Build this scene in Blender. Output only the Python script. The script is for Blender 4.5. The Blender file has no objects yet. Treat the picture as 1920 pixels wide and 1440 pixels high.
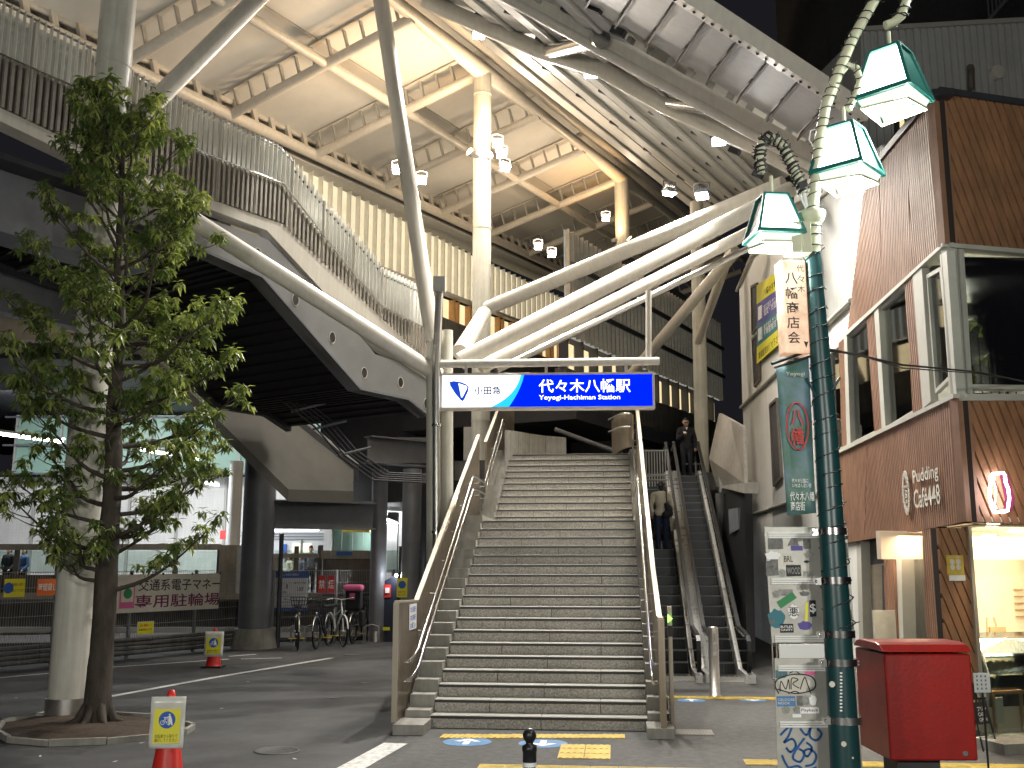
import bpy, math, random
from mathutils import Vector as V, Matrix
import numpy as np
random.seed(7)
S = bpy.context.scene
COL = S.collection
R = math.radians
# ---------------------------------------------------------------- camera
F = 1911.0; PITCH = math.atan(338 / F); HC = 2.15
cp, sp = math.cos(PITCH), math.sin(PITCH)
cam = bpy.data.cameras.new('camera'); camo = bpy.data.objects.new('camera', cam); COL.objects.link(camo)
cam.sensor_width = 36; cam.lens = F / 1920 * 36; cam.clip_end = 2000
camo.location = (0, 0, HC); camo.rotation_euler = (math.pi / 2 + PITCH, 0, 0)
S.camera = camo
# ---------------------------------------------------------------- night sky
w = bpy.data.worlds.new('World'); S.world = w; w.use_nodes = True
wn = w.node_tree.nodes; wl = w.node_tree.links
bg = wn['Background']
sky = wn.new('ShaderNodeTexSky'); sky.sky_type = 'NISHITA'; sky.sun_disc = False
sky.sun_elevation = R(-4); sky.sun_rotation = R(200)
add = wn.new('ShaderNodeMixRGB'); add.blend_type = 'ADD'; add.inputs[0].default_value = 1
scl = wn.new('ShaderNodeMixRGB'); scl.blend_type = 'MULTIPLY'; scl.inputs[0].default_value = 1
scl.inputs[2].default_value = (.004, .004, .004, 1)
wl.new(sky.outputs[0], scl.inputs[1]); wl.new(scl.outputs[0], add.inputs[1])
add.inputs[2].default_value = (.0055, .0055, .0068, 1)     # the glow of the city on the night sky
wl.new(add.outputs[0], bg.inputs[0]); bg.inputs[1].default_value = 1.0
S.view_settings.view_transform = 'Standard'; S.view_settings.look = 'None'
S.view_settings.exposure = 0.9; S.view_settings.gamma = 1
S.render.engine = 'CYCLES'
S.cycles.max_bounces = 6; S.cycles.diffuse_bounces = 3; S.cycles.glossy_bounces = 3
S.cycles.transmission_bounces = 5; S.cycles.transparent_max_bounces = 12
S.cycles.sample_clamp_indirect = 4; S.cycles.sample_clamp_direct = 0
S.cycles.use_denoising = True; S.cycles.caustics_reflective = False; S.cycles.caustics_refractive = False

# ---------------------------------------------------------------- surveying: where a line of sight meets a real plane
C0 = V((0, 0, HC))
def ray(x, y):
    c = (x - 960) / F; s = (720 - y) / F
    return V((c, cp - s * sp, sp + s * cp))
def P(x, y, Y): d = ray(x, y); return C0 + d * (Y / d.y)
def PZ(x, y, z=0): d = ray(x, y); return C0 + d * ((z - HC) / d.z)
def PL(x, y, a, n): d = ray(x, y); return C0 + d * ((a - C0).dot(n) / d.dot(n))
Z = V((0, 0, 1))

# ---------------------------------------------------------------- materials
def mat(name, col, rough=.6, metal=0, noise=0, nscale=6, bump=0, bscale=60, emit=None, estr=0, col2=None, spec=.5, trans=0, alpha=1, stretch=None, streak=0):
    m = bpy.data.materials.new(name); m.use_nodes = True
    nt = m.node_tree; n = nt.nodes; l = nt.links; b = n['Principled BSDF']
    b.inputs['Base Color'].default_value = (*col, 1); b.inputs['Roughness'].default_value = rough
    b.inputs['Metallic'].default_value = metal; b.inputs['Specular IOR Level'].default_value = spec
    if trans: b.inputs['Transmission Weight'].default_value = trans
    if alpha < 1: b.inputs['Alpha'].default_value = alpha
    if emit: b.inputs['Emission Color'].default_value = (*emit, 1); b.inputs['Emission Strength'].default_value = estr
    g = None
    if noise or bump or streak:
        g = n.new('ShaderNodeNewGeometry'); src = g.outputs['Position']
        if stretch:
            mp = n.new('ShaderNodeMapping'); mp.inputs['Scale'].default_value = stretch
            l.new(src, mp.inputs[0]); src = mp.outputs[0]
    if noise:
        t = n.new('ShaderNodeTexNoise'); t.inputs['Scale'].default_value = nscale; t.inputs['Detail'].default_value = 6
        t.inputs['Roughness'].default_value = .65; l.new(src, t.inputs['Vector'])
        r = n.new('ShaderNodeMapRange'); r.inputs[1].default_value = .3; r.inputs[2].default_value = .7; l.new(t.outputs[0], r.inputs[0])
        mx = n.new('ShaderNodeMixRGB'); l.new(r.outputs[0], mx.inputs[0])
        c2 = col2 or tuple(c * (1 - noise) for c in col)
        mx.inputs[1].default_value = (*c2, 1); mx.inputs[2].default_value = (*[min(1, c * (1 + noise * .5)) for c in col], 1)
        last = mx.outputs[0]
        if streak:
            mp2 = n.new('ShaderNodeMapping'); mp2.inputs['Scale'].default_value = (9, 9, .5); l.new(g.outputs['Position'], mp2.inputs[0])
            t3 = n.new('ShaderNodeTexNoise'); t3.inputs['Scale'].default_value = 1.5; t3.inputs['Detail'].default_value = 4; l.new(mp2.outputs[0], t3.inputs['Vector'])
            r3 = n.new('ShaderNodeMapRange'); r3.inputs[1].default_value = .35; r3.inputs[2].default_value = .7
            r3.inputs[3].default_value = 1 - streak; r3.inputs[4].default_value = 1; l.new(t3.outputs[0], r3.inputs[0])
            mm = n.new('ShaderNodeMixRGB'); mm.blend_type = 'MULTIPLY'; mm.inputs[0].default_value = 1
            l.new(last, mm.inputs[1]); l.new(r3.outputs[0], mm.inputs[2]); last = mm.outputs[0]
        l.new(last, b.inputs['Base Color'])
        rr = n.new('ShaderNodeMapRange'); rr.inputs[3].default_value = min(1, rough * 1.15); rr.inputs[4].default_value = rough * .85
        l.new(t.outputs[0], rr.inputs[0]); l.new(rr.outputs[0], b.inputs['Roughness'])
    if bump:
        t2 = n.new('ShaderNodeTexNoise'); t2.inputs['Scale'].default_value = bscale; t2.inputs['Detail'].default_value = 4; l.new(src, t2.inputs['Vector'])
        bp = n.new('ShaderNodeBump'); bp.inputs['Strength'].default_value = bump; bp.inputs['Distance'].default_value = .01
        l.new(t2.outputs[0], bp.inputs['Height']); l.new(bp.outputs[0], b.inputs['Normal'])
    return m
def glow(name, col, s):
    m = bpy.data.materials.new(name); m.use_nodes = True; n = m.node_tree.nodes
    n.remove(n['Principled BSDF']); e = n.new('ShaderNodeEmission'); e.inputs[0].default_value = (*col, 1); e.inputs[1].default_value = s
    m.node_tree.links.new(e.outputs[0], n['Material Output'].inputs[0]); return m
def glassm(name, tint=(.9, .95, .95), a=.12, rough=.03):
    m = bpy.data.materials.new(name); m.use_nodes = True; nt = m.node_tree; n = nt.nodes; l = nt.links
    n.remove(n['Principled BSDF']); t = n.new('ShaderNodeBsdfTransparent'); t.inputs[0].default_value = (*tint, 1)
    g = n.new('ShaderNodeBsdfGlossy'); g.inputs['Roughness'].default_value = rough; x = n.new('ShaderNodeMixShader')
    fr = n.new('ShaderNodeFresnel'); fr.inputs[0].default_value = 1.5
    ad = n.new('ShaderNodeMath'); ad.operation = 'ADD'; ad.inputs[1].default_value = a; l.new(fr.outputs[0], ad.inputs[0])
    l.new(ad.outputs[0], x.inputs[0]); l.new(t.outputs[0], x.inputs[1]); l.new(g.outputs[0], x.inputs[2]); l.new(x.outputs[0], n['Material Output'].inputs[0]); return m

M = {}
M['asphalt'] = mat('asphalt', (.055, .055, .057), .75, noise=.35, nscale=1.3, bump=.8, bscale=140)
M['pavement'] = mat('fine pavement asphalt', (.075, .074, .072), .8, noise=.3, nscale=9, bump=.7, bscale=180)
M['line'] = mat('worn white road paint', (.62, .62, .60), .7, noise=.45, nscale=14, bump=.3)
M['white_steel'] = mat('cream white painted steel', (.66, .615, .54), .38, noise=.08, nscale=2.0, streak=.10)
M['column'] = mat('off white column paint', (.66, .64, .56), .45, noise=.12, nscale=3, streak=.22)
M['soffit'] = mat('pale soffit board', (.68, .66, .62), .8, noise=.06, nscale=1.5)
M['grey_steel'] = mat('grey painted steel', (.16, .165, .18), .45, noise=.15, nscale=3)
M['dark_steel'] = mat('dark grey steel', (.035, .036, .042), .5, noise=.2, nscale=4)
M['girder_grey'] = mat('mid grey girder paint', (.20, .20, .20), .5, noise=.1, nscale=2)
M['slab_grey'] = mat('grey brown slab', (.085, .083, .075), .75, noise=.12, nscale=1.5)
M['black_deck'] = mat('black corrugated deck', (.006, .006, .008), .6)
M['louvre'] = mat('warm grey louvre', (.42, .41, .385), .5, noise=.1)
M['fin'] = mat('silver fin', (.72, .71, .66), .32, metal=.2, noise=.1, nscale=5)
M['fin_brown'] = mat('bronze grey fin', (.40, .365, .315), .42, metal=.2, noise=.2, nscale=6, streak=.2)
M['fin_back'] = mat('brown grey backing', (.12, .10, .085), .6, noise=.2)
M['glass_fin'] = mat('frosted glass', (.70, .74, .70), .25, noise=.2, nscale=2, spec=.6, alpha=.45)
M['granite'] = mat('speckled granite', (.45, .415, .365), .55, noise=.5, nscale=38, bump=.3, bscale=160, col2=(.15, .138, .12))
M['granite_top'] = mat('granite tread', (.46, .45, .41), .4, noise=.35, nscale=50, bump=.15, bscale=200)
M['nosing'] = mat('black nosing', (.012, .012, .012), .4)
M['concrete'] = mat('pale concrete', (.33, .315, .28), .75, noise=.2, nscale=4, bump=.3, streak=.2)
M['concrete_dark'] = mat('weathered concrete', (.13, .125, .115), .8, noise=.3, nscale=3, bump=.3, streak=.45)
M['bronze'] = mat('bronze anodised panel', (.40, .335, .255), .3, metal=.7, noise=.18, nscale=3, streak=.25)
M['bronze_cap'] = mat('bronze cap', (.36, .315, .25), .5, metal=.3)
M['stainless'] = mat('stainless steel', (.72, .71, .69), .18, metal=1)
M['stainless_soft'] = mat('brushed stainless', (.52, .50, .47), .34, metal=.9, noise=.2, nscale=4)
M['bright_metal'] = mat('bright brushed decking', (.66, .66, .65), .28, metal=.5, noise=.08)
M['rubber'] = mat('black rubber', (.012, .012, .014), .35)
M['step_metal'] = mat('black escalator step', (.010, .010, .011), .5)
M['yellow_paint'] = mat('yellow mark', (.62, .47, .05), .6)
M['tactile'] = mat('yellow tactile tile', (.58, .42, .07), .65, noise=.3, nscale=9)
M['blue_sticker'] = mat('blue floor sticker', (.06, .20, .42), .5, noise=.3, nscale=8)
M['white'] = mat('white enamel', (.78, .78, .76), .5)
M['white_print'] = mat('white print', (.80, .80, .80), .6)
M['black_print'] = mat('black print', (.012, .012, .014), .6)
M['blue_print'] = mat('blue print', (.02, .10, .42), .6)
M['navy_print'] = mat('navy print', (.008, .012, .03), .6)
M['red_print'] = mat('red print', (.55, .03, .03), .6)
M['orange_print'] = mat('orange print', (.75, .17, .03), .6)
M['yellow_print'] = mat('yellow print', (.75, .68, .03), .55)
M['pink_print'] = mat('pink print', (.62, .12, .28), .6)
M['maroon_print'] = mat('maroon print', (.16, .015, .07), .6)
M['green_print'] = mat('green print', (.03, .22, .08), .6)
M['purple_print'] = mat('purple print', (.09, .07, .28), .6)
M['graffiti'] = mat('blue graffiti paint', (.03, .16, .48), .4)
M['teal_print'] = mat('teal print', (.03, .16, .2), .6)
M['cream_print'] = mat('cream board', (.60, .57, .49), .6, noise=.12, nscale=8)
M['grey_print'] = mat('grey sticker', (.17, .17, .16), .7, noise=.5, nscale=40)
M['grey_print_pale'] = mat('faded sticker', (.30, .30, .28), .7, noise=.5, nscale=30)
M['mint'] = mat('mint glazed panel', (.28, .44, .37), .4, noise=.05)
M['wall_white'] = mat('white painted wall', (.78, .775, .75), .7, noise=.08, nscale=1.2, bump=.1, streak=.12)
M['metal_wall'] = mat('corrugated grey white metal', (.50, .50, .48), .5, noise=.1, nscale=2, streak=.12)
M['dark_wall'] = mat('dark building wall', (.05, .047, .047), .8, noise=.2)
M['clad'] = mat('brown cladding', (.30, .160, .098), .6, noise=.22, nscale=3, bump=.3, streak=.25)
M['clad2'] = mat('brown board', (.31, .155, .078), .55, noise=.25, nscale=3, bump=.3, streak=.25)
M['clad_gap'] = mat('dark gap behind boards', (.02, .012, .009), .9)
M['frame'] = mat('cream window frame', (.42, .41, .36), .5, noise=.08)
M['win'] = glassm('window glass', (.72, .76, .74), .22)
M['glass'] = glassm('clear glass', (.86, .93, .90), .07)
M['glass_green'] = glassm('greenish escalator glass', (.55, .66, .62), .12)
M['room'] = mat('dim room wall', (.30, .30, .27), .8, noise=.2)
M['shop_wall'] = mat('warm shop wall', (.80, .64, .50), .8)
M['wood'] = mat('light wood', (.42, .23, .11), .5, noise=.3, nscale=10, stretch=(1, 1, 8))
M['wood_frame'] = mat('orange timber frame', (.48, .27, .11), .5, noise=.2)
M['post_red'] = mat('red pillar box paint', (.27, .010, .007), .32, noise=.18, nscale=7, bump=.12, bscale=40)
M['pole_green'] = mat('dark teal pole paint', (.008, .045, .048), .35, noise=.25, nscale=9)
M['lamp_teal'] = mat('teal lamp frame', (.012, .12, .105), .4)
M['pole_cream'] = mat('cream pole paint', (.50, .50, .36), .45, noise=.1)
M['cable'] = mat('black cable', (.008, .008, .008), .5)
M['board_back'] = mat('sign board back', (.40, .39, .35), .45, metal=.3, noise=.2, nscale=5, bump=.1)
M['soil'] = mat('brown soil', (.055, .034, .021), .95, noise=.5, nscale=12, bump=1, bscale=50)
M['ballast'] = mat('ballast', (.10, .095, .09), .9, noise=.6, nscale=14, bump=1, bscale=25)
M['bark'] = mat('grey brown bark', (.06, .048, .036), .85, noise=.45, nscale=9, bump=.9, bscale=40, stretch=(1, 1, .4))
M['skin'] = mat('skin', (.48, .29, .20), .6)
M['hair'] = mat('black hair', (.010, .008, .008), .5)
M['black_cloth'] = mat('black cloth', (.012, .012, .016), .85)
M['navy_cloth'] = mat('navy denim', (.018, .028, .07), .85)
M['cream_cloth'] = mat('cream knit', (.62, .57, .45), .9, noise=.25, nscale=35, bump=.8, bscale=60)
M['cone_red'] = mat('red cone plastic', (.55, .025, .02), .4)
M['plastic'] = mat('wrinkled clear sleeve', (.72, .72, .66), .25, noise=.08, nscale=9, bump=.6, bscale=12)
M['iron'] = mat('dark iron cover', (.10, .10, .10), .5, metal=.5, noise=.4, nscale=30)
M['train'] = mat('silver train', (.60, .61, .62), .35, metal=.4)
M['galv'] = mat('galvanised wire', (.30, .30, .29), .45, metal=.5)
def leafmat(name, a, b):
    m = mat(name, a, .42, noise=.5, nscale=5, col2=b); n = m.node_tree.nodes; l = m.node_tree.links
    t = n.new('ShaderNodeBsdfTranslucent'); t.inputs[0].default_value = (a[0] * 1.6, a[1] * 1.5, a[2], 1)
    x = n.new('ShaderNodeMixShader'); x.inputs[0].default_value = .3
    l.new(n['Principled BSDF'].outputs[0], x.inputs[1]); l.new(t.outputs[0], x.inputs[2]); l.new(x.outputs[0], n['Material Output'].inputs[0]); return m
M['leaf'] = leafmat('glossy green leaf', (.12, .17, .045), (.045, .075, .022))
M['leaf_new'] = leafmat('yellow green young leaf', (.30, .36, .11), (.17, .22, .06))

# ---------------------------------------------------------------- mesh building
OFF = {}
def off(o):
    v = V((0, 0, 0))
    while o: v += o.location; o = o.parent
    return v
def thing(name, label, cat, loc=(0, 0, 0), group=None, kind=None):
    o = bpy.data.objects.new(name, None); COL.objects.link(o); o.location = loc; o.empty_display_size = .2
    o['label'] = label; o['category'] = cat
    if group: o['group'] = group
    if kind: o['kind'] = kind
    return o
def tag(o, label=None, cat=None, group=None, kind=None):
    if label: o['label'] = label
    if cat: o['category'] = cat
    if group: o['group'] = group
    if kind: o['kind'] = kind
    return o
class MB:
    def __init__(s): s.v = []; s.f = []; s.m = []; s.sm = []; s.mi = 0; s.mats = []
    def mat(s, m):
        if m not in s.mats: s.mats.append(m)
        s.mi = s.mats.index(m); return s
    def add(s, vs, fs, smooth=False):
        b = len(s.v); s.v += [tuple(v) for v in vs]
        for f in fs: s.f.append([i + b for i in f]); s.m.append(s.mi); s.sm.append(smooth)
        return s
    def box(s, c, X, Y, Zv):   # full-size edge vectors
        c = V(c); X = V(X) * .5; Y = V(Y) * .5; Zv = V(Zv) * .5
        vs = [c + X * a + Y * b + Zv * d for a in (-1, 1) for b in (-1, 1) for d in (-1, 1)]
        fs = [(0, 1, 3, 2), (4, 6, 7, 5), (0, 4, 5, 1), (2, 3, 7, 6), (0, 2, 6, 4), (1, 5, 7, 3)]
        if X.cross(Y).dot(Zv) < 0: fs = [f[::-1] for f in fs]
        return s.add(vs, fs)
    def prism(s, pts, d):      # polygon (3D) swept by d
        pts = [V(p) for p in pts]; n = len(pts); d = V(d)
        nn = V((0, 0, 0))
        for i in range(n): nn += pts[i].cross(pts[(i + 1) % n])
        if nn.dot(d) > 0: pts = pts[::-1]
        q = [p + d for p in pts]
        return s.add(pts + q, [tuple(range(n)), tuple(range(2 * n - 1, n - 1, -1))] + [((i + 1) % n, i, n + i, n + (i + 1) % n) for i in range(n)])
    def tube(s, pts, r, n=12, caps=True, r2=None):
        pts = [V(p) for p in pts]; k = len(pts); rs = r if isinstance(r, (list, tuple)) else [r + ((r2 if r2 is not None else r) - r) * i / (k - 1) for i in range(k)]
        prev = None; vs = []
        for i, p in enumerate(pts):
            d = (pts[min(i + 1, k - 1)] - pts[max(i - 1, 0)]).normalized()
            a = (V((0, 0, 1)) if abs(d.z) < .9 else V((1, 0, 0))) if prev is None else prev
            a = (a - d * a.dot(d)).normalized(); b = d.cross(a); prev = a
            for j in range(n):
                t = 2 * math.pi * j / n; vs.append(p + (a * math.cos(t) + b * math.sin(t)) * rs[i])
        fs = [(i * n + j, i * n + (j + 1) % n, (i + 1) * n + (j + 1) % n, (i + 1) * n + j) for i in range(k - 1) for j in range(n)]
        s.add(vs, fs, True)
        if caps: s.add(vs[:n], [tuple(range(n))[::-1]]); s.add(vs[-n:], [tuple(range(n))])
        return s
    def lathe(s, c, prof, n=20, ax=Z):
        c = V(c); ax = V(ax).normalized(); a = ax.orthogonal().normalized(); b = ax.cross(a); vs = []
        for r, z in prof:
            for j in range(n):
                t = 2 * math.pi * j / n; vs.append(c + ax * z + (a * math.cos(t) + b * math.sin(t)) * max(r, 1e-4))
        k = len(prof)
        return s.add(vs, [(i * n + j, i * n + (j + 1) % n, (i + 1) * n + (j + 1) % n, (i + 1) * n + j) for i in range(k - 1) for j in range(n)], True)
    def ball(s, c, r, n=12):
        rr = V((r, r, r)) if not hasattr(r, '__len__') else V(r); vs = []; m = n // 2
        for i in range(m + 1):
            for j in range(n):
                a = math.pi * i / m; t = 2 * math.pi * j / n
                vs.append(V(c) + V((rr.x * math.sin(a) * math.cos(t), rr.y * math.sin(a) * math.sin(t), rr.z * math.cos(a))))
        return s.add(vs, [(i * n + j, (i + 1) * n + j, (i + 1) * n + (j + 1) % n, i * n + (j + 1) % n) for i in range(m) for j in range(n)], True)
    def build(s, name, m=None, parent=None, label=None, cat=None, group=None, kind=None, bevel=0, loc=None):
        me = bpy.data.meshes.new(name); o0 = off(parent) if parent else V((0, 0, 0))
        base = V(loc) if loc is not None else o0
        me.from_pydata([tuple(V(v) - base) for v in s.v], [], s.f)
        if m is not None: me.materials.append(M[m] if isinstance(m, str) else m)
        else:
            for k in s.mats: me.materials.append(M[k] if isinstance(k, str) else k)
            me.polygons.foreach_set('material_index', s.m)
        me.polygons.foreach_set('use_smooth', s.sm); me.update()
        o = bpy.data.objects.new(name, me); COL.objects.link(o)
        if parent: o.parent = parent; o.location = base - o0
        else: o.location = base
        if bevel:
            b = o.modifiers.new('bevel', 'BEVEL'); b.width = bevel; b.segments = 2; b.limit_method = 'ANGLE'; b.angle_limit = R(40)
        return tag(o, label, cat, group, kind)
_UB = {}
def unit(mname):
    if mname not in _UB:
        b = MB(); b.box((0, 0, 0), (1, 0, 0), (0, 1, 0), (0, 0, 1))
        me = bpy.data.meshes.new('unit_' + mname); me.from_pydata(b.v, [], b.f); me.materials.append(M[mname]); _UB[mname] = me
    return _UB[mname]
def piece(name, mname, c, X, Y, Zv, parent, label=None):
    """an alike piece: shared box mesh, own place; X, Y, Zv are full-size edge vectors"""
    o = bpy.data.objects.new(name, unit(mname)); COL.objects.link(o)
    m = Matrix.Identity(4)
    for i, a in enumerate((V(X), V(Y), V(Zv))):
        for j in range(3): m[j][i] = a[j]
    if parent: o.parent = parent; c = V(c) - off(parent)
    m.translation = V(c)
    L, Q, Sc = m.decompose(); o.location = L; o.rotation_mode = 'QUATERNION'; o.rotation_quaternion = Q; o.scale = Sc
    if label: o['label'] = label
    return o
class Fr:
    """a flat working frame standing in the world: origin, right, up, outward normal (towards the viewer's side)"""
    def __init__(s, o, x, y=Z): s.o = V(o); s.x = V(x).normalized(); s.y = (V(y) - s.x * V(y).dot(s.x)).normalized(); s.n = s.x.cross(s.y)
    def w(s, a, b, d=0): return s.o + s.x * a + s.y * b + s.n * d
    def px(s, x, y): p = PL(x, y, s.o, s.n) - s.o; return (p.dot(s.x), p.dot(s.y))
    def sh(s, d): f = Fr(s.o + s.n * d, s.x, s.y); return f
def clip(poly, a, b, c):      # keep a*x+b*y<=c
    out = []
    for i in range(len(poly)):
        p, q = poly[i], poly[(i + 1) % len(poly)]; dp = a * p[0] + b * p[1] - c; dq = a * q[0] + b * q[1] - c
        if dp <= 0: out.append(p)
        if (dp < 0) != (dq < 0) and dp != dq:
            t = dp / (dp - dq); out.append((p[0] + (q[0] - p[0]) * t, p[1] + (q[1] - p[1]) * t))
    return out
def strips(poly, ang, pitch, gap):
    """cut a 2D polygon into parallel boards; ang is the boards' run"""
    nx, ny = -math.sin(ang), math.cos(ang); d = [nx * p[0] + ny * p[1] for p in poly]; k = math.floor(min(d) / pitch); out = []
    while k * pitch < max(d):
        q = clip(clip(poly, nx, ny, (k + 1) * pitch - gap), -nx, -ny, -k * pitch)
        if len(q) > 2: out.append(q)
        k += 1
    return out
def fprism(mb, fr, poly, d0, d1): mb.prism([fr.w(a, b, d0) for a, b in poly], fr.n * (d1 - d0)); return mb
def fbox(mb, fr, a0, a1, b0, b1, d0, d1):
    return mb.box(fr.w((a0 + a1) / 2, (b0 + b1) / 2, (d0 + d1) / 2), fr.x * (a1 - a0), fr.y * (b1 - b0), fr.n * (d1 - d0))
_dg = []
def text(body, fr, a, b, h, m, parent, w=None, d=.004, t=.003, bold=0, align='LEFT', name='lettering', label=None, vert=False, sp=1.0):
    cu = bpy.data.curves.new(name, 'FONT'); cu.body = body; cu.size = 1; cu.extrude = 0; cu.offset = bold; cu.resolution_u = 2; cu.space_line = sp
    o = bpy.data.objects.new('tmp', cu); COL.objects.link(o); bpy.context.view_layer.update()
    me = bpy.data.meshes.new_from_object(o.evaluated_get(bpy.context.evaluated_depsgraph_get())); bpy.data.objects.remove(o); bpy.data.curves.remove(cu)
    n = len(me.vertices); co = np.empty(n * 3); me.vertices.foreach_get('co', co); co = co.reshape(-1, 3)
    lo, hi = co.min(0), co.max(0); sy = h / (hi[1] - lo[1]); sx = sy if w is None else w / (hi[0] - lo[0])
    W = (hi[0] - lo[0]) * sx; a0 = a - (W / 2 if align == 'CENTER' else 0); o0 = off(parent) if parent else V((0, 0, 0))
    out = []
    for c in co:
        out.append(tuple(fr.w(a0 + (c[0] - lo[0]) * sx, b + (c[1] - lo[1]) * sy, d) - o0))
    me.vertices.foreach_set('co', np.array(out, dtype=np.float32).ravel()); me.materials.clear(); me.materials.append(M[m] if isinstance(m, str) else m); me.update()
    ob = bpy.data.objects.new(name, me); COL.objects.link(ob)
    if parent: ob.parent = parent
    if label: ob['label'] = label
    return ob
def board(name, fr, a0, a1, b0, b1, m, parent, d0=0, d1=.01, **k):
    mb = MB(); fbox(mb, fr, a0, a1, b0, b1, d0, d1); return mb.build(name, m, parent, **k)
def disc(name, fr, a, b, r, m, parent, d0, d1, n=28, ry=None, **k):
    ry = ry or r; mb = MB(); fprism(mb, fr, [(a + r * math.cos(2 * math.pi * i / n), b + ry * math.sin(2 * math.pi * i / n)) for i in range(n)], d0, d1); return mb.build(name, m, parent, **k)
def lamp(kind, loc, power, col, parent=None, aim=None, size=.1, angle=120, blend=.6, name='lamp_light', sizey=None):
    l = bpy.data.lights.new(name, kind); l.energy = power; l.color = col
    if kind == 'AREA':
        l.size = size
        if sizey: l.shape = 'RECTANGLE'; l.size_y = sizey
    else: l.shadow_soft_size = size
    if kind == 'SPOT': l.spot_size = R(angle); l.spot_blend = blend
    o = bpy.data.objects.new(name, l); COL.objects.link(o)
    o0 = off(parent) if parent else V((0, 0, 0))
    if parent: o.parent = parent
    o.location = V(loc) - o0
    if aim is not None: o.rotation_euler = V(V(aim) - V(loc)).to_track_quat('-Z', 'Y').to_euler()
    return o
# ================================================================ GROUND
G = lambda x, y: PZ(x, y, 0)
def sheet(name, pts, m, z, parent=None, **k):
    mb = MB(); mb.add([V((p[0], p[1], z)) for p in pts], [tuple(range(len(pts)))])
    o = mb.build(name, m, parent, **k)
    if o.data.polygons[0].normal.z < 0: o.data.flip_normals()
    return o
sheet('ground', [(-300, -60), (300, -60), (300, 500), (-300, 500)], 'asphalt', 0, kind='structure')
pav = [G(745, 1393), G(655, 1445), G(430, 1600), (2, -20), (40, -20), (40, 60), (3.0, 60), (.2, 24)]
sheet('pavement', pav, 'pavement', .004, kind='structure')
def stripe(pxs, wd, z=.006, m='line'):
    pts = [G(*p) for p in pxs]; L = []; Rr = []
    for i, p in enumerate(pts):
        d = (pts[min(i + 1, len(pts) - 1)] - pts[max(i - 1, 0)]).normalized(); n = V((-d.y, d.x, 0)) * wd / 2
        L.append(p + n); Rr.append(p - n)
    mb = MB()
    for i in range(len(pts) - 1): mb.add([V((*q.xy, z)) for q in (Rr[i], Rr[i + 1], L[i + 1], L[i])], [(0, 1, 2, 3)])
    return mb.build('road_marking', m, kind='structure')
stripe([(-60, 1378), (0, 1358), (82, 1337), (203, 1307), (400, 1271), (622, 1234)], .15)
stripe([(-30, 1274), (100, 1262), (200, 1252), (430, 1236)], .12)
stripe([(430, 1231), (480, 1227)], .12)
stripe([(452, 1236), (528, 1234)], .10)
stripe([(742, 1395), (690, 1424), (640, 1452)], .30, .010)
# the granite strip at the edge of the pavement shows single stones
for i, (x, y) in enumerate([(520, 1408), (688, 1281), (630, 1309), (660, 1228)]):
    p = G(x, y); r = (.27, .12, .10, .2)[i]
    mb = MB(); mb.lathe((p.x, p.y, 0), [(r, 0), (r, .008), (r * .88, .008), (r * .86, .006), (0, .006)], 28)
    lab = ['large round iron manhole cover in the asphalt left of the stairs', 'small round cover in the asphalt beside the stair parapet foot', 'small pale valve cover in the middle of the left asphalt', 'far flat cover in the asphalt near the bicycles'][i]
    mb.build('manhole_cover', 'iron', loc=p, label=lab, cat='manhole cover', group='covers set in the asphalt')
for i, (x, y) in enumerate([(75, 1420), (215, 1430), (30, 1310), (160, 1357), (238, 1378), (100, 1398), (265, 1395), (220, 1362), (465, 1279), (553, 1425), (245, 1347), (415, 1330)]):
    p = G(x, y); a = random.random() * 6; s = .035
    mb = MB(); mb.add([p + V((math.cos(a + t) * s * q, math.sin(a + t) * s * q, .012 if t != 0 else .02)) for t, q in ((0, 1.2), (1.6, .5), (3.1, 1), (4.7, .5))], [(0, 1, 2, 3)])
    mb.build('fallen_leaf', 'cream_print', loc=p, label='small pale dry leaf lying on the dark ground near the tree', cat='leaf', group='dry leaves scattered on the ground')
# tree pit
tp = [G(*q) for q in [(-12, 1378), (2, 1360), (60, 1347), (180, 1343), (290, 1349), (352, 1363), (366, 1368), (350, 1378), (300, 1386), (200, 1396), (90, 1400), (12, 1393)]]
pitc = sum(tp, V((0, 0, 0))) / len(tp)
tpit = thing('tree_pit', 'low pale kerb ring of brown soil around the foot of the tree', 'tree pit', pitc)
n = len(tp)
for i in range(n):
    a, b = tp[i], tp[(i + 1) % n]; ia, ib = a + (pitc - a) * .045, b + (pitc - b) * .045
    mb = MB(); g = (b - a) * .01
    mb.prism([V((*(a + g).xy, 0)), V((*(b - g).xy, 0)), V((*(ib - g).xy, 0)), V((*(ia + g).xy, 0))], (0, 0, .07 + .01 * (i % 2)))
    mb.build('kerb_stone', 'concrete', tpit)
mb = MB(); ring = []; inner = [a + (pitc - a) * .05 for a in tp]; vs = [V((pitc.x, pitc.y, .10))]
for kk in range(1, 5):
    for i in range(n * 3):
        a = inner[i // 3].lerp(inner[(i // 3 + 1) % n], (i % 3) / 3); q = pitc.lerp(a, kk / 4); vs.append(V((q.x, q.y, .10 - .055 * (kk / 4) ** 2 + random.uniform(-.012, .012))))
fs = [(0, 1 + i, 1 + (i + 1) % (3 * n)) for i in range(3 * n)]
for kk in range(3):
    for i in range(3 * n): a = 1 + kk * 3 * n + i; b = 1 + kk * 3 * n + (i + 1) % (3 * n); fs.append((a, a + 3 * n, b + 3 * n, b))
mb.add(vs, fs, True); mb.build('soil', 'soil', tpit)
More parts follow.
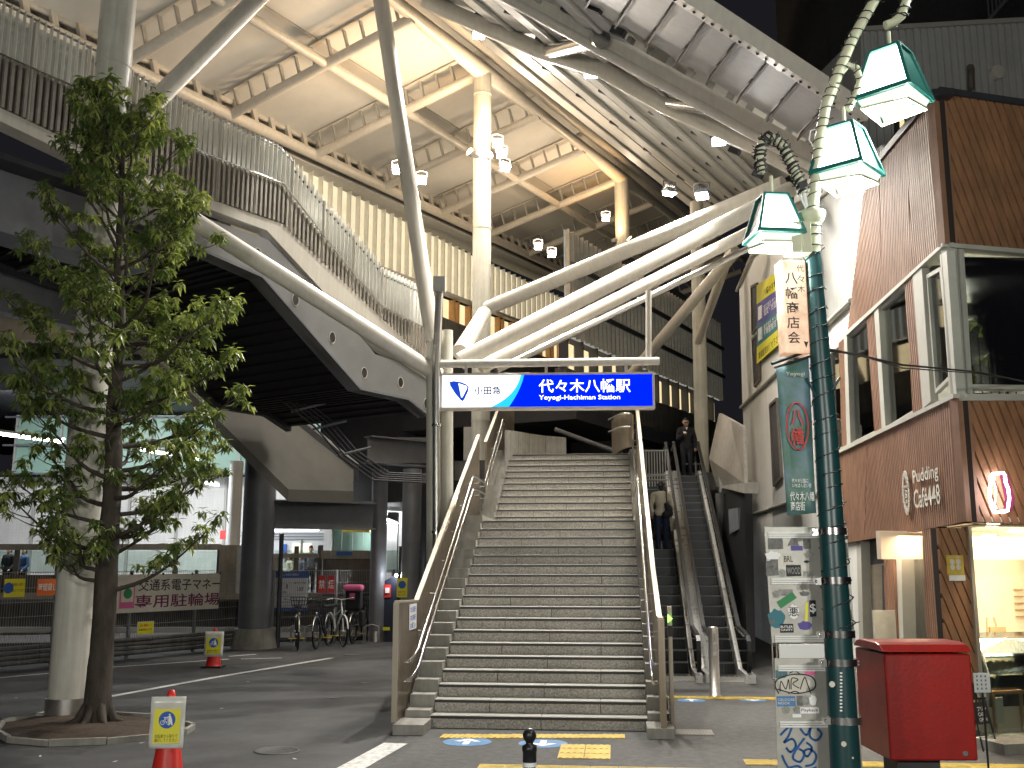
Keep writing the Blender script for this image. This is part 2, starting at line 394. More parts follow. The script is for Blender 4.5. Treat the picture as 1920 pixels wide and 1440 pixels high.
# tactile paving at the foot of the stairs
PSI = R(5.66); su = V((math.cos(PSI), -math.sin(PSI), 0)); sv = V((math.sin(PSI), math.cos(PSI), 0))
SO = G(1008.5, 1368)
def FS(u, v, z=0): return SO + su * u + sv * v + Z * z
tact = thing('tactile_paving', 'yellow tactile strip in a T shape at the foot of the granite stairs', 'tactile paving', FS(0, -.4), kind='structure')
def tile_mesh(bars):
    b = MB(); b.box((0, 0, .004), (.292, 0, 0), (0, .292, 0), (0, 0, .008))
    if bars:
        for i in range(4): b.box((-.11 + .073 * i, 0, .0105), (.034, 0, 0), (0, .27, 0), (0, 0, .005))
    me = bpy.data.meshes.new('tactile_tile'); me.from_pydata(b.v, [], b.f); me.materials.append(M['tactile']); return me
TM = tile_mesh(True)
def tile(c, ax, me=TM, parent=tact, sy=1.0):
    o = bpy.data.objects.new('tactile_tile', me); COL.objects.link(o); o.parent = parent; o.location = V(c) - off(parent) + Z * .005; o.rotation_euler = (0, 0, math.atan2(ax.y, ax.x)); o.scale = (1, sy, 1)
for i in range(8): tile(G(828 + 43 * i + 21, 1382), su)
for j in range(3): 
    for i in (0, 1): tile(G(1098, 1402) + su * (-.15 + .3 * i) - sv * .302 * j, su)
for i in range(9): tile(G(1115, 1444) + su * (-1.1 + .3 * i), sv)
tact2 = thing('tactile_paving', 'yellow tactile strip on the pavement around the red post box', 'tactile paving', G(1700, 1436), kind='structure')
for i in range(16): tile(G(1740, 1437) + su * (-1.8 + .3 * i), sv, parent=tact2)
def arrow_sticker(x, y, r, flip, lab):
    p = G(x, y); t = thing('floor_sticker', lab, 'floor sticker', p, 'blue round arrow stickers on the ground')
    f = Fr(V((p.x, p.y, .006)), su, sv)
    disc('disc', f, 0, 0, r, 'blue_sticker', t, 0, .002)
    s = -1 if flip else 1; r2 = r * .8
    mb = MB(); fprism(mb, f, [(-r * .13, -s * r2 * .8), (r * .13, -s * r2 * .8), (r * .13, s * r2 * .2), (-r * .13, s * r2 * .2)], .003, .005)
    fprism(mb, f, [(-r * .55, s * r2 * .1), (0, s * r2 * .85), (r * .55, s * r2 * .1), (r * .3, s * r2 * .0), (0, s * r2 * .42), (-r * .3, s * r2 * 0)], .0035, .0055)
    mb.build('arrow', 'white_print', t)
arrow_sticker(876, 1392, .30, False, 'round blue floor sticker with white up arrow left of the tactile stem')
arrow_sticker(1018, 1395, .30, True, 'round blue floor sticker with white down arrow beside the bollard')

# ================================================================ MAIN STAIRCASE
RI = .165; TR = .32; LAND = 2.0; HW = 1.445
def vstep(k): return 0.0 if k == 0 else (k - 1) * TR if k <= 18 else 17 * TR + LAND + (k - 19) * TR
stair = thing('granite_staircase', 'wide granite staircase rising to the station entrance between bronze parapets', 'staircase', SO)
for k in range(1, 30):
    v0 = vstep(k); z0 = (k - 1) * RI; z1 = k * RI; dep = TR if k not in (18, 29) else (LAND if k == 18 else 1.2)
    cuts = [-HW, 0.03 + .02 * random.random(), HW] if k % 2 == 1 else [-HW, -HW * .46 + random.uniform(-.02, .02), HW * .57, HW]
    for a, b in zip(cuts[:-1], cuts[1:]):
        j = .005
        piece('riser_stone', 'granite', FS((a + b) / 2, v0 + .02, z0 + (RI - .03) / 2), su * (b - a - 2 * j), sv * .04, Z * (RI - .032), stair)
        piece('tread_stone', 'granite_top', FS((a + b) / 2, v0 + dep / 2 - .005, z1 - .016), su * (b - a - 2 * j), sv * (dep + .02), Z * .03, stair)
    piece('nosing', 'nosing', FS(0, v0 - .020, z1 - .022), su * (2 * HW - .02), sv * .008, Z * .034, stair)
    piece('nosing_strip', 'stainless_soft', FS(0, v0 + .03, z1 + .0015), su * (2 * HW - .02), sv * .035, Z * .004, stair)
mb = MB()   # body under the steps
prof = [(0.04, -.2)]
for k in range(1, 30): prof += [(vstep(k) + .04, (k - 1) * RI), (vstep(k) + .04, k * RI - .035)]
prof += [(vstep(29) + 1.2, 29 * RI - .035), (vstep(29) + 1.2, 29 * RI - .4), (vstep(18) + 1, 2.3), (6, 1.1), (4.5, -.2)]
mb.prism([FS(-HW + .005, v, z) for v, z in prof], su * (2 * HW - .01)); mb.build('stair_body', 'nosing', stair)
zt = 29 * RI; vt = vstep(29)
def pitch_z(v):   # line of the nosings
    if v < 17 * TR: return RI + max(v, 0) / TR * RI
    if v < 17 * TR + LAND: return 18 * RI
    return min(zt, 19 * RI + (v - 17 * TR - LAND) / TR * RI)
for s, nm in ((-1, 'left'), (1, 'right')):
    # stepped concrete kerb beside the treads
    t = thing('stepped_kerb', 'pale stepped stone kerb along the %s edge of the granite stairs' % nm, 'kerb', FS(s * (HW + .15), 0), 'stepped kerbs of the granite stairs')
    u0, u1 = (HW + .003, HW + (.34 if s < 0 else .28))
    piece('kerb_block', 'concrete', FS(s * (u0 + u1) / 2, -.32, .065), su * (u1 - u0 + .06), sv * .62, Z * .13, t)
    for k in range(1, 30):
        d = TR if k != 18 else LAND
        if k == 29: d = 1.2
        piece('kerb_block', 'concrete', FS(s * (u0 + u1) / 2, vstep(k) + d / 2 + .0, k * RI + .035 - .30), su * (u1 - u0), sv * (d - .004), Z * .74 if k > 3 else Z * (.1 + 2 * (k * RI - .0)) * .999, t) if k > 3 else piece('kerb_block', 'concrete', FS(s * (u0 + u1) / 2, vstep(k) + d / 2, (k * RI + .06) / 2), su * (u1 - u0), sv * (d - .004), Z * (k * RI + .06), t)
# left parapet: ribbed bronze panels, following the stair
UL = -(HW + .36)
fl = Fr(FS(UL, 0), sv, Z)         # x runs up the stair, seen from the right side: normal = sv x Z
fl = Fr(FS(UL, 0), sv); cap = [fl.px(749, 1130), fl.px(785, 1128), fl.px(851, 963), fl.px(900, 817)]
cap2 = [fl.px(913, 830), fl.px(935, 772), fl.px(955, 745)]
par = thing('stair_parapet', 'ribbed bronze metal parapet on the left side of the granite stairs', 'parapet', FS(UL, 0), 'bronze parapets of the stairs')
v0 = cap[0][0]
print('capL', [tuple(round(q, 2) for q in c) for c in cap + cap2])
def panel(fr, top, bot, par, m='bronze', pitch=.075, nm='ribbed_panel', d=-.05):
    poly = [top[0]] + top[1:] + bot[::-1]; mb = MB(); fprism(mb, fr, poly, d, d + .03)
    for q in strips(poly, math.pi / 2, pitch, .028): fprism(mb, fr, q, d + .03, d + .042)
    return mb.build(nm, m, par)
vtop = cap2[-1][0]
cz = lambda v: max(.13, pitch_z(v) + .0)
def lowline(a, b, nn=24): return [(a + (b - a) * i / nn, (cz(a + (b - a) * i / nn) - .08) if a + (b - a) * i / nn > -.05 else .13) for i in range(nn + 1)]
segs = [(cap[0][0], cap[1][0], [cap[0], cap[1]]), (cap[1][0] + .01, cap[2][0], [cap[1], cap[2]]), (cap[2][0] + .01, cap[3][0], [cap[2], cap[3]]), (cap2[0][0], cap2[1][0], [cap2[0], cap2[1]]), (cap2[1][0] + .01, cap2[2][0] + 1.5, [cap2[1], cap2[2], (cap2[2][0] + 1.5, cap2[2][1] + .05)])]
for a, b, tp_ in segs: panel(fl, tp_, lowline(a, b), par)
for P0, P1 in [(cap[0], cap[1]), (cap[1], cap[3]), (cap2[0], cap2[1]), (cap2[1], cap2[2])]:
    a = fl.w(P0[0], P0[1], -.035); b = fl.w(P1[0], P1[1], -.035); d = b - a
    piece('cap_rail', 'bronze_cap', (a + b) / 2 + Z * .012, d, fl.n * .07, d.cross(fl.n).normalized() * .03, par)
piece('end_post', 'bronze_cap', fl.w(cap[0][0] - .03, (cap[0][1] + .13) / 2, -.035), sv * .05, fl.n * .07, Z * (cap[0][1] - .13), par)
# blue and white notice taped to the parapet
nt = thing('parapet_notice', 'blue and white vertical notice on the lower end of the left parapet', 'notice', fl.w(*fl.px(774, 1157), .0))
a0, b0 = fl.px(767, 1182); a1, b1 = fl.px(781, 1131)
board('sheet', fl, a0, a1, b0, b1, 'white_print', nt, -.003, .003)
for i in range(3): text(['左側通行', '右側通行', 'お願い'][i], fl, (a0 + a1) / 2, b0 + (b1 - b0) * (.68 - .32 * i), (b1 - b0) * .22, 'blue_print', nt, w=(a1 - a0) * .8, align='CENTER', d=.004, bold=.02)
# right parapet
UR = HW + .15
fr_ = Fr(FS(UR, 0), -sv)
par2 = thing('stair_parapet', 'ribbed bronze metal parapet on the right, between stairs and escalator', 'parapet', FS(UR, 0), 'bronze parapets of the stairs')
def ptop(v): return cap[1][1] + (v - cap[1][0]) * (cap[3][1] - cap[1][1]) / (cap[3][0] - cap[1][0])
vv = [-.5, .05, 2, 4, 6, 7.4, 9.0, 10.3]
for a, b in zip(vv[:-1], vv[1:]):
    ta = max(1.45, ptop(a)) if b <= 7.4 else min(ptop(a), ptop(7.4) + .3 + (a - 7.4) * .5); tb = max(1.45, ptop(b)) if b <= 7.4 else min(ptop(b), ptop(7.4) + .3 + (b - 7.4) * .5)
    lo = [(-q[0], q[1]) for q in lowline(a, b, 10)]
    panel(fr_, [(-a, ta), (-b, tb)], lo, par2)
    A = FS(UR, a, ta); B = FS(UR, b, tb); d = B - A
    piece('cap_rail', 'bronze_cap', (A + B) / 2 + su * .03 + Z * .01, d, su * .07, d.cross(su).normalized() * .03, par2)
piece('end_post', 'bronze', FS(UR + .03, -.52, .78), sv * .06, su * .08, Z * 1.35, par2)
# handrails: two tubes on each wall
def hand(s, u, name, lab, bottom):
    t = thing('stair_handrail', lab, 'handrail', FS(u, 0), 'double stainless handrails of the stairs')
    for h, kk in ((.86, 0), (.62, 1)):
        pts = [FS(u, -.62, h + .06), FS(u, -.25, h + .09), FS(u, .05, pitch_z(0) + h)] 
        pts += [FS(u, 17 * TR - .1, 18 * RI + h - .03), FS(u, 17 * TR + .4, 18 * RI + h), FS(u, 17 * TR + LAND - .3, 18 * RI + h), FS(u, vt, zt + h), FS(u, vt + .6, zt + h)]
        mb = MB(); mb.tube(pts, .021, 10); mb.build('rail_tube', 'stainless', t)
    for v in np.arange(-.4, vt + .4, .95):
        z = pitch_z(v) if v > 0 else .1
        for h in (.86, .62):
            mb = MB(); c = FS(u, v, z + h - .02 + (0 if v > 0 else -.0)); mb.tube([c, c - Z * .06, c - Z * .06 + su * (s * .10)], .008, 6); mb.build('bracket', 'stainless_soft', t)
    return t
hand(-1, -(HW + .18), 'l', 'double stainless handrail on the left parapet of the granite stairs', 0)
hand(1, HW + .06, 'r', 'double stainless handrail on the right parapet of the granite stairs', 0)
# curved low wall of metal panels behind the stair head, and screen to its right
cw = thing('curved_wall', 'low curved wall of riveted grey panels at the top of the stairs', 'wall', P(1005, 840, 25.6))
pxw = [(950, 806, 838), (972, 809, 842), (993, 813, 846), (1023, 817, 846), (1062, 820, 846)]; Yw = [24.3, 25.2, 25.8, 26.2, 26.3]
for i in range(4):
    a = P(pxw[i][0], pxw[i][1], Yw[i]); b = P(pxw[i + 1][0], pxw[i + 1][1], Yw[i + 1]); d = (b - a) * .985; n = d.cross(Z).normalized(); zl = zt - .3
    mb = MB(); mb.prism([a, a + d, V((*(a + d).xy, zl)), V((*a.xy, zl))], -n * .05)
    for q in (.1, .9):
        for z in (.12, .6): c = a + d * q; mb.ball((c.x, c.y, a.z - z), .014, 6)
    mb.build('wall_panel', 'concrete', cw)
cs = thing('curved_screen', 'curved ribbed metal screen at the head of the right stair parapet', 'screen', P(1165, 845, 24.2))
mb = MB(); pts = []
for i in range(13):
    t = i / 12; q = P(1148 + 40 * t, 790 - 10 * t - 12 * math.sin(t * 3), 24.8 - 1.6 * t - .5 * math.sin(t * 3)); pts.append(q)
for a, b in zip(pts[:-1], pts[1:]):
    n = (b - a).cross(Z).normalized(); mb.prism([a, a + (b - a) * .8, V((*(a + (b - a) * .8).xy, zt)), V((*a.xy, zt))], -n * .04); mb.prism([a, b, V((*b.xy, zt)), V((*a.xy, zt))], n * .02)
mb.build('ribbed_panel', 'bronze', cs)
for dz in (.45, .75):
    mb = MB(); mb.tube([q + V((-.1, -.12, -q.z + zt + dz + (.1 * (1 - i / 12) ** 2) - .0)) for i, q in enumerate(pts)], .02, 8); mb.build('curved_rail', 'stainless_soft', cs)
# floor of the entrance level
ent = sheet("entrance_floor", [FS(-3.0, vt + 1.2), FS(1.75, vt + 1.2), FS(1.75, 15.9), FS(4.6, 15.9), FS(7, vt + 40), FS(-6, vt + 40)], "concrete_dark", zt - .01, kind="structure")
mb = MB(); mb.prism([FS(-3.0, vt + 1.21, zt - .02), FS(1.75, vt + 1.21, zt - .02), FS(1.75, 15.9, zt - .02), FS(4.3, 15.9, zt - .02), FS(4.9, vt + 22, zt - .02), FS(-6, vt + 22, zt - .02)], (0, 0, -.5)); mb.build("entrance_slab", "concrete_dark", kind="structure")

# ================================================================ ESCALATORS
def escal(uc, lab, i):
    t = thing('escalator', lab, 'escalator', FS(uc, 4.3), 'pair of escalators beside the stairs')
    YB = 5.85; run0 = .9; W = .54; zt2 = 4.55; inc = zt2 / math.tan(R(30)); v1 = YB + run0; v2 = v1 + inc; v3 = v2 + 1.2
    mb = MB(); mb.box(FS(uc, YB + run0 * .4, .012), su * .9, sv * run0 * .9, Z * .012)
    for q in range(9): mb.box(FS(uc - .4 + q * .1, YB + run0 * .4, .021), su * .03, sv * run0 * .86, Z * .006)
    mb.build('comb_plate', 'stainless_soft', t)
    n = int(zt2 / .2)
    for k in range(n + 1):
        z = .02 + k * zt2 / n; v = v1 + k * inc / n
        piece('step', 'step_metal', FS(uc, v + .2, z - .11), su * W, sv * .41, Z * .22, t)
        piece('step_edge', 'grey_steel', FS(uc, v - .003, z - .006), su * W, sv * .012, Z * .014, t)
        piece('yellow_edge', 'yellow_paint', FS(uc + W / 2 - .022, v + .01, z + .001), su * .035, sv * .05, Z * .006, t)
        mb = MB()
        for q in range(10): mb.box(FS(uc - W / 2 + .03 + q * .06, v - .006, z - .1), su * .02, sv * .012, Z * .17)
        mb.build('riser_cleats', 'rubber', t)
    def zline(v): return 0.0 if v < v1 else min(zt2, (v - v1) * math.tan(R(30)))
    for s in (-1, 1):
        u = uc + s * (W / 2 + .07)
        base = [(YB - .05, 0.02), (v1, .02), (v2, zt2 + .02), (v3, zt2 + .02)]
        topc = [(v3, zt2 + .88), (v2 + .2, zt2 + .88), (v1 + .05, .90), (YB + .1, .85), (YB - .35, .80), (YB - .50, .6), (YB - .48, .38), (YB - .3, .25)]
        mb = MB(); mb.prism([FS(u, v, z + .10) for v, z in base] + [FS(u, v, z) for v, z in topc[:]], su * .012); mb.build('glass_balustrade', 'glass_green', t)
        rail = [(v3 + .25, zt2 + .55), (v3 + .35, zt2 + .72), (v3 + .2, zt2 + .88), (v3, zt2 + .92), (v2 + .2, zt2 + .92), (v1 + .1, .95), (YB + .1, .90), (YB - .36, .85), (YB - .50, .76), (YB - .555, .6), (YB - .52, .36), (YB - .35, .22)]
        mb = MB()
        for (va, za), (vb, zb) in zip(rail[:-1], rail[1:]):
            A = FS(u + .006, va, za); B = FS(u + .006, vb, zb); d = (B - A) * 1.04; mb.box((A + B) / 2, d, su * .075, d.cross(su).normalized() * .035)
        mb.build('handrail_belt', 'rubber', t)
        mb = MB()
        for (va, za), (vb, zb) in zip([(v3, zt2 + .885), (v2 + .2, zt2 + .885), (v1 + .1, .915)], [(v2 + .2, zt2 + .885), (v1 + .1, .915), (YB + .0, .862)]):
            A = FS(u + .006, va, za); B = FS(u + .006, vb, zb); d = B - A; mb.box((A + B) / 2 - Z * .02, d, su * .07, d.cross(su).normalized() * .05)
        mb.build('rail_guide', 'bright_metal', t)
        # skirt and decking
        mb = MB()
        uo = u + s * .11
        for ua, m_, zz in ((u, 'stainless', .12), (uo, 'stainless_soft', .06)):
            pass
        pr = [(YB - .25, 0), (v1, 0), (v2, zt2), (v3, zt2)]
        for (va, za), (vb, zb) in zip(pr[:-1], pr[1:]):
            mb.mat('stainless_soft')
            mb.prism([FS(u - s * .04, va, za - .25 if va > v1 - .1 else 0), FS(u - s * .04, vb, zb - .25 if vb > v1 + .1 else 0), FS(u - s * .04, vb, zb + .16), FS(u - s * .04, va, za + .16)], su * s * .18)
        mb.build('skirt_panel', 'bright_metal', t)
    mb = MB(); mb.prism([FS(uc - W / 2 - .2, v1 + .6, 0), FS(uc - W / 2 - .2, v2, zt2 - .3), FS(uc - W / 2 - .2, v3, zt2 - .3), FS(uc - W / 2 - .2, v3, zt2 - .9), FS(uc - W / 2 - .2, v1 + 2.3, 0)], su * (W + .4)); mb.build('truss_cladding', 'dark_steel', t)
    return YB, v1, v2, v3
def u_of(x, y): d = G(x, y) - SO; return d.dot(su), d.dot(sv)
print('esc u', u_of(1275, 1285), u_of(1378, 1280), u_of(1310, 1290), u_of(1405, 1275), 'bol', u_of(1340, 1304))
UE1 = 2.2; UE2 = 3.1
escal(UE1, 'up escalator next to the stairs, carrying the woman in a cream cardigan', 0)
escal(UE2, 'down escalator on the right with the man in black at its top', 1)
yl = thing('tactile_paving', 'yellow tactile strip across the foot of the escalators', 'tactile paving', FS(2.7, 3.4), kind='structure')
for i in range(8): tile(FS(1.75 + .3 * i, 3.45), sv, parent=yl)
arrow_sticker(1296, 1314, .22, False, 'round blue floor sticker in front of the up escalator')
arrow_sticker(1411, 1313, .22, True, 'round blue floor sticker in front of the down escalator')
# bollard between the escalators
bp = G(1341, 1306); t = thing('steel_bollard', 'tall stainless post with white label standing between the escalator feet', 'bollard', bp)
mb = MB(); mb.lathe(bp, [(.0, 1.13), (.075, 1.12), (.085, 1.10), (.085, .02), (.10, .02), (.10, 0)], 24); mb.build('post', 'stainless_soft', t)
fb = Fr(bp, V((1, 0, 0))); board('label_strip', fb, -.03, .03, .66, 1.08, 'white_print', t, .08, .088)
text('駆け込み乗車は\nおやめください', fb, 0, .72, .3, 'black_print', t, w=.04, d=.09, align='CENTER')
bp = FS(UR + .16, -.1); t = thing('sensor_post', 'slim bronze post with green signal light at right parapet foot', 'post', bp)
mb = MB(); mb.box(bp + Z * .8, su * .05, sv * .2, Z * 1.6); mb.build('post', 'bronze_cap', t)
f = Fr(bp - sv * .105, su); M['green_led'] = glow('green led', (.15, 1, .05), 5); M['red_led'] = glow('red led', (1, .08, .03), .6)
mb = MB(); fprism(mb, f, [(-.03, 1.5), (.03, 1.45), (-.03, 1.40)], 0, .01); mb.build('signal_light', 'green_led', t); board('sensor_window', f, -.03, .03, 1.22, 1.36, 'black_print', t, 0, .008)
mb = MB(); pc = G(1300, 1375); mb.box(pc + Z * .012, su * .5, sv * .42, Z * .012)
for i in range(11): mb.box(pc + Z * .02 + su * (-.22 + .044 * i), su * .015, sv * .38, Z * .006)
mb.build('drain_cover', 'stainless_soft', loc=pc, label='square ribbed metal cover in the pavement in front of escalators', cat='drain cover')
# railing beyond the escalators
t = thing('guard_railing', 'grey vertical bar guard railing at the head of the up escalator', 'railing', P(1225, 905, 25.5))
a = P(1206, 845, 25.5); b = P(1252, 845, 25.9)
for z in (0, -.62, -.74): mb = MB(); mb.tube([a + Z * z, b + Z * z], .02, 8); mb.build('rail', 'galv', t)
for i in range(10):
    q = a.lerp(b, i / 9); piece('bar', 'galv', q - Z * .45, V((.02, 0, 0)), V((0, .02, 0)), Z * .9, t)
t = thing('guard_railing', 'short grey guard railing behind the legs of the man in black', 'railing', P(1300, 905, 29.5))
a = P(1285, 870, 29.5); b = P(1316, 870, 29.5)
for z in (0, -.35): mb = MB(); mb.tube([a + Z * z, b + Z * z], .02, 8); mb.build('rail', 'galv', t)
for i in range(6): piece('bar', 'galv', a.lerp(b, i / 5) - Z * .3, V((.02, 0, 0)), V((0, .02, 0)), Z * .75, t)
# concrete enclosure to the right of the escalators
t = thing('escalator_side_wall', 'rounded grey ribbed metal side wall right of the escalators', 'wall', FS(4.2, 12))
fe = Fr(FS(3.95, 0), -sv)
poly = [fe.px(1337, 868), fe.px(1349, 778)]
Yp = 27.0; q = [P(1329, 860, 27), P(1348, 775, 27), P(1368, 786, 25), P(1392, 800, 22.5), P(1396, 906, 22.5), P(1337, 892, 27)]
mb = MB(); mb.prism(q, V((.08, 0, 0))); mb.build('screen_panel', 'fin_brown', t)
q = [P(1337, 890, 27), P(1397, 905, 22.4), P(1397, 925, 22.4), P(1343, 912, 27)]
mb = MB(); mb.prism(q, V((.3, 0, 0))); mb.build('concrete_edge', 'concrete', t)
mb = MB(); mb.tube([P(1350, 878, 26), P(1353, 923, 26)], .06, 8); mb.build('drain_pipe', 'galv', t)
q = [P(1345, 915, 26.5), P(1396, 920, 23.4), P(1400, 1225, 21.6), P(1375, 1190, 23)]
mb = MB(); mb.prism(q, V((.25, .3, 0))); mb.build('lower_wall', 'black_deck', t)  # black sheet painting the shade of the recess beside the escalators
mb = MB(); q = [P(1370, 955, 24.2), P(1388, 952, 23.6), P(1390, 992, 23.5), P(1372, 1002, 24.1)]; mb.prism(q, V((-.06, -.02, 0))); mb.build('side_window', 'grey_steel', t)
mb = MB(); mb.tube([V((P(1350, 925, 25.5).x, 25.5, 0)), P(1350, 925, 25.5)], .12, 12); mb.build('side_pillar', 'concrete_dark', t)
# low stainless railing right of the escalator foot
t = thing('stainless_railing', 'low stainless bar railing beside the foot of the down escalator', 'railing', G(1440, 1292))
a = FS(3.75, 4.6); b = FS(4.25, 1.6)
for z in (.9, .2): mb = MB(); mb.tube([a + Z * z, b + Z * z], .02, 8); mb.build('rail', 'stainless_soft', t)
for i in range(14): piece('bar', 'stainless_soft', a.lerp(b, i / 13) + Z * .46, V((.022, 0, 0)), V((0, .022, 0)), Z * .92, t)
# ================================================================ STATION CANOPY (roof), columns and struts
R1 = P(905, 135, 26.9); R2 = P(1165, 335, 37); rd = (R2 - R1) / 3
hd = V((-rd.y, rd.x, 0)).normalized()
W_, K_ = 5.8115, -1.39648
q_ = hd * W_ + Z * K_          # fall of the left roof leaf from ridge to eaves beam
nl = q_.cross(rd).normalized()
if nl.z < 0: nl = -nl
canopy = thing('station_canopy', 'huge cream steel canopy roof with tubes and lit soffit over the station entrance', 'roof', R1)
def RP(s, t, up=0): return R1 + rd * s + q_ * t + nl * up
S0_, S1_ = -4.6, 7.6
# soffit boards, bay by bay, above the rafter tubes
SOF = .66
bays = [k for k in range(-5, 8)]
for k in bays:
    for t0, t1 in ((-.04, .45), (.45, 1.04)):
        g = .012
        mb = MB(); a = RP(k + g, t0 + .004, SOF); b = RP(k + 1 - g, t0 + .004, SOF); c = RP(k + 1 - g, t1 - .004, SOF); d = RP(k + g, t1 - .004, SOF)
        mb.prism([a, b, c, d], nl * .06); mb.build('soffit_board', 'soffit', canopy)
mb = MB(); mb.prism([RP(-5.4, -.06, SOF + .1), RP(8.2, -.06, SOF + .1), RP(8.2, 1.1, SOF + .1), RP(-5.4, 1.1, SOF + .1)], nl * .1); mb.build('roof_deck', 'white_steel', canopy)
def rtube(name, pts, r, n=16, parent=None, m='white_steel'):
    mb = MB(); mb.tube(pts, r, n); return mb.build(name, m, parent or canopy)
rtube('ridge_tube', [RP(-5.4, -.05, .62), RP(8.2, -.05, .62)], .19)
rtube('purlin_tube', [RP(-5.4, .45, 0), RP(8.2, .45, 0)], .13)
rtube('eaves_tube', [RP(-5.4, 1, 0), RP(8.2, 1, 0)], .17)
rtube('eaves_top_tube', [RP(-5.4, 1.03, .62), RP(8.2, 1.03, .62)], .08)
# haunch chord bulging below the ridge tube between the columns
for a, b in ((-3, 0), (0, 3), (3, 6)):
    pts = []
    for i in range(13):
        t = i / 12; pts.append(RP(a + (b - a) * t, 0, .02 + .10 * math.sin(math.pi * t)))
    rtube('haunch_tube', pts, [.27 - .11 * math.sin(math.pi * i / 12) for i in range(13)])
for k in range(-5, 9):
    rtube('rafter_tube', [RP(k, 0, -.02), RP(k, 1, -.02)], .14, 14)
    # ledger rail under the soffit with its little posts
    for s_ in (-1, 1):
        pass
    a = RP(k - .02, .03, SOF - .06); b = RP(k - .02, .97, SOF - .06)
    piece('ledger_rail', 'white_steel', (a + b) / 2, b - a, rd.normalized() * .14, nl * .03, canopy)
    m_ = 11
    for i in range(m_):
        t = .06 + .88 * i / (m_ - 1)
        piece('ledger_post', 'louvre', RP(k - .012, t, (SOF) / 2 - .02), q_.normalized() * .045, rd.normalized() * .12, nl * (SOF - .1), canopy)
# eaves lattice: upright plates with dark boxes behind
for k in range(-5, 8):
    for i in range(5):
        s = k + (i + .5) / 5 + .03
        piece('eaves_plate', 'white_steel', RP(s, 1.015, .36), rd.normalized() * .17, q_.normalized() * .10, nl * .6, canopy)
        piece('eaves_box', 'dark_steel', RP(s + .1, 1.06, .38), rd.normalized() * .42, q_.normalized() * .06, nl * .42, canopy)
mb = MB(); a = RP(-5.4, 1.09, -.1); b = RP(8.2, 1.09, -.1); mb.prism([a, b, b + nl * .8, a + nl * .8], q_.normalized() * .05); mb.build('eaves_fascia', 'louvre', canopy)
# grey gutter strip under the eaves
mb = MB(); a = RP(-5.4, 1.03, -.28); b = RP(8.2, 1.03, -.28); mb.prism([a, b, b + q_.normalized() * .9, a + q_.normalized() * .9], (0, 0, .05)); mb.build('eaves_strip', 'louvre', canopy)

# ---- right roof leaf, coming down over the forecourt
D0 = P(1540, 290, 16.4)
nr = (R2 - R1).cross(D0 - R1).normalized()
if nr.z < 0: nr = -nr
def RQ(x, y, up=0): p = PL(x, y, R1, nr); return p + nr * up
leaf = thing('canopy_wing', 'louvred grey white canopy wing coming down from the ridge towards the street lamp', 'roof', RQ(1200, 150))
# louvre boards: from ridge tube outwards, parallel to the ridge line in the picture's fan
Lst = [(745, -40), (812, -40), (872, -40), (936, -40), (995, -40), (1050, -40)]
Len = [(1335, 425), (1372, 412), (1395, 398), (1412, 384), (1426, 370), (1440, 356)]
def lv(i, f_):   # interpolated louvre line i..i+1
    a = Lst[i]; b = Lst[i + 1]; c = Len[i]; d = Len[i + 1]
    return (a[0] + (b[0] - a[0]) * f_, a[1] + (b[1] - a[1]) * f_), (c[0] + (d[0] - c[0]) * f_, c[1] + (d[1] - c[1]) * f_)
for i in range(5):
    for half in (0,):
        s0, e0 = lv(i, .10); s1, e1 = lv(i, .74)
        A = RQ(*s0, .0); B = RQ(*e0, .0); Cc = RQ(*e1, .12); Dd = RQ(*s1, .12)
        # folded board: a face and a lip
        mb = MB(); mb.prism([A, B, Cc, Dd], nr * .03)
        s2, e2 = lv(i, .10); mb.prism([RQ(*s0, -.0), RQ(*e0, -.0), RQ(*e0, .22), RQ(*s0, .22)], (A - Dd).normalized() * .02)
        mid0 = A.lerp(Dd, .5); mid1 = B.lerp(Cc, .5); mb.tube([mid0 - nr * .03, mid1 - nr * .03], .05, 8)
        mb.build('louvre_board', 'louvre', leaf)
    for j in range(9):
        t = (j + .5) / 9; s_, e_ = lv(i, .9); a = RQ(s_[0] + (e_[0] - s_[0]) * t, s_[1] + (e_[1] - s_[1]) * t, .1)
        piece('louvre_clip', 'dark_steel', a, rd.normalized() * .12, nr * .12, rd.cross(nr).normalized() * .25, leaf)
# deck above the louvres
pg = [(690, -60), (1130, -60), (1500, 250), (1500, 345), (1330, 440)]
mb = MB(); mb.prism([RQ(x, y, .55) for x, y in pg], nr * .08); mb.build('wing_deck', 'soffit', leaf)
# outer tubes
rtube('wing_tube', [RQ(800, -10, -.1), RQ(840, 10, -.1), RQ(1017, 87, -.1), RQ(1133, 120, -.1), RQ(1257, 190, -.1), RQ(1420, 262, -.1), RQ(1520, 318, -.1)], .17, 14, leaf)
rtube('duct_pipe', [RQ(1030, 92, -.05), RQ(1130, 66, -.05)], .16, 14, leaf, 'stainless')
rtube('duct_pipe', [RQ(1262, 186, -.05), RQ(1340, 196, -.05)], .14, 14, leaf, 'stainless')
# lattice posts between wing tube and edge girder
def lerp2(a, b, t): return (a[0] + (b[0] - a[0]) * t, a[1] + (b[1] - a[1]) * t)
for j in range(17):
    a = lerp2((900, -15), (1500, 305), j / 16); 
    p = RQ(a[0], a[1] - 8, .22); piece('lattice_post', 'louvre', p, rd.normalized() * .14, (nr.cross(rd)).normalized() * .10, nr * .5, leaf)
A = RQ(880, -60, .48); B = RQ(1535, 290, .48); piece('lattice_rail', 'white_steel', (A + B) / 2, B - A, (B - A).cross(nr).normalized() * .22, nr * .04, leaf)
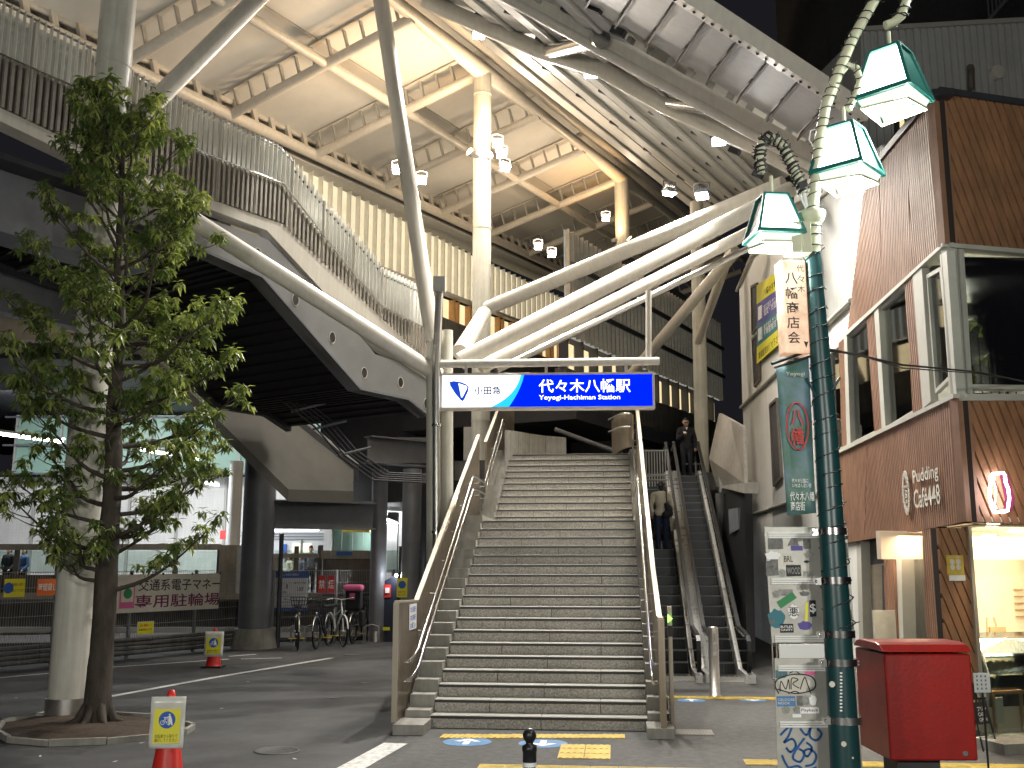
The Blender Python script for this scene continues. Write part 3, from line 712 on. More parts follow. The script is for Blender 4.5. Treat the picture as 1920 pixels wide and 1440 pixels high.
# edge girder D: deep pale box
dA, dB = (920, -43), (1556, 310)
A = RQ(*dA); B = RQ(*dB); sd = (B - A).normalized(); cd = sd.cross(nr).normalized()
mb = MB(); mb.box((A + B) / 2, B - A, cd * .16, nr * .26); mb.tube([A - nr * .16, B - nr * .16], .10, 12); mb.build('edge_girder', 'white_steel', leaf)
# cantilevered eaves: bracket fins with panels between
eA, eB = (1028, -150), (1615, 232)
m_ = 10
for j in range(m_ + 1):
    a = (1550 - 57 * (m_ - j), 298 - 35 * (m_ - j)); b = (1611 - 58 * (m_ - j), 236 - 37.8 * (m_ - j))
    pa = RQ(*a, .05); pb = RQ(*b, .04)
    mb = MB(); mb.prism([pa - nr * .05, pb - nr * .0, pb + nr * .08, pa.lerp(pb, .3) - nr * .12 + nr * .2, pa + nr * .12], sd * .03); mb.build('bracket_fin', 'fin_back', leaf)
    if j < m_:
        a2 = (1550 - 57 * (m_ - j - 1), 298 - 35 * (m_ - j - 1)); b2 = (1611 - 58 * (m_ - j - 1), 236 - 37.8 * (m_ - j - 1))
        g = .06
        qa, qb, qc, qd = RQ(*a, .10), RQ(*b, .08), RQ(*b2, .08), RQ(*a2, .10)
        mb = MB(); mb.prism([qa.lerp(qd, g), qb.lerp(qc, g), qc.lerp(qb, g), qd.lerp(qa, g)], nr * .03); mb.build('eaves_panel', 'louvre', leaf)
A = RQ(*eA, .06); B = RQ(*eB, .06)
mb = MB(); mb.box((A + B) / 2, B - A, cd * .30, nr * .05); mb.box((A + B) / 2 + cd * .14 + nr * .08, B - A, cd * .03, nr * .2)
mb.build('eaves_edge', 'white_steel', leaf)
mb = MB()
for j in range(34):
    p = A.lerp(B, (j + .5) / 34) - nr * .03; mb.ball(p, .025, 6)
mb.build('edge_bolts', 'dark_steel', leaf, kind='stuff')

# ---- columns
def column(pb, ptop, r, lab, cap=False, rings=(), m='column', grp='tall round canopy columns'):
    t = thing('round_column', lab, 'column', pb, grp)
    mb = MB(); mb.tube([pb, ptop], r, 28); mb.build('shaft', m, t)
    for z in rings:
        q = pb.lerp(ptop, (z - pb.z) / (ptop.z - pb.z)); mb = MB(); mb.tube([q, q + Z * .03], r + .012, 28); mb.build('joint_ring', m, t)
    if cap:
        mb = MB(); mb.tube([pb, pb + Z * .28], r + .025, 28); mb.build('base_collar', 'stainless_soft', t)
    return t
cb = V((-6.34, 15.1, 0)); ct = RP(-3.3, 0, 0); cL = V((cb.x, cb.y, 14.6))
column(cb, cL, .27, 'cream round column with steel base collar just behind the tree', True, (P(210, 128, 15.1).z, P(150, 870, 15.1).z))
c2 = P(905, 800, 26.9); c2b = V((R1.x, R1.y, 0)); column(c2b, R1 - Z * .1, .25, 'round column lit orange at its top, standing behind the stair head on the left', False, (P(905, 430, 26.9).z, P(905, 180, 26.9).z, P(905, 790, 26.9).z))
c3b = V((R2.x, R2.y, 3)); column(c3b, R2 - Z * .1, .27, 'round column lit orange at its top, farther back to the right of the sign', False, (P(1165, 480, 37).z,))
c4 = P(1315, 860, 32); column(V((c4.x, c4.y, 3.5)), V((P(1306, 380, 32).x, 32, P(1306, 380, 32).z)), .215, 'slender cream column rising behind the man in black on the escalator', False, (P(1312, 680, 32).z,))
# ---- forked struts
def strut(pts, r, lab, r2=None, m='white_steel', ends=False):
    mb = MB(); mb.tube(pts, r, 22, r2=r2); o = mb.build('strut_tube', m, None, lab, 'strut', 'diagonal struts holding the canopy', loc=pts[0]); return o
YN = 18.5
node = P(820, 690, YN)
strut([P(812, 640, YN + .3), P(708, -40, YN + 1.2)], .15, 'tall pale strut leaning up left from above the sign to the top edge', .165)
strut([P(822, 704, YN + .1), P(232, 330, 15.25)], .15, 'pale strut sloping down from the left column to the sign post')
strut([P(236, 245, 15.2), P(560, -80, 17.5)], .16, 'pale strut rising from the left column towards the top of the canopy')
strut([P(862, 678, YN + .2), RQ(1492, 338, -.2)], .165, 'thick pale strut rising right from behind the sign, middle one of the fan')
strut([P(900, 690, YN + .6), RQ(1520, 372, -.1)], .13, 'pale strut below the thick one, rising right from the sign')
strut([P(930, 694, YN + .9), RQ(1530, 402, -.05)], .07, 'thin dark edged pipe, lowest of the fan rising right from the sign', m='stainless_soft')
strut([P(915, 578, 26.0), RQ(1475, 338, -.1)], .19, 'upper pale strut rising right from the middle column to the wing')
strut([P(862, 660, YN + 1), P(908, 588, YN + 3)], .16, 'short stub tube with round end between the sign post and middle column')
strut([P(1168, 720, 33), P(1380, 470, 26)], .16, 'slim strut leaning right behind the right end of the sign')
strut([P(1309, 640, 31.5), P(1375, 455, 26)], .13, 'slim strut forking from the slender column behind the escalator')
for i, (x0, y0, x1, y1) in enumerate([(835, 538, 823, 545)]): pass
# front twin posts carrying the sign
t = thing('sign_post', 'pair of slim cream posts carrying the blue station sign beside the left parapet', 'post', P(828, 1100, YN))
b1 = P(815, 1120, YN); b2 = P(840, 1120, YN + .5)
xz = lambda x, y, Y: P(x, y, Y)
mb = MB(); mb.tube([V((b1.x, YN, 0)), P(812, 640, YN)], .125, 20); mb.build('post', 'column', t)
mb = MB(); mb.tube([V((b2.x, YN + .5, 0)), P(838, 620, YN + .5)], .115, 20); mb.build('post', 'column', t)
mb = MB(); mb.tube([P(824, 545, YN - .1), P(818, 690, YN - .15), P(819, 1060, YN - .15)], .075, 14); mb.build('drain_pipe', 'stainless_soft', t)
mb = MB(); mb.box(P(824, 534, YN - .1), V((.22, 0, 0)), V((0, .2, 0)), Z * .28); mb.build('clamp_box', 'louvre', t)
for y in (800, 1000): 
    mb = MB(); c = P(819, y, YN - .15); mb.tube([c, c + Z * .05], .095, 14); mb.build('pipe_clamp', 'stainless', t)
# ---- station sign
fs_ = Fr(P(1025, 735, YN - .2), V((1, -.04, 0)))
sg = thing('station_sign', 'long lit blue and white station name sign hanging above the stairs', 'sign', P(1025, 735, YN - .2))
mb = MB(); a = P(805, 683, YN - .1); b = P(1236, 677, YN - .25); mb.tube([a, b], .075, 14); mb.build('hanger_beam', 'white_steel', sg)
for x in (874, 1024, 1174):
    mb = MB(); mb.box(P(x, 690, YN - .18), V((.05, 0, 0)), V((0, .06, 0)), Z * .2); mb.build('hanger', 'white_steel', sg)
mb = MB(); mb.tube([P(1216, 676, YN - .2), P(1216, 545, YN - .2)], .055, 12); mb.build('hanger_post', 'white_steel', sg)
a0, b0 = fs_.px(824, 768); a1, b1 = fs_.px(1227, 697)
mb = MB(); fbox(mb, fs_, a0, a1, b0, b1, -.22, .0); mb.build('case', 'white_steel', sg, bevel=.01)
i_ = .045
x0, x1, y0, y1 = a0 + i_, a1 - i_, b0 + i_, b1 - i_; Wd = x1 - x0; Hh = y1 - y0
M['sign_white'] = glow('lit white acrylic', (.93, .97, 1), 1.35); M['sign_blue'] = glow('lit blue acrylic', (.0, .012, .80), 1.0)
M['sign_cyan'] = glow('lit light blue acrylic', (.02, .45, .85), .9); M['sign_navy'] = glow('lit logo blue', (.01, .05, .42), .8); M['sign_text'] = glow('lit lettering', (.012, .014, .09), .5)
def bez(p0, p1, p2, n=14): return [((1 - t) ** 2 * p0[0] + 2 * t * (1 - t) * p1[0] + t * t * p2[0], (1 - t) ** 2 * p0[1] + 2 * t * (1 - t) * p1[1] + t * t * p2[1]) for t in [i / n for i in range(n + 1)]]
fx = lambda u, v: (x0 + Wd * u, y0 + Hh * v)
c1 = bez(fx(.375, 1), fx(.355, .35), fx(.235, 0)); c2_ = bez(fx(.392, 1), fx(.375, .5), fx(.32, 0))
mb = MB(); fprism(mb, fs_, [fx(0, 0), fx(0, 1)] + c1, .002, .008); mb.build('white_panel', 'sign_white', sg)
mb = MB(); fprism(mb, fs_, c1 + c2_[::-1], .002, .008); mb.build('swoosh', 'sign_cyan', sg)
mb = MB(); fprism(mb, fs_, c2_ + [fx(1, 0), fx(1, 1)], .002, .008); mb.build('blue_panel', 'sign_blue', sg)
# logo
lg = [fx(*fr) for fr in [(.035, .80), (.055, .825), (.09, .79), (.115, .72), (.128, .64), (.125, .5), (.108, .25), (.10, .18), (.09, .21), (.06, .45), (.038, .68)]]
lw = [fx(*fr) for fr in [(.078, .75), (.118, .66), (.120, .60), (.098, .31), (.092, .30)]]
mb = MB(); fprism(mb, fs_, lg, .008, .011); mb.build('emblem', 'sign_navy', sg)
mb = MB(); fprism(mb, fs_, lw, .011, .014); mb.build('emblem_inset', 'sign_white', sg)
text('小田急', fs_, *fx(.152, .38), Hh * .27, 'sign_text', sg, w=Wd * .13, d=.012, bold=.024)
M['sign_letter'] = glow('lit white lettering', (1, 1, 1), 1.3)
text('代々木八幡駅', fs_, *fx(.462, .43), Hh * .43, 'sign_letter', sg, w=Wd * .435, d=.009, bold=.010)
text('Yoyogi-Hachiman Station', fs_, *fx(.462, .17), Hh * .19, 'sign_letter', sg, w=Wd * .385, d=.009, bold=.012)
# area lamp before the sign face, casting bluish light forward
lamp('AREA', fs_.w((x0 + x1) / 2, (y0 + y1) / 2, .12), 18, (.45, .5, 1), sg, aim=fs_.w((x0 + x1) / 2, (y0 + y1) / 2, 3), size=Wd, sizey=Hh)
# ---- floodlights
M['flood'] = glow('floodlight lens', (.93, .97, 1), 40)
FL = []
def flood(p, aim, w, lab, col=(1, .95, .86), s=.22, ang=130, hang=None):
    t = thing('floodlight', lab, 'floodlight', p, 'floodlights under the canopy')
    d = (V(aim) - V(p)).normalized(); x = d.cross(Z).normalized(); y = x.cross(d)
    mb = MB(); mb.box(V(p) - d * .06, x * s * 1.25, y * s * 1.0, d * .10); 
    for i in range(5): mb.box(V(p) - d * .15 + x * (i - 2) * s * .22, x * .015, y * s * .8, d * .08)
    mb.build('housing', 'dark_steel' if 0 else 'grey_steel', t)
    mb = MB(); mb.box(V(p) - d * .003, x * s * 1.1, y * s * .85, d * .012); mb.build('lens', 'flood', t)
    h = V(hang) if hang else V(p) + Z * .30
    mb = MB(); mb.tube([V(p) - d * .1 - x * s * .7, V(p) - d * .1 - x * s * .7 + Z * .2, h, V(p) - d * .1 + x * s * .7 + Z * .2, V(p) - d * .1 + x * s * .7], .018, 6); mb.build('bracket', 'grey_steel', t)
    lamp('SPOT', V(p) + d * .03, w, col, t, aim=aim, size=.12, angle=ang, blend=.7)
    return t
# ================================================================ UPPER WALKWAY AND ITS STAIR (left)
A_ = P(210, 322, 16.0); B_ = PZ(500, 425, A_.z); wx = V(((B_ - A_).x, (B_ - A_).y, 0)).normalized()
fw = Fr(A_, wx)
def line(fr, pts): return [fr.px(*p) for p in pts]
def at(L, a):
    for (a0, b0), (a1, b1) in zip(L[:-1], L[1:]):
        if a <= a1: return b0 + (b1 - b0) * (a - a0) / (a1 - a0)
    (a0, b0), (a1, b1) = L[-2:]; return b0 + (b1 - b0) * (a - a0) / (a1 - a0)
TOP = line(fw, [(-60, -20), (0, 7), (177, 97), (317, 180), (520, 277), (548, 306), (597, 368), (702, 487), (713, 505), (788, 540), (803, 556)])
MID = line(fw, [(-60, 80), (0, 107), (167, 180), (380, 290), (525, 346), (597, 439), (657, 514), (709, 574), (803, 623)])
BOT = line(fw, [(-60, 172), (0, 202), (160, 277), (333, 354), (525, 418), (803, 681)])
M['glass_lit'] = mat('milky glass railing panel', (.62, .63, .58), .2, noise=.25, nscale=3, spec=.8, alpha=.5)
walk = thing('footbridge', 'raised footbridge with stepped stair and silver fin railings crossing behind the tree', 'footbridge', fw.w(0, 0))
aS = fw.px(-55, 170)[0]; aE = fw.px(803, 681)[0]
NF = 96
for i in range(NF):
    a = aS + (aE - aS) * i / (NF - 1); t, m_, b = at(TOP, a), at(MID, a), at(BOT, a)
    piece('upper_fin', 'fin', fw.w(a, (t + m_) / 2 + .02, .05), fw.x * .012 + fw.n * 0, fw.n * .085, Z * (t - m_ + .04), walk)
    if i % 1 == 0: piece('lower_fin', 'fin_brown', fw.w(a + .01, (m_ + b) / 2, .035), fw.x * .05, fw.n * .05, Z * (m_ - b), walk)
for i in range(0, NF - 8, 8):
    a = aS + (aE - aS) * i / (NF - 1); a2 = aS + (aE - aS) * (i + 8) / (NF - 1)
    k_ = 6; mb = MB(); P0 = [(a + (a2 - a) * j / k_) for j in range(k_ + 1)]
    fprism(mb, fw, [(q, at(TOP, q) - .05) for q in P0] + [(q, at(MID, q) + .02) for q in P0[::-1]], -.06, -.045); mb.build('glass_panel', 'glass_lit', walk)
    mb = MB(); fprism(mb, fw, [(q, at(MID, q)) for q in P0] + [(q, at(BOT, q)) for q in P0[::-1]], -.06, -.03); mb.build('back_panel', 'fin_back', walk)
    piece('railing_post', 'white_steel', fw.w(a, (at(TOP, a) + at(BOT, a)) / 2, -.0), fw.x * .06, fw.n * .09, Z * (at(TOP, a) - at(BOT, a)), walk)
def follow(name, L, r, d, dz, m='stainless_soft'):
    mb = MB(); mb.tube([fw.w(a, b + dz, d) for a, b in L], r, 8); mb.build(name, m, walk)
for px_, py_ in ((60, 150), (330, 260), (480, 340), (640, 500), (750, 590)): a_, b_ = fw.px(px_, py_); lamp('POINT', fw.w(a_, b_ + .6, -1.6), 38, (1, .93, .8), walk, size=.15, name='walkway_light')
follow('top_rail', TOP[:6], .022, .05, 0); follow('stair_rail', TOP[5:], .018, .02, -.12, 'dark_steel'); follow('mid_rail', MID, .016, .10, 0, 'stainless')
# fascia under the walkway
fa = line(fw, [(-60, 172), (0, 203), (160, 278), (333, 354), (525, 419)])
fbm = line(fw, [(-60, 196), (0, 228), (160, 305), (283, 352), (499, 432)])
mb = MB(); fprism(mb, fw, fa + fbm[::-1], -.3, .02)
mb.build('fascia', 'white_steel', walk)
nst = 12; s0 = fw.px(525, 419); s1 = fw.px(803, 681); saw = []
for i in range(nst):
    aa = s0[0] + (s1[0] - s0[0]) * i / nst; ab = s0[0] + (s1[0] - s0[0]) * (i + 1) / nst; bb = s0[1] + (s1[1] - s0[1]) * i / nst
    saw += [(aa, bb), (ab - .001, bb)]
saw.append(s1)
low = line(fw, [(499, 432), (634, 578), (700, 645), (803, 712)])
mb = MB(); fprism(mb, fw, saw + low[::-1], -.25, .02); mb.build('stepped_stringer', 'white_steel', walk)
# girder; rimmed black discs paint the dark of its round holes
up = line(fw, [(240, 338), (390, 409), (508, 450), (630, 574), (705, 664), (750, 678), (803, 716)])
lo = line(fw, [(240, 412), (285, 432), (488, 521), (672, 731), (762, 750), (803, 782)])
mb = MB(); fprism(mb, fw, up + lo[::-1], -.22, -.02); g0 = mb.build('holed_girder', 'girder_grey', walk)
mb = MB()
for (a0, b0), (a1, b1) in zip(lo[:-1], lo[1:]): mb.prism([fw.w(a0, b0 - .0, .06), fw.w(a1, b1, .06), fw.w(a1, b1, -.3), fw.w(a0, b0, -.3)], Z * .05)
mb.build('girder_flange', 'grey_steel', walk)
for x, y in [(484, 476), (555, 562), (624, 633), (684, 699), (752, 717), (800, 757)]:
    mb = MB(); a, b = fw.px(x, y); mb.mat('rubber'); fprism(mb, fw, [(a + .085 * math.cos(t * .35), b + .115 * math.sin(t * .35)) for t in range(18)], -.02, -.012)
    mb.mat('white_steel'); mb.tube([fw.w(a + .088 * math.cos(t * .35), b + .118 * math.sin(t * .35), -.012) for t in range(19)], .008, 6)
    mb.build('hole_disc', None, walk)
# underside of the stair: black corrugated deck, far girder
DW = 4.4
mb = MB()
for (a0, b0), (a1, b1) in zip(lo[:-1], lo[1:]):
    mb.prism([fw.w(a0, b0 + .12, -.24), fw.w(a1, b1 + .12, -.24), fw.w(a1, b1 + .12, -DW), fw.w(a0, b0 + .12, -DW)], Z * .05)
    nseg = max(2, int((a1 - a0) / .22))
    for j in range(nseg):
        t = (j + .5) / nseg; c = fw.w(a0 + (a1 - a0) * t, b0 + (b1 - b0) * t + .10, -(DW + .24) / 2); mb.box(c, (fw.x * (a1 - a0) + Z * (b1 - b0)).normalized() * .09, fw.n * (DW - .3), Z * .05)
mb.build('corrugated_deck', 'black_deck', walk)
mb = MB(); fprism(mb, fw, up + lo[::-1], -DW - .2, -DW); mb.build('far_girder', 'dark_steel', walk)
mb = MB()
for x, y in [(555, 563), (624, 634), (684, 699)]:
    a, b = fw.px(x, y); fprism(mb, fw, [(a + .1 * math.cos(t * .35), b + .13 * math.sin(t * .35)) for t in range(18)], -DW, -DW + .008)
mb.build('far_hole_disc', 'rubber', walk)  # black discs paint the dark of the far girder's holes
# walkway underside, box girder and cross beams on the left
aL = fw.px(-60, 200)[0]; aR = fw.px(300, 360)[0]; bz = fw.px(210, 335)[1]
mb = MB(); fbox(mb, fw, aL - 3, aR + 2.5, bz - .15, bz - .05, -5.2, -.32); mb.build('deck_slab', 'dark_steel', walk)
mb = MB(); fbox(mb, fw, aL - 3, aR + .4, bz - 1.15, bz - .15, -1.5, -.75); mb.build('box_girder', 'grey_steel', walk, bevel=.02)
for i in range(9):
    a = aL - 2 + i * 1.35; mb = MB(); fbox(mb, fw, a, a + .16, bz - .62, bz - .15, -5.0, -1.6); mb.build('cross_beam', 'grey_steel', walk)
mb = MB(); fbox(mb, fw, aL - 3, aR + 3, bz - 1.35, bz - .2, -5.3, -4.9); mb.build('edge_beam', 'grey_steel', walk)
# pipes and cable ladder under the stair
lad = thing('cable_ladder', 'dark cable ladder running down under the footbridge stair', 'cable ladder', P(560, 800, 24))
Lp = [(300, 560), (420, 660), (500, 730), (590, 800), (640, 858), (700, 900), (800, 905)]
Yl = [21, 22, 22.8, 23.5, 24, 24.6, 25.5]
for j in range(5):
    mb = MB(); mb.tube([P(x + j * 7, y - j * 3.4, Y + j * .1) for (x, y), Y in zip(Lp, Yl)], .022, 6); mb.build('cable', 'dark_steel', lad)
for x, y, Y in [(345, 590, 21.4), (510, 728, 22.9), (560, 762, 23.3), (600, 795, 23.6), (645, 845, 24.1)]:
    mb = MB(); mb.tube([P(x - 14, y + 10, Y), P(x + 50, y - 6, Y + .1)], .03, 6); mb.build('rung', 'grey_steel', lad)

# ================================================================ STATION BUILDING behind fins
eh = V((rd.x, rd.y, 0)).normalized()
o1 = RP(0, 1.08); fb1 = Fr(V((o1.x, o1.y, 0)), eh)
bld = thing('station_building', 'station building with tall silver fin screen and timber framed windows', 'building', fb1.w(0, 5))
T1 = line(fb1, [(540, 300), (640, 355), (887, 480), (1040, 553), (1190, 622)]); B1 = line(fb1, [(540, 437), (690, 491), (833, 547), (987, 606), (1190, 686)])
W1 = line(fb1, [(540, 480), (690, 535), (833, 596), (987, 655), (1225, 752)])
M['lit_room'] = mat('lit interior seen through frosted glass', (.5, .45, .34), .7, noise=.5, nscale=.9, emit=(1, .86, .58), estr=.42)
M['lit_window'] = mat('lit warm room behind window', (.5, .42, .28), .7, noise=.6, nscale=1.3, emit=(1, .80, .45), estr=.55)
a0 = T1[0][0]; a1 = T1[-1][0]; n1 = 62
for i in range(n1):
    a = a0 + (a1 - a0) * i / (n1 - 1); t, b = at(T1, a), at(B1, a)
    piece('screen_fin', 'fin', fb1.w(a, (t + b) / 2, .08), fb1.x * .05, fb1.n * .16, Z * (t - b), bld)
for i in range(12):
    a = a0 + (a1 - a0) * i / 12; a2 = a0 + (a1 - a0) * (i + 1) / 12; mb = MB(); fprism(mb, fb1, [(a, at(T1, a)), (a2, at(T1, a2)), (a2, at(B1, a2)), (a, at(B1, a))], -.06, -.03); mb.build('screen_glass', 'lit_room', bld)
    mb = MB(); fprism(mb, fb1, [(a, at(B1, a)), (a2, at(B1, a2)), (a2, at(B1, a2) - .12), (a, at(B1, a) - .12)], -.1, .12); mb.build('sill_beam', 'louvre', bld)
    for q, s_ in ((a, .5), ((a + a2) / 2, .5)):
        q2 = q + (a2 - a) * .5; mb = MB(); e = .05
        wpoly = [(q + e, at(B1, q) - .14), (q2 - e, at(B1, q2) - .14), (q2 - e, at(W1, q2)), (q + e, at(W1, q))]
        fprism(mb, fb1, wpoly, -.35, -.3); wd = mb.build('window', 'lit_window', bld)
        for qq, wid in ((q, .10), (q + .28 * (a2 - a) * .5, .03)):
            piece('window_frame', 'wood_frame', fb1.w(qq, (at(B1, q) - .14 + at(W1, q)) / 2, -.2), fb1.x * wid, fb1.n * .3, Z * (at(B1, q) - .14 - at(W1, q)), wd)
    mb = MB(); fprism(mb, fb1, [(a, at(W1, a)), (a2, at(W1, a2)), (a2, at(W1, a2) - 1.5), (a, at(W1, a) - 1.5)], -.4, .0); mb.build('parapet_band', 'concrete_dark', bld)
mb = MB(); fbox(mb, fb1, a0 - 1, a1 + 10, 9.0, 12.2, -4, -1.2); mb.build('building_core', 'room', bld)
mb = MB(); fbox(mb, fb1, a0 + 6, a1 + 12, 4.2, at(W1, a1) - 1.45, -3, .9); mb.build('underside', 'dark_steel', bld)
# nearer right wing
p2 = P(1187, 600, 35.5); d2 = V((math.sin(R(28)), math.cos(R(28)), 0)); fb2 = Fr(V((p2.x, p2.y, 0)), d2)
wing = thing('station_wing', 'dark station wing with tall fins and small lit windows right of the sign', 'building', fb2.w(0, 5))
T2 = line(fb2, [(1060, 430), (1187, 510), (1290, 572), (1345, 606)]); B2 = line(fb2, [(1060, 628), (1187, 684), (1303, 731), (1345, 749)]); W2 = line(fb2, [(1060, 688), (1187, 738), (1303, 777), (1345, 792)]); C2 = line(fb2, [(1060, 755), (1187, 790), (1303, 832), (1345, 846)])
a0 = T2[0][0]; a1 = T2[-1][0]; n2 = 46
for i in range(n2):
    a = a0 + (a1 - a0) * i / (n2 - 1); piece('screen_fin', 'fin_brown', fb2.w(a, (at(T2, a) + at(B2, a)) / 2, .08), fb2.x * .045, fb2.n * .14, Z * (at(T2, a) - at(B2, a)), wing)
M['lit_dim'] = mat('dim glass behind fins', (.10, .10, .09), .3, noise=.6, nscale=.8, emit=(.9, .95, .85), estr=.17)
n3 = 14
for i in range(n3):
    a = a0 + (a1 - a0) * i / n3; a2 = a0 + (a1 - a0) * (i + 1) / n3
    mb = MB(); fprism(mb, fb2, [(a, at(T2, a)), (a2, at(T2, a2)), (a2, at(B2, a2)), (a, at(B2, a))], -.06, -.03); mb.build('screen_glass', 'lit_dim', wing)
    mb = MB(); fprism(mb, fb2, [(a + .06, at(B2, a) - .1), (a2 - .06, at(B2, a2) - .1), (a2 - .06, at(W2, a2)), (a + .06, at(W2, a))], -.3, -.26); wd = mb.build('window', 'lit_window', wing)
    piece('window_frame', 'dark_steel', fb2.w(a, (at(B2, a) + at(W2, a)) / 2, -.1), fb2.x * .08, fb2.n * .3, Z * (at(B2, a) - at(W2, a)), wd)
    piece('curtain', 'wood_frame', fb2.w(a + (a2 - a) * .25, (at(B2, a) + at(W2, a)) / 2, -.2), fb2.x * .12, fb2.n * .05, Z * (at(B2, a) - at(W2, a)) * .9, wd)
    mb = MB(); fprism(mb, fb2, [(a, at(W2, a)), (a2, at(W2, a2)), (a2, at(C2, a2)), (a, at(C2, a))], -.4, 0); mb.build('parapet_band', 'concrete_dark', wing)
    if i % 2: piece('slot_light', 'lit_window', fb2.w((a + a2) / 2, at(C2, a) - .12, -.05), fb2.x * .22, fb2.n * .02, Z * .05, wing)
for f_ in (.30, .66):
    pts = [fb2.w(a, at(B2, a) + (at(T2, a) - at(B2, a)) * f_, .2) for a in (a0, a1)]; mb = MB(); mb.tube(pts, .09, 8); mb.build('cross_rail', 'dark_steel', wing)
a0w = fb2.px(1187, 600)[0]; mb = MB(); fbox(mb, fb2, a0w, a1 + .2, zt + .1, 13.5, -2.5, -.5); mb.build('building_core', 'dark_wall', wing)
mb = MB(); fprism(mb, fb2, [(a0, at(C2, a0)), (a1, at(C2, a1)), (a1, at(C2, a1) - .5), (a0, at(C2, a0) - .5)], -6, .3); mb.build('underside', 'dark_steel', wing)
mb = MB(); mb.tube([P(1040, 805, 30), P(1150, 845, 30)], .07, 8); mb.build('hanging_pipe', 'grey_steel', wing)

# ================================================================ UNDER THE FOOTBRIDGE: slab, beams, dark columns
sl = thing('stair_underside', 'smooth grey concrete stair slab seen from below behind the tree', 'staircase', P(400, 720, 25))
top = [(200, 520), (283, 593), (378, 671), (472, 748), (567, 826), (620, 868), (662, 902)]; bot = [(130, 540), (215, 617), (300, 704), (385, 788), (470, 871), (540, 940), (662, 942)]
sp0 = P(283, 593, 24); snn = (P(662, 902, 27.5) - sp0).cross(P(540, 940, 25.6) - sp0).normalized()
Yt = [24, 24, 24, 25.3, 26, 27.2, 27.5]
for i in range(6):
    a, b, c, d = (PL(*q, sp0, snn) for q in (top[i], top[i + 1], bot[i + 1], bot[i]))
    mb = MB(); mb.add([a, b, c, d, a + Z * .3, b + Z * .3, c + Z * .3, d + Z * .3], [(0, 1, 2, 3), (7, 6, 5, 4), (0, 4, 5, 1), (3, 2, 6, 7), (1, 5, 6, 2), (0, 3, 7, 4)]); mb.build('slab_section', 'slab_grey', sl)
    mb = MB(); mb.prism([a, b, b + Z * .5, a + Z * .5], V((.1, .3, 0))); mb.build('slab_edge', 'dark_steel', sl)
def gird(lab, x0, y0, x1, y1, Y0, Y1, dep, m='grey_steel', flanges=True):
    t = thing('steel_girder', lab, 'girder', P(x0, y1, Y0))
    a, b, c, d = P(x0, y0, Y0), P(x1, y0, Y1), P(x1, y1, Y1), P(x0, y1, Y0)
    w_ = (b - a).normalized(); n = w_.cross(Z); 
    mb = MB(); mb.prism([a, b, V((*b.xy, c.z)), V((*a.xy, d.z))], -n * .04); mb.build('web', m, t)
    for z0 in (a.z, d.z):
        mb = MB(); mb.prism([V((*(a + n * dep / 2).xy, z0)), V((*(b + n * dep / 2).xy, z0)), V((*(b - n * dep / 2).xy, z0)), V((*(a - n * dep / 2).xy, z0))], Z * .04); mb.build('flange', m, t)
    return t
gird('deep grey steel girder between the big grey column and dark columns', 505, 940, 700, 990, 27.5, 29.0, .5)
gird('grey steel girder high under the bridge beside the sign posts', 690, 820, 810, 868, 28.5, 30, .4)
gird('dark girder far left under the footbridge', -20, 500, 108, 545, 24, 26, .4, 'louvre')
gird('pale girder crossing behind the tree top under the footbridge', -20, 590, 250, 640, 30, 30, .4, 'white_steel')
gird('thin pale girder behind the middle of the tree', -20, 645, 300, 668, 33, 33, .3, 'white_steel')
gird('long dark girder over the bright platform behind the tree', -20, 860, 450, 905, 34, 36, .4, 'dark_steel') if 0 else None
def dcol(x, yb, Y, r, lab, ytop=780, m='grey_steel', base=None):
    pb = P(x, yb, Y); pb = V((pb.x, pb.y, 0)); t = thing('steel_column', lab, 'column', pb, 'grey columns under the footbridge')
    mb = MB(); mb.tube([pb, V((pb.x, pb.y, P(x, ytop, Y).z))], r, 24); mb.build('shaft', m, t)
    if base: mb = MB(); mb.tube([pb, pb + Z * base], r * 1.45, 24, r2=r * 1.25); mb.build('base', 'concrete', t)
    else: mb = MB(); mb.tube([pb, pb + Z * .3], r * 1.06, 24); mb.build('base', 'stainless_soft', t)
    return t
dcol(475, 1215, 27.4, .42, 'big glossy grey column on a pale concrete foot left of the bicycles', 860, 'grey_steel', .5)
dcol(706, 1195, 29.6, .23, 'dark grey column with bicycle at its foot', 880)
dcol(768, 1195, 29.0, .27, 'dark grey column with yellow notice just left of the stair parapet', 880)
dcol(795, 1195, 31.0, .22, 'dark column right behind the left stair parapet', 860, 'dark_steel')
dcol(435, 1060, 34, .22, 'pale column in the bright platform area left of the big grey column', 865, 'wall_white')
mb = MB(); mb.box(P(905, 835, 27.6), V((1.0, 0, 0)), V((0, .8, 0)), Z * .9); mb.build('junction_box', 'louvre', None, 'pale steel box fixed at the middle column behind the parapet', 'box', loc=P(905, 835, 27.6))
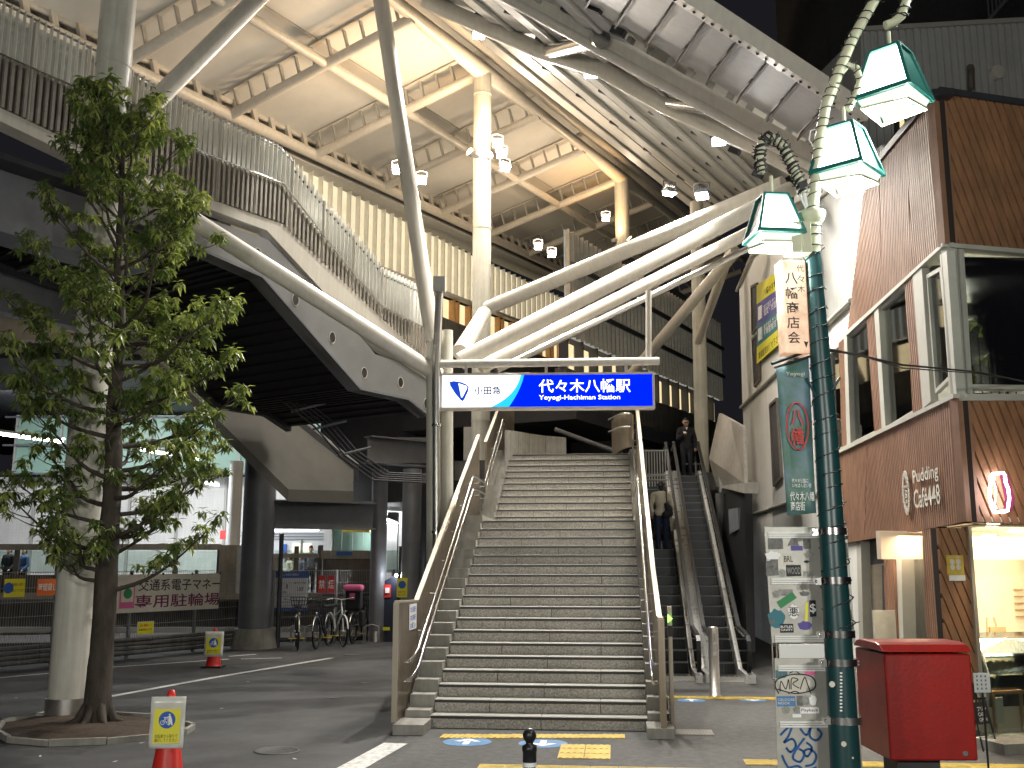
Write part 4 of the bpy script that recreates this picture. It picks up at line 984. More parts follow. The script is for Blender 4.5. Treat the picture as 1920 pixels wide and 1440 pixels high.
# ceiling over the platform
cl = thing('platform_canopy', 'dark platform canopy with mint glazed panels and strip lights behind the tree', 'roof', P(200, 800, 33))
mb = MB(); mb.prism([V((-30, 30, 8.5)), V((-2.5, 32.5, 8.5)), V((-2.5, 60, 8.5)), V((-30, 60, 8.5))], Z * .2); mb.build('ceiling', 'dark_steel', cl)
for i in range(10):
    x = -21 + i * 1.9; mb = MB(); mb.prism([V((x, 43, 5.9)), V((x + 1.86, 43, 5.9)), V((x + 1.86, 43, 8.4)), V((x, 43, 8.4))], V((0, .06, 0))); mb.build('mint_panel', 'mint', cl)
    mb = MB(); mb.box(V((x, 42.9, 7.15)), V((.08, 0, 0)), V((0, .1, 0)), Z * 2.5); mb.build('mullion', 'louvre', cl)
for z in (5.9, 7.1, 8.3): mb = MB(); mb.box(V((-11.5, 42.85, z)), V((20, 0, 0)), V((0, .1, 0)), Z * .08); mb.build('transom', 'grey_steel', cl)
M['tube'] = glow('fluorescent tube', (.93, .96, 1), 14)
def fluo(x0, y0, x1, y1, Y0, Y1, lab, w=180):
    a, b = P(x0, y0, Y0), P(x1, y1, Y1); t = thing('strip_light', lab, 'light', (a + b) / 2, 'strip lights of the platform')
    mb = MB(); mb.box((a + b) / 2 + Z * .1, b - a, V((0, .25, 0)), Z * .08); mb.build('housing', 'white', t)
    mb = MB(); mb.tube([a, b], .045, 8); mb.build('tube', 'tube', t)
    lamp('AREA', (a + b) / 2 - Z * .08, w, (.93, .97, 1), t, aim=(a + b) / 2 - Z * 3 + V((0, .6, 0)), size=(b - a).length, sizey=.2)
fluo(-60, 806, 118, 829, 33, 33, 'long bright strip light at the far left behind the tree', 260)
fluo(258, 842, 372, 862, 34, 34, 'bright strip light right of the tree trunk over the platform', 260)
fluo(385, 905, 410, 910, 40, 40, 'short far strip light just left of the big grey column', 80)
fluo(720, 972, 745, 982, 38, 38, 'short strip light seen between the dark columns', 80)
fluo(515, 988, 600, 992, 44, 44, 'strip light glimpsed above the silver train', 200)
for x in (-17, -9): lamp('AREA', (x, 37, 8.3), 330, (.95, .98, 1), cl, aim=(x, 43, 3), size=5, sizey=2, name='ceiling_light')
lamp('AREA', (-3.5, 44, 5.9), 420, (.95, .98, 1), cl, aim=(-4, 45, 0), size=5, sizey=2, name='ceiling_light')
# platform: body, back wall with shutters, screen wall, ballast
mb = MB(); mb.prism([V((-40, 30.5, 0)), V((12, 36, 0)), V((12, 60, 0)), V((-40, 60, 0))], Z * 1.15); mb.build('platform', 'concrete_dark', kind='structure')
mb = MB(); mb.prism([V((-40, 19.0, .0)), V((-7.3, 29.2, .0)), V((9, 34, .0)), V((12, 36, .0)), V((-40, 30.6, .0))], Z * .12); mb.build('ballast', 'ballast', kind='structure')
bw = thing('back_wall', 'bright white wall with roller shutters at the back of the platform', 'wall', V((-12, 44, 1.15)))
for i in range(9):
    x = -21.5 + i * 2.05
    mb = MB(); mb.box(V((x, 44, 3.5)), V((1.98, 0, 0)), V((0, .1, 0)), Z * 4.7)
    for j in range(38): mb.box(V((x, 43.93, 1.25 + j * .12)), V((1.9, 0, 0)), V((0, .04, 0)), Z * .09)
    mb.build('shutter', 'wall_white', bw)
    mb = MB(); mb.box(V((x + 1.02, 43.9, 3.5)), V((.1, 0, 0)), V((0, .14, 0)), Z * 4.7); mb.build('shutter_post', 'louvre', bw)
mb = MB(); mb.box(V((1.5, 50, 3.4)), V((9, 0, 0)), V((0, .2, 0)), Z * 5.5); mb.build('end_wall', 'wall_white', bw)
# small signs on the bright wall
for x, y, w_, h_, m_, lab in [(330, 940, 24, 40, 'orange_print', 'orange and yellow sign on the bright wall right of the tree trunk'), (418, 1003, 10, 16, 'red_print', 'red sign glimpsed left of the big grey column'), (432, 1003, 5, 28, 'blue_print', 'slim blue sign left of the big grey column')]:
    p = P(x, y, 41); s = 41 / F; mb = MB(); mb.box(p, V((w_ * s, 0, 0)), V((0, .05, 0)), Z * h_ * s); mb.build('wall_sign', m_, None, lab, 'sign', loc=p)
sc_ = thing('platform_screen', 'beige platform wall with glazed panels in front of the lit platform', 'wall', P(200, 1060, 31.5))
def Ys(x): return 31.5 + (x - 0) / 800 * 3.5
def seg(x0, x1, y0, y1, m, nm, d=.08, dy=0):
    a, b, c, e = P(x0, y0, Ys(x0) + dy), P(x1, y0, Ys(x1) + dy), P(x1, y1, Ys(x1) + dy), P(x0, y1, Ys(x0) + dy)
    mb = MB(); mb.prism([a, b, V((*b.xy, c.z)), V((*a.xy, e.z))], V((0, d, 0))); return mb.build(nm, m, sc_)
for x0, x1 in [(-60, 28), (36, 106), (150, 205), (222, 326), (334, 408), (515, 552), (556, 596), (722, 748)]:
    seg(x0, x1, 1032, 1074, 'glass', 'glass_pane', .02)
    seg(x1, x1 + 8, 1024, 1120, 'fin_back', 'pane_post', .1, -.05)
seg(-60, 412, 1020, 1031, 'concrete', 'top_rail', .2, -.1); seg(510, 598, 1038, 1046, 'concrete', 'top_rail', .2, -.1)
seg(-60, 412, 1078, 1112, 'concrete_dark', 'lower_wall', .15); seg(412, 445, 1022, 1112, 'concrete', 'cabinet', .5, -.3); seg(500, 520, 1046, 1112, 'concrete', 'cabinet', .5, -.3)
seg(602, 705, 1032, 1048, 'concrete', 'cabinet_top', .9, -.7); seg(606, 700, 1048, 1118, 'concrete_dark', 'cabinet', .8, -.6)
for i in range(6): seg(612 + i * 14, 625 + i * 14, 1050, 1114, 'fin_back', 'cabinet_panel', .04, -.68)
seg(631, 660, 1034, 1041, 'blue_print', 'blue_sign', .03, -.75)
seg(-60, 760, 1112, 1124, 'concrete', 'platform_edge', .3, -.4); seg(-60, 760, 1127, 1160, 'concrete_dark', 'platform_face', .2)
seg(-60, 760, 1176, 1186, 'galv', 'rail', .1, -2)
# lift tower with yellow sign, train
lt = thing('lift_tower', 'white framed glass lift tower with yellow sign behind dark columns', 'lift', P(660, 1010, 39))
def fpx(par, x0, x1, y0, y1, Y, m, nm, d=.1):
    a, b = P(x0, y1, Y), P(x1, y0, Y); mb = MB(); mb.box((a + b) / 2 + V((0, d / 2, 0)), V((b.x - a.x, 0, 0)), V((0, d, 0)), Z * (b.z - a.z)); return mb.build(nm, m, par)
fpx(lt, 606, 622, 960, 1034, 38, 'wall_white', 'corner_post', .4); fpx(lt, 622, 704, 978, 1034, 38.4, 'mint', 'glass_side'); fpx(lt, 725, 746, 960, 1075, 38, 'wall_white', 'corner_post', .4)
for x in (640, 660, 680): fpx(lt, x, x + 2, 978, 1034, 38.2, 'louvre', 'mullion')
ys = fpx(lt, 641, 694, 975, 998, 37.8, 'tactile', 'yellow_sign'); 
fl2 = Fr(P(667, 985, 37.75), V((1, 0, 0))); text('エレベーター', fl2, 0, -.1, .18, 'black_print', lt, w=.7, align='CENTER')
trn = thing('train', 'silver commuter train standing at the platform behind the blue board', 'train', P(560, 1030, 42))
fpx(trn, 512, 608, 996, 1046, 42, 'train', 'body', 2.6)
for j in range(3): fpx(trn, 512, 608, 1000 + j * 5, 1001.5 + j * 5, 41.95, 'grey_steel', 'body_rib', .05)
M['train_win'] = glow('lit train window', (1, .97, .70), .9)
fpx(trn, 547, 562, 1019, 1036, 41.9, 'train_win', 'door_window', .1); fpx(trn, 568, 583, 1019, 1036, 41.9, 'train_win', 'door_window', .1)
fpx(trn, 529, 537, 1020, 1036, 41.9, 'blue_print', 'window', .1); fpx(trn, 563, 567, 1012, 1046, 41.92, 'grey_steel', 'door_seam', .1); fpx(trn, 597, 606, 1022, 1036, 41.9, 'dark_steel', 'window', .1)

# ================================================================ FENCE with its notices
fA, fB = G(-70, 1262), G(430, 1215); fd = (fB - fA).normalized(); ff = Fr(fA, fd)
fen = thing('wire_fence', 'tall grey wire mesh fence between the forecourt and the railway', 'fence', fA)
def fence(ff, L, par, H=1.95):
    mb = MB(); n = int(L / .06)
    for i in range(n): mb.box(ff.w(i * L / n, H / 2 + .1, 0), ff.x * .007, ff.n * .007, Z * (H - .1))
    for z in (.45, .75, 1.05, 1.35, 1.65, 1.98): mb.box(ff.w(L / 2, z, 0), ff.x * L, ff.n * .008, Z * .012)
    mb.build('wire_mesh', 'galv', par)
    for i in range(int(L / 2.0) + 1): piece('post', 'galv', ff.w(i * 2.0, H / 2, -.04), ff.x * .06, ff.n * .06, Z * (H + .1), par)
Lf = (fB - fA).length + .2; fence(ff, Lf, fen)
gr = thing('guard_rail', 'low corrugated guard rail along the foot of the wire fence', 'guard rail', fA + ff.n * .25)
for k in range(5):
    a = Lf * k / 5; mb = MB()
    for j in range(4): mb.tube([ff.w(a + .01, .12 + .1 * j, .25), ff.w(a + Lf / 5 - .01, .12 + .1 * j, .25)], .045, 8)
    mb.build('rail_panel', 'concrete_dark', gr)
fC = G(510, 1212); fD = V((-2.6, 31.5, 0)); ff2 = Fr(fC, (fD - fC)); fen2 = thing('wire_fence', 'grey wire mesh fence behind the parked bicycles', 'fence', fC); fence(ff2, (fD - fC).length, fen2)
def notice(fr, x0, x1, y0, y1, m, lab, nm='notice', d=.03, cat='notice', lines=(), border=None):
    a0, b0 = fr.px(x0, y1); a1, b1 = fr.px(x1, y0)
    t = thing(nm, lab, cat, fr.w((a0 + a1) / 2, (b0 + b1) / 2, d))
    mb = MB(); fbox(mb, fr, a0, a1, b0, b1, d, d + .012); mb.build('sheet', border or m, t)
    if border: g = .04 * (a1 - a0); mb = MB(); fbox(mb, fr, a0 + g, a1 - g, b0 + g, b1 - g, d + .0125, d + .015); mb.build('print', m, t)
    for body, u, v, h, mm, w_, bo in lines:
        text(body, fr, a0 + (a1 - a0) * u, b0 + (b1 - b0) * v, (b1 - b0) * h, mm, t, w=(a1 - a0) * w_, d=d + .016, bold=bo, align='CENTER')
    return t, a0, a1, b0, b1
t, a0, a1, b0, b1 = notice(ff, 176, 409, 1075, 1152, 'cream_print', 'wide white banner with large Japanese parking text on the fence', 'banner', .06, 'banner',
   [('交通系電子マネー', .655, .55, .32, 'black_print', .70, .010), ('専用駐輪場', .645, .10, .36, 'maroon_print', .72, .012)])
for u in (.06, .215):
    mb = MB(); fbox(mb, ff, a0 + (a1 - a0) * (u - .05), a0 + (a1 - a0) * (u + .065), b0 + (b1 - b0) * .12, b0 + (b1 - b0) * .72, .0765, .079); mb.build('card_print', 'pink_print', t)
    mb = MB(); fbox(mb, ff, a0 + (a1 - a0) * (u - .04), a0 + (a1 - a0) * (u + .055), b0 + (b1 - b0) * .28, b0 + (b1 - b0) * .66, .0795, .081); mb.build('card_face', 'cream_print', t)
    disc('round_mark', ff, a0 + (a1 - a0) * (u + .01), b0 + (b1 - b0) * .5, .12, 'green_print', t, .082, .084)
for u in (0, .25, .5, .75, 1.0): mb = MB(); mb.ball(ff.w(a0 + (a1 - a0) * u, b1, .07), .03, 6); mb.build('eyelet', 'black_print', t)
t, a0, a1, b0, b1 = notice(ff, 4, 46, 1085, 1120, 'yellow_print', 'yellow bicycle notice at the far left of the fence', lines=[('自転車から降りて', .66, .60, .17, 'black_print', .6, .006), ('通行してください', .66, .28, .17, 'black_print', .6, .006)])
disc('blue_roundel', ff, a0 + (a1 - a0) * .2, (b0 + b1) / 2, (b1 - b0) * .3, 'blue_print', t, .043, .046)
notice(ff, 66, 107, 1085, 1117, 'orange_print', 'orange hourly rental notice on the fence left of the column', lines=[('時間貸し', .5, .28, .45, 'white_print', .86, .01)])
notice(ff, 254, 287, 1164, 1191, 'yellow_print', 'small yellow notice on the fence below the white banner', lines=[('お願い', .5, .6, .2, 'red_print', .7, .01), ('駐輪禁止です', .5, .3, .16, 'black_print', .8, .01)], border='cream_print')
fi = Fr(P(545, 1110, 28.6), V((1, 0, 0)))
t, a0, a1, b0, b1 = notice(fi, 514, 578, 1071, 1146, 'white_print', 'blue and white parking information board behind the bicycles', 'information_board', 0, 'board',
   [('8', .36, .56, .12, 'black_print', .06, .02), ('107', .78, .50, .10, 'maroon_print', .2, .02), ('小田急 OPEN', .2, .44, .07, 'black_print', .34, .01), ('電子マネー対応', .76, .68, .05, 'maroon_print', .34, .01)])
for v0_, v1_ in ((.83, 1), (0, .09)): mb = MB(); fbox(mb, fi, a0, a1, b0 + (b1 - b0) * v0_, b0 + (b1 - b0) * v1_, .0125, .015); mb.build('blue_band', 'blue_print', t)
text('小田急の駐輪場 登録は？', fi, a0 + (a1 - a0) * .4, b0 + (b1 - b0) * .88, (b1 - b0) * .07, 'white_print', t, w=(a1 - a0) * .65, d=.018, align='CENTER')
for v_ in (.36, .22): mb = MB(); fbox(mb, fi, a0 + .05, a1 - .05, b0 + (b1 - b0) * v_, b0 + (b1 - b0) * (v_ + .012), .0125, .014); mb.build('rule', 'blue_print', t)
fk = Fr(P(610, 1095, 28.8), V((1, 0, 0)))
notice(fk, 596, 611, 1079, 1112, 'red_print', 'red no smoking plate with first character, left of the pair', d=0, lines=[('禁', .5, .25, .5, 'white_print', .8, .01)])
notice(fk, 614, 628, 1079, 1112, 'red_print', 'red no smoking plate with second character, right of the pair', d=0, lines=[('煙', .5, .25, .5, 'white_print', .8, .01)])
fy = Fr(P(754, 1100, 28.7), V((1, 0, 0)))
t, a0, a1, b0, b1 = notice(fy, 744, 764, 1084, 1120, 'yellow_print', 'yellow bicycle notice on the dark column left of the stair', d=0, lines=[('自転車から降りて', .5, .24, .08, 'black_print', .8, .01), ('通行してください', .5, .1, .08, 'black_print', .8, .01)])
disc('blue_roundel', fy, (a0 + a1) / 2, b0 + (b1 - b0) * .66, (b1 - b0) * .2, 'blue_print', t, .0125, .016)
kb = thing('payment_kiosk', 'dark parking payment kiosk with small lamp between the columns', 'kiosk', P(731, 1198, 29.5))
mb = MB(); a, b = P(718, 1198, 29.5), P(745, 1082, 29.5); mb.prism([V((a.x, 29.5, 0)), V((b.x, 29.5, 0)), V((b.x, 29.5, b.z + .12)), V((a.x, 29.5, b.z - .12))], V((0, .6, 0))); mb.build('cabinet', 'navy_print', kb)
fpx(kb, 719, 733, 1096, 1120, 29.47, 'red_print', 'red_notice', .02); fpx(kb, 722, 730, 1102, 1112, 29.44, 'white_print', 'notice_print', .02); fpx(kb, 717, 731, 1176, 1182, 29.47, 'yellow_print', 'yellow_label', .02)
M['kiosk_lamp'] = glow('kiosk lamp', (.9, .95, 1), 12); mb = MB(); mb.ball(P(743, 1079, 29.4), .05, 8); mb.build('lamp', 'kiosk_lamp', kb); lamp('POINT', P(743, 1079, 29.2), 12, (.9, .95, 1), kb, size=.05)
# ================================================================ STREET LAMP POLE with its signs (right foreground)
YP = 6.3
pole = thing('street_lamp', 'dark green and cream shopping street lamp post wrapped in cable, with glowing lanterns', 'street lamp', V((P(1588, 1440, YP).x, YP, 0)))
pb = P(1589, 1440, YP); xb = pb.x
def pp(x, y, dy=0): return P(x, y, YP + dy)
pA, pB, pC = pp(1585, 1430), pp(1548, 800), pp(1522, 470)
lowp = pA + (pA - pB) * ((pA.z) / (pB.z - pA.z)); 
mb = MB(); mb.tube([V((lowp.x, YP, 0)), pA, pB, pC], [.095, .088, .070, .052], 24); mb.build('green_pole', 'pole_green', pole)
mb = MB(); mb.tube([pC - Z * .02, pp(1522, 400)], .055, 20); mb.build('cream_pole', 'pole_cream', pole)
mb = MB(); mb.lathe(pp(1522, 415), [(.0, -.03), (.045, -.03), (.075, .0), (.088, .04), (.088, .06), (.0, .06)], 24); mb.build('cup_collar', 'pole_cream', pole)
mb = MB(); c = pp(1498, 449, -.06); mb.box(c, V((.125, 0, 0)), V((0, .12, 0)), Z * .205); mb.box(c - V((0, .064, 0)), V((.012, 0, 0)), V((0, .006, 0)), Z * .2); mb.build('junction_box', 'pole_cream', pole, bevel=.006)
main = [pp(1523, 398), pp(1530, 330), pp(1537, 260), pp(1548, 200), pp(1570, 140), pp(1600, 70), pp(1640, 0), pp(1680, -70)]
mb = MB(); mb.tube(main, [.036, .036, .034, .034, .034, .034, .034, .034], 14); mb.build('curved_arm', 'pole_cream', pole)
arm2 = [pp(1730, -60), pp(1700, 0), pp(1690, 30), pp(1676, 42), pp(1660, 48)]
mb = MB(); mb.tube(arm2, .03, 12); mb.build('curved_arm', 'pole_cream', pole)
arm3 = [pp(1555, 190), pp(1575, 138), pp(1590, 122), pp(1606, 128), pp(1613, 150), pp(1604, 180), pp(1590, 205)]
mb = MB(); mb.tube(arm3, .024, 12); mb.build('lantern_arm', 'pole_cream', pole)
arm4 = [pp(1508, 362), pp(1502, 345), pp(1485, 310), pp(1470, 275), pp(1445, 255), pp(1428, 268), pp(1424, 300), pp(1428, 325)]
mb = MB(); mb.tube(arm4, .026, 12); mb.build('lantern_arm', 'pole_cream', pole)
mb = MB(); c = pp(1504, 348, -.02); mb.box(c, V((.05, 0, .02)), V((0, .05, 0)), Z * .05); mb.build('cable_clip', 'cable', pole)
mb = MB(); mb.tube([pp(1508, 362), pp(1512, 380), pp(1518, 395)], .012, 8); mb.tube([pp(1498, 355), pp(1504, 375), pp(1514, 396)], .008, 8); mb.tube([pp(1538, 240), pp(1520, 245), pp(1517, 262), pp(1525, 275)], .005, 6); mb.build('bare_wires', 'white', pole)
def wrap(path, rad, turns, name='fairy_cable', r=.0042, spikes=True):
    mb = MB(); pts = []; n = turns * 10; L = [0]
    for a, b in zip(path[:-1], path[1:]): L.append(L[-1] + (b - a).length)
    def pt(s):
        for i in range(len(path) - 1):
            if s <= L[i + 1] or i == len(path) - 2:
                t = (s - L[i]) / (L[i + 1] - L[i]); return path[i].lerp(path[i + 1], t), (path[i + 1] - path[i]).normalized()
    for i in range(n + 1):
        s = L[-1] * i / n; p, d = pt(s); a = d.orthogonal().normalized(); b = d.cross(a); th = 2 * math.pi * turns * i / n + .9 * math.sin(i * .23) + .5 * math.sin(i * .071 + 1)
        rr = (rad(i / n) if callable(rad) else rad) + .004 + .003 * random.random(); v = a * math.cos(th) + b * math.sin(th); pts.append(p + v * rr)
        if spikes and i % 3 == 0:
            q = p + v * rr; mb.tube([q, q + v * .012 + d * random.uniform(-.02, .02) + V((random.uniform(-.012, .012), random.uniform(-.012, .012), 0))], .0032, 4)
    mb.tube(pts, r, 5); return mb.build(name, 'cable', pole)
wrap([pp(1578, 1190), pp(1570, 1100), pp(1555, 900), pB, pC], lambda t: .083 - .03 * t, 21)
wrap([pC, pp(1522, 405)], .055, 4); wrap(main[:7], .036, 21, r=.0035); wrap(arm2[:4], .032, 7, r=.005); wrap(arm3, .026, 9, r=.004); wrap(arm4, .03, 20, r=.006); wrap(arm4, .034, 13, r=.005)
for y, dx in ((1003, 0), (1095, 0), (1195, 0), (1248, 0), (1356, 0)):
    x = 1560 + (y - 1000) * .066; c = pp(x, y); mb = MB(); rr = .076 + (y - 800) * .00003
    mb.tube([c, c + Z * .042], rr + .008, 24); mb.box(pp(x - 34, y - 5, -.02), V((.035, 0, 0)), V((0, .05, 0)), Z * .04); mb.ball(pp(x - 36, y - 5, -.05), .009, 6); mb.build('clamp_band', 'stainless', pole)
for x, y, s in ((1568, 1283, .018), (1590, 1395, .016), (1607, 1421, .006)):
    c = pp(x - 8, y, -.088); mb = MB(); mb.tube([c, c - V((0, .003, 0))], s, 9); mb.build('torn_sticker', 'cream_print', pole)
mb = MB()
for z_ in range(12): mb.box(pp(1577, 1262 + z_ * 6.4, -.088), V((.014, 0, 0)), V((0, .004, 0)), Z * .009)
mb.build('ladder_print', 'white_print', pole)
for s in (-1, 1):
    c = pp(1540 + s * 0, 765, -.02); mb = MB(); mb.tube([c, pp(1512 if s < 0 else 1575, 708, -.05)], .008, 6); mb.build('banner_hook', 'pole_green', pole)
# lanterns
M['lantern'] = glow('lit milk glass', (.90, 1, .90), 6.5); M['lantern_low'] = glow('lit lower glass', (.70, .85, .66), .8)
def lantern(x, y, yaw, s, lab, power, tilt=0):
    c = pp(x, y); t = thing('lantern', lab, 'lantern', c, 'glowing lanterns on the street lamp post')
    a = R(yaw); X = V((math.cos(a), math.sin(a), 0)); Y = V((-math.sin(a), math.cos(a), 0))
    wt, wb, ht, wl_, hl = .105 * s, .200 * s, .36 * s, .165 * s, .085 * s
    def rect(w_, z): return [c + X * (w_ * i) + Y * (w_ * j) + Z * z for i, j in ((-1, -1), (1, -1), (1, 1), (-1, 1))]
    T = rect(wt, ht / 2); B = rect(wb, -ht / 2); L = rect(wl_, -ht / 2 - hl)
    for i in range(4):
        j = (i + 1) % 4; n = (T[j] - T[i]).cross(B[i] - T[i]).normalized(); n = n if n.dot((T[i] + T[j]) / 2 - c) > 0 else -n
        def inn(q, k=.92 if i % 2 == 0 else 1.0): cc = (T[i] + T[j] + B[i] + B[j]) / 4; return cc + (q - cc) * k
        mb = MB(); mb.prism([inn(T[i]) - n * .004, inn(T[j]) - n * .004, inn(B[j]) - n * .004, inn(B[i]) - n * .004], -n * .004); mb.build('milk_glass' if i % 2 == 0 else 'side_panel', 'lantern' if i % 2 == 0 else 'lamp_teal', t)
        for q0, q1 in ((T[i], T[j]), (B[i], B[j])): d = q1 - q0; piece('frame_bar', 'lamp_teal', (q0 + q1) / 2, d * 1.03, n * .020, d.cross(n).normalized() * (.018 if q0 is T[i] else .036) * s, t)
        d = B[i] - T[i]; x2 = (X - d * X.dot(d) / d.length_squared).normalized(); piece('frame_corner', 'lamp_teal', (T[i] + B[i]) / 2, d, x2 * .024 * s, d.cross(x2).normalized() * .024 * s, t)
        mb = MB(); n2 = (B[j] - B[i]).cross(L[i] - B[i]).normalized(); n2 = n2 if n2.dot((B[i] + B[j]) / 2 - c) > 0 else -n2
        cc = (B[i] + B[j] + L[i] + L[j]) / 4; k = .9; mb.prism([cc + (q - cc) * k - n2 * .006 for q in (B[i], B[j], L[j], L[i])], -n2 * .003); mb.build('lower_glass', 'lantern_low', t)
        d = L[j] - L[i]; piece('lower_bar', 'pole_cream', (L[i] + L[j]) / 2, d * 1.02, n2 * .012, Z * .014, t)
    mb = MB(); mb.prism(rect(wt * 1.03, ht / 2), Z * .012); mb.build('cap', 'lamp_teal', t)
    mb = MB(); mb.tube([c + Z * ht / 2, c + Z * (ht / 2 + .15)], .012, 8); mb.build('stem', 'pole_cream', t)
    mb = MB(); mb.prism([q + Z * .005 for q in rect(wl_ * .75, -ht / 2 - hl)], Z * .004); mb.build('bottom_glass', 'lantern_low', t)
    lamp('POINT', c - Z * (ht / 2 + hl + .12), power, (.88, 1, .90), t, size=.16)
    return t
LP = 45
lantern(1672, 142, -44, .92, 'topmost glowing lantern, hanging highest on the right of the lamp post', LP)
lantern(1586, 283, -42, .86, 'middle glowing lantern with bright teal frame right of the lamp post', LP)
lantern(1449, 408, 6, .74, 'lowest glowing lantern, hanging left of the cream pole', LP)
lantern(1790, -150, 24, .92, 'fourth glowing lantern of the lamp post, above the picture', 40)
# lit shop association sign
fs2 = Fr(pp(1492, 575, -.05), V((1, .12, 0)))
a0, b0 = fs2.px(1473, 662); a1, b1 = fs2.px(1511, 488)
ss = thing('box_sign', 'narrow vertical lit box sign with shopping street name on the lamp post', 'sign', fs2.w((a0 + a1) / 2, (b0 + b1) / 2))
M['box_sign'] = mat('lit cream box sign', (.55, .45, .36), .5, noise=.5, nscale=9, emit=(1, .55, .32), estr=.30)
mb = MB(); fbox(mb, fs2, a0, a1, b0, b1, -.12, 0); mb.build('box', 'box_sign', ss, bevel=.012)
wv = a1 - a0
for i, ch in enumerate('八幡商店会'): text(ch, fs2, a0 + wv * .36, b0 + (b1 - b0) * (.735 - .158 * i), (b1 - b0) * .125, 'black_print', ss, w=wv * .50, align='CENTER', bold=.010, d=.004)
for i, ch in enumerate('代々木'): text(ch, fs2, a0 + wv * .74, b0 + (b1 - b0) * (.87 - .11 * i), (b1 - b0) * .075, 'black_print', ss, w=wv * .30, align='CENTER', d=.004)
mb = MB(); fprism(mb, fs2, [(a0 + wv * .82, b0 + (b1 - b0) * .06), (a0 + wv * .92, b0 + (b1 - b0) * .13), (a0 + wv * .84, b0 + (b1 - b0) * .12), (a0 + wv * .74, b0 + (b1 - b0) * .13)], .004, .007); mb.build('black_mark', 'black_print', ss)
for y in (500, 655): mb = MB(); c = pp(1517, y); mb.box(c, V((.09, 0, 0)), V((0, .03, 0)), Z * .02); mb.build('bracket', 'pole_green', ss)
mb = MB(); mb.tube([pp(1447, 682, -.1), pp(1515, 658, 0)], .010, 6); mb.build('banner_bar', 'cable', ss)
# hanging banner
M['banner'] = mat('printed banner of sky and green leaves', (.025, .10, .045), .5, noise=.6, nscale=6.5, col2=(.13, .20, .27), bump=.2, bscale=4)
fbn = Fr(pp(1490, 820, -.02), V((1, .05, 0)))
bn = thing('banner', 'green and sky blue hanging shopping street banner with red round emblem', 'banner', pp(1490, 820))
pl = [(1455, 688), (1518, 668), (1523, 800), (1530, 962), (1476, 967), (1465, 830)]
N = 12; mb = MB(); vs = []; 
for i in range(N + 1):
    t = i / N; xl = 1455 + 21 * t; xr = 1516 + 14 * t; yl = 690 + 277 * t; yr = 670 + 292 * t
    for j in range(5): s = j / 4; p = pp(xl + (xr - xl) * s, yl + (yr - yl) * s, -.02 + .012 * math.sin(t * 9 + s * 3)); vs.append(p)
fs = [(i * 5 + j, i * 5 + j + 1, (i + 1) * 5 + j + 1, (i + 1) * 5 + j) for i in range(N) for j in range(4)]
mb.add(vs, fs, True); bo = mb.build('cloth', 'banner', bn); so = bo.modifiers.new('thickness', 'SOLIDIFY'); so.thickness = .004
mb = MB(); mb.tube([pp(1452, 689, -.05), pp(1520, 668, -.02)], .008, 6); mb.build('top_bar', 'cable', bn)
ca, cb_ = fbn.px(1492, 800)
mb = MB(); rx = .052; ry = .145
mb.tube([fbn.w(ca + rx * 1.3 * math.cos(t * .21), cb_ + ry * math.sin(t * .21), .035) for t in range(31)], .0042, 6); mb.build('emblem_ring', 'red_print', bn)
text('八', fbn, ca, cb_ + .005, .10, 'red_print', bn, w=.075, align='CENTER', d=.035, bold=.012); text('幡', fbn, ca, cb_ - .115, .105, 'red_print', bn, w=.075, align='CENTER', d=.035, bold=.006)
a_, b_ = fbn.px(1500, 915)
text('代々木公園に\nいちばん近い街', fbn, a_, b_, .055, 'white_print', bn, w=.12, align='CENTER', d=.035)
a_, b_ = fbn.px(1502, 958); text('代々木八幡\n商店街', fbn, a_, b_, .115, 'white_print', bn, w=.15, align='CENTER', d=.035, bold=.006)
a_, b_ = fbn.px(1488, 708); text('Yoyogi', fbn, a_, b_, .03, 'cream_print', bn, w=.12, align='CENTER', d=.035)
# wire from the pole to the cafe
mb = MB(); wp = [pp(1553, 655), P(1600, 664, 7), P(1690, 684, 8.5), P(1830, 697, 10.5), P(1925, 716, 12)]
mb.tube(wp, .009, 6); mb.tube([q + V((0, 0, -.012 + .02 * math.sin(i * 2))) for i, q in enumerate(wp)], .006, 6); mb.build('overhead_wire', 'cable', None, 'twisted black wire running from the lamp post to the cafe', 'wire', loc=wp[0])
# sticker covered sign backs behind the post
def sboard(x0, x1, y0, y1, xo0, xo1, lab, rows):
    """(x0..x1 at top, xo0..xo1 at bottom)"""
    Yb = YP + .16; p = [P(x0, y0, Yb), P(x1, y0, Yb), P(xo1, y1, Yb), P(xo0, y1, Yb)]
    t = thing('sign_board', lab, 'sign board', (p[0] + p[2]) / 2, 'backs of sign boards on the lamp post')
    f = Fr((p[2] + p[3]) / 2, V((1, 0, 0))); q2 = [f.px(x0, y0), f.px(x1, y0), f.px(xo1, y1), f.px(xo0, y1)]
    a = q2[3][0]; b = q2[2][0]; top_ = q2[0][1]; bot_ = q2[2][1]
    mb = MB(); fprism(mb, f, q2, -.006, 0); mb.build('plate', 'board_back', t, bevel=.003)
    for v in rows:
        yy = top_ + (bot_ - top_) * v; xa = q2[0][0] + (q2[3][0] - q2[0][0]) * v; xb2 = q2[1][0] + (q2[2][0] - q2[1][0]) * v
        mb = MB()
        for k in (-1, 0, 1): fbox(mb, f, xa + .02, xb2 - .02, yy - .006 + k * .013, yy + .003 + k * .013, .001, .012)
        mb.build('channel_rail', 'white', t)
    return t, f
t, f = sboard(1433, 1588, 988, 1206, 1447, 1604, 'upper pale sign board back covered in grey stickers behind the lamp post', (.07, .47, .96))
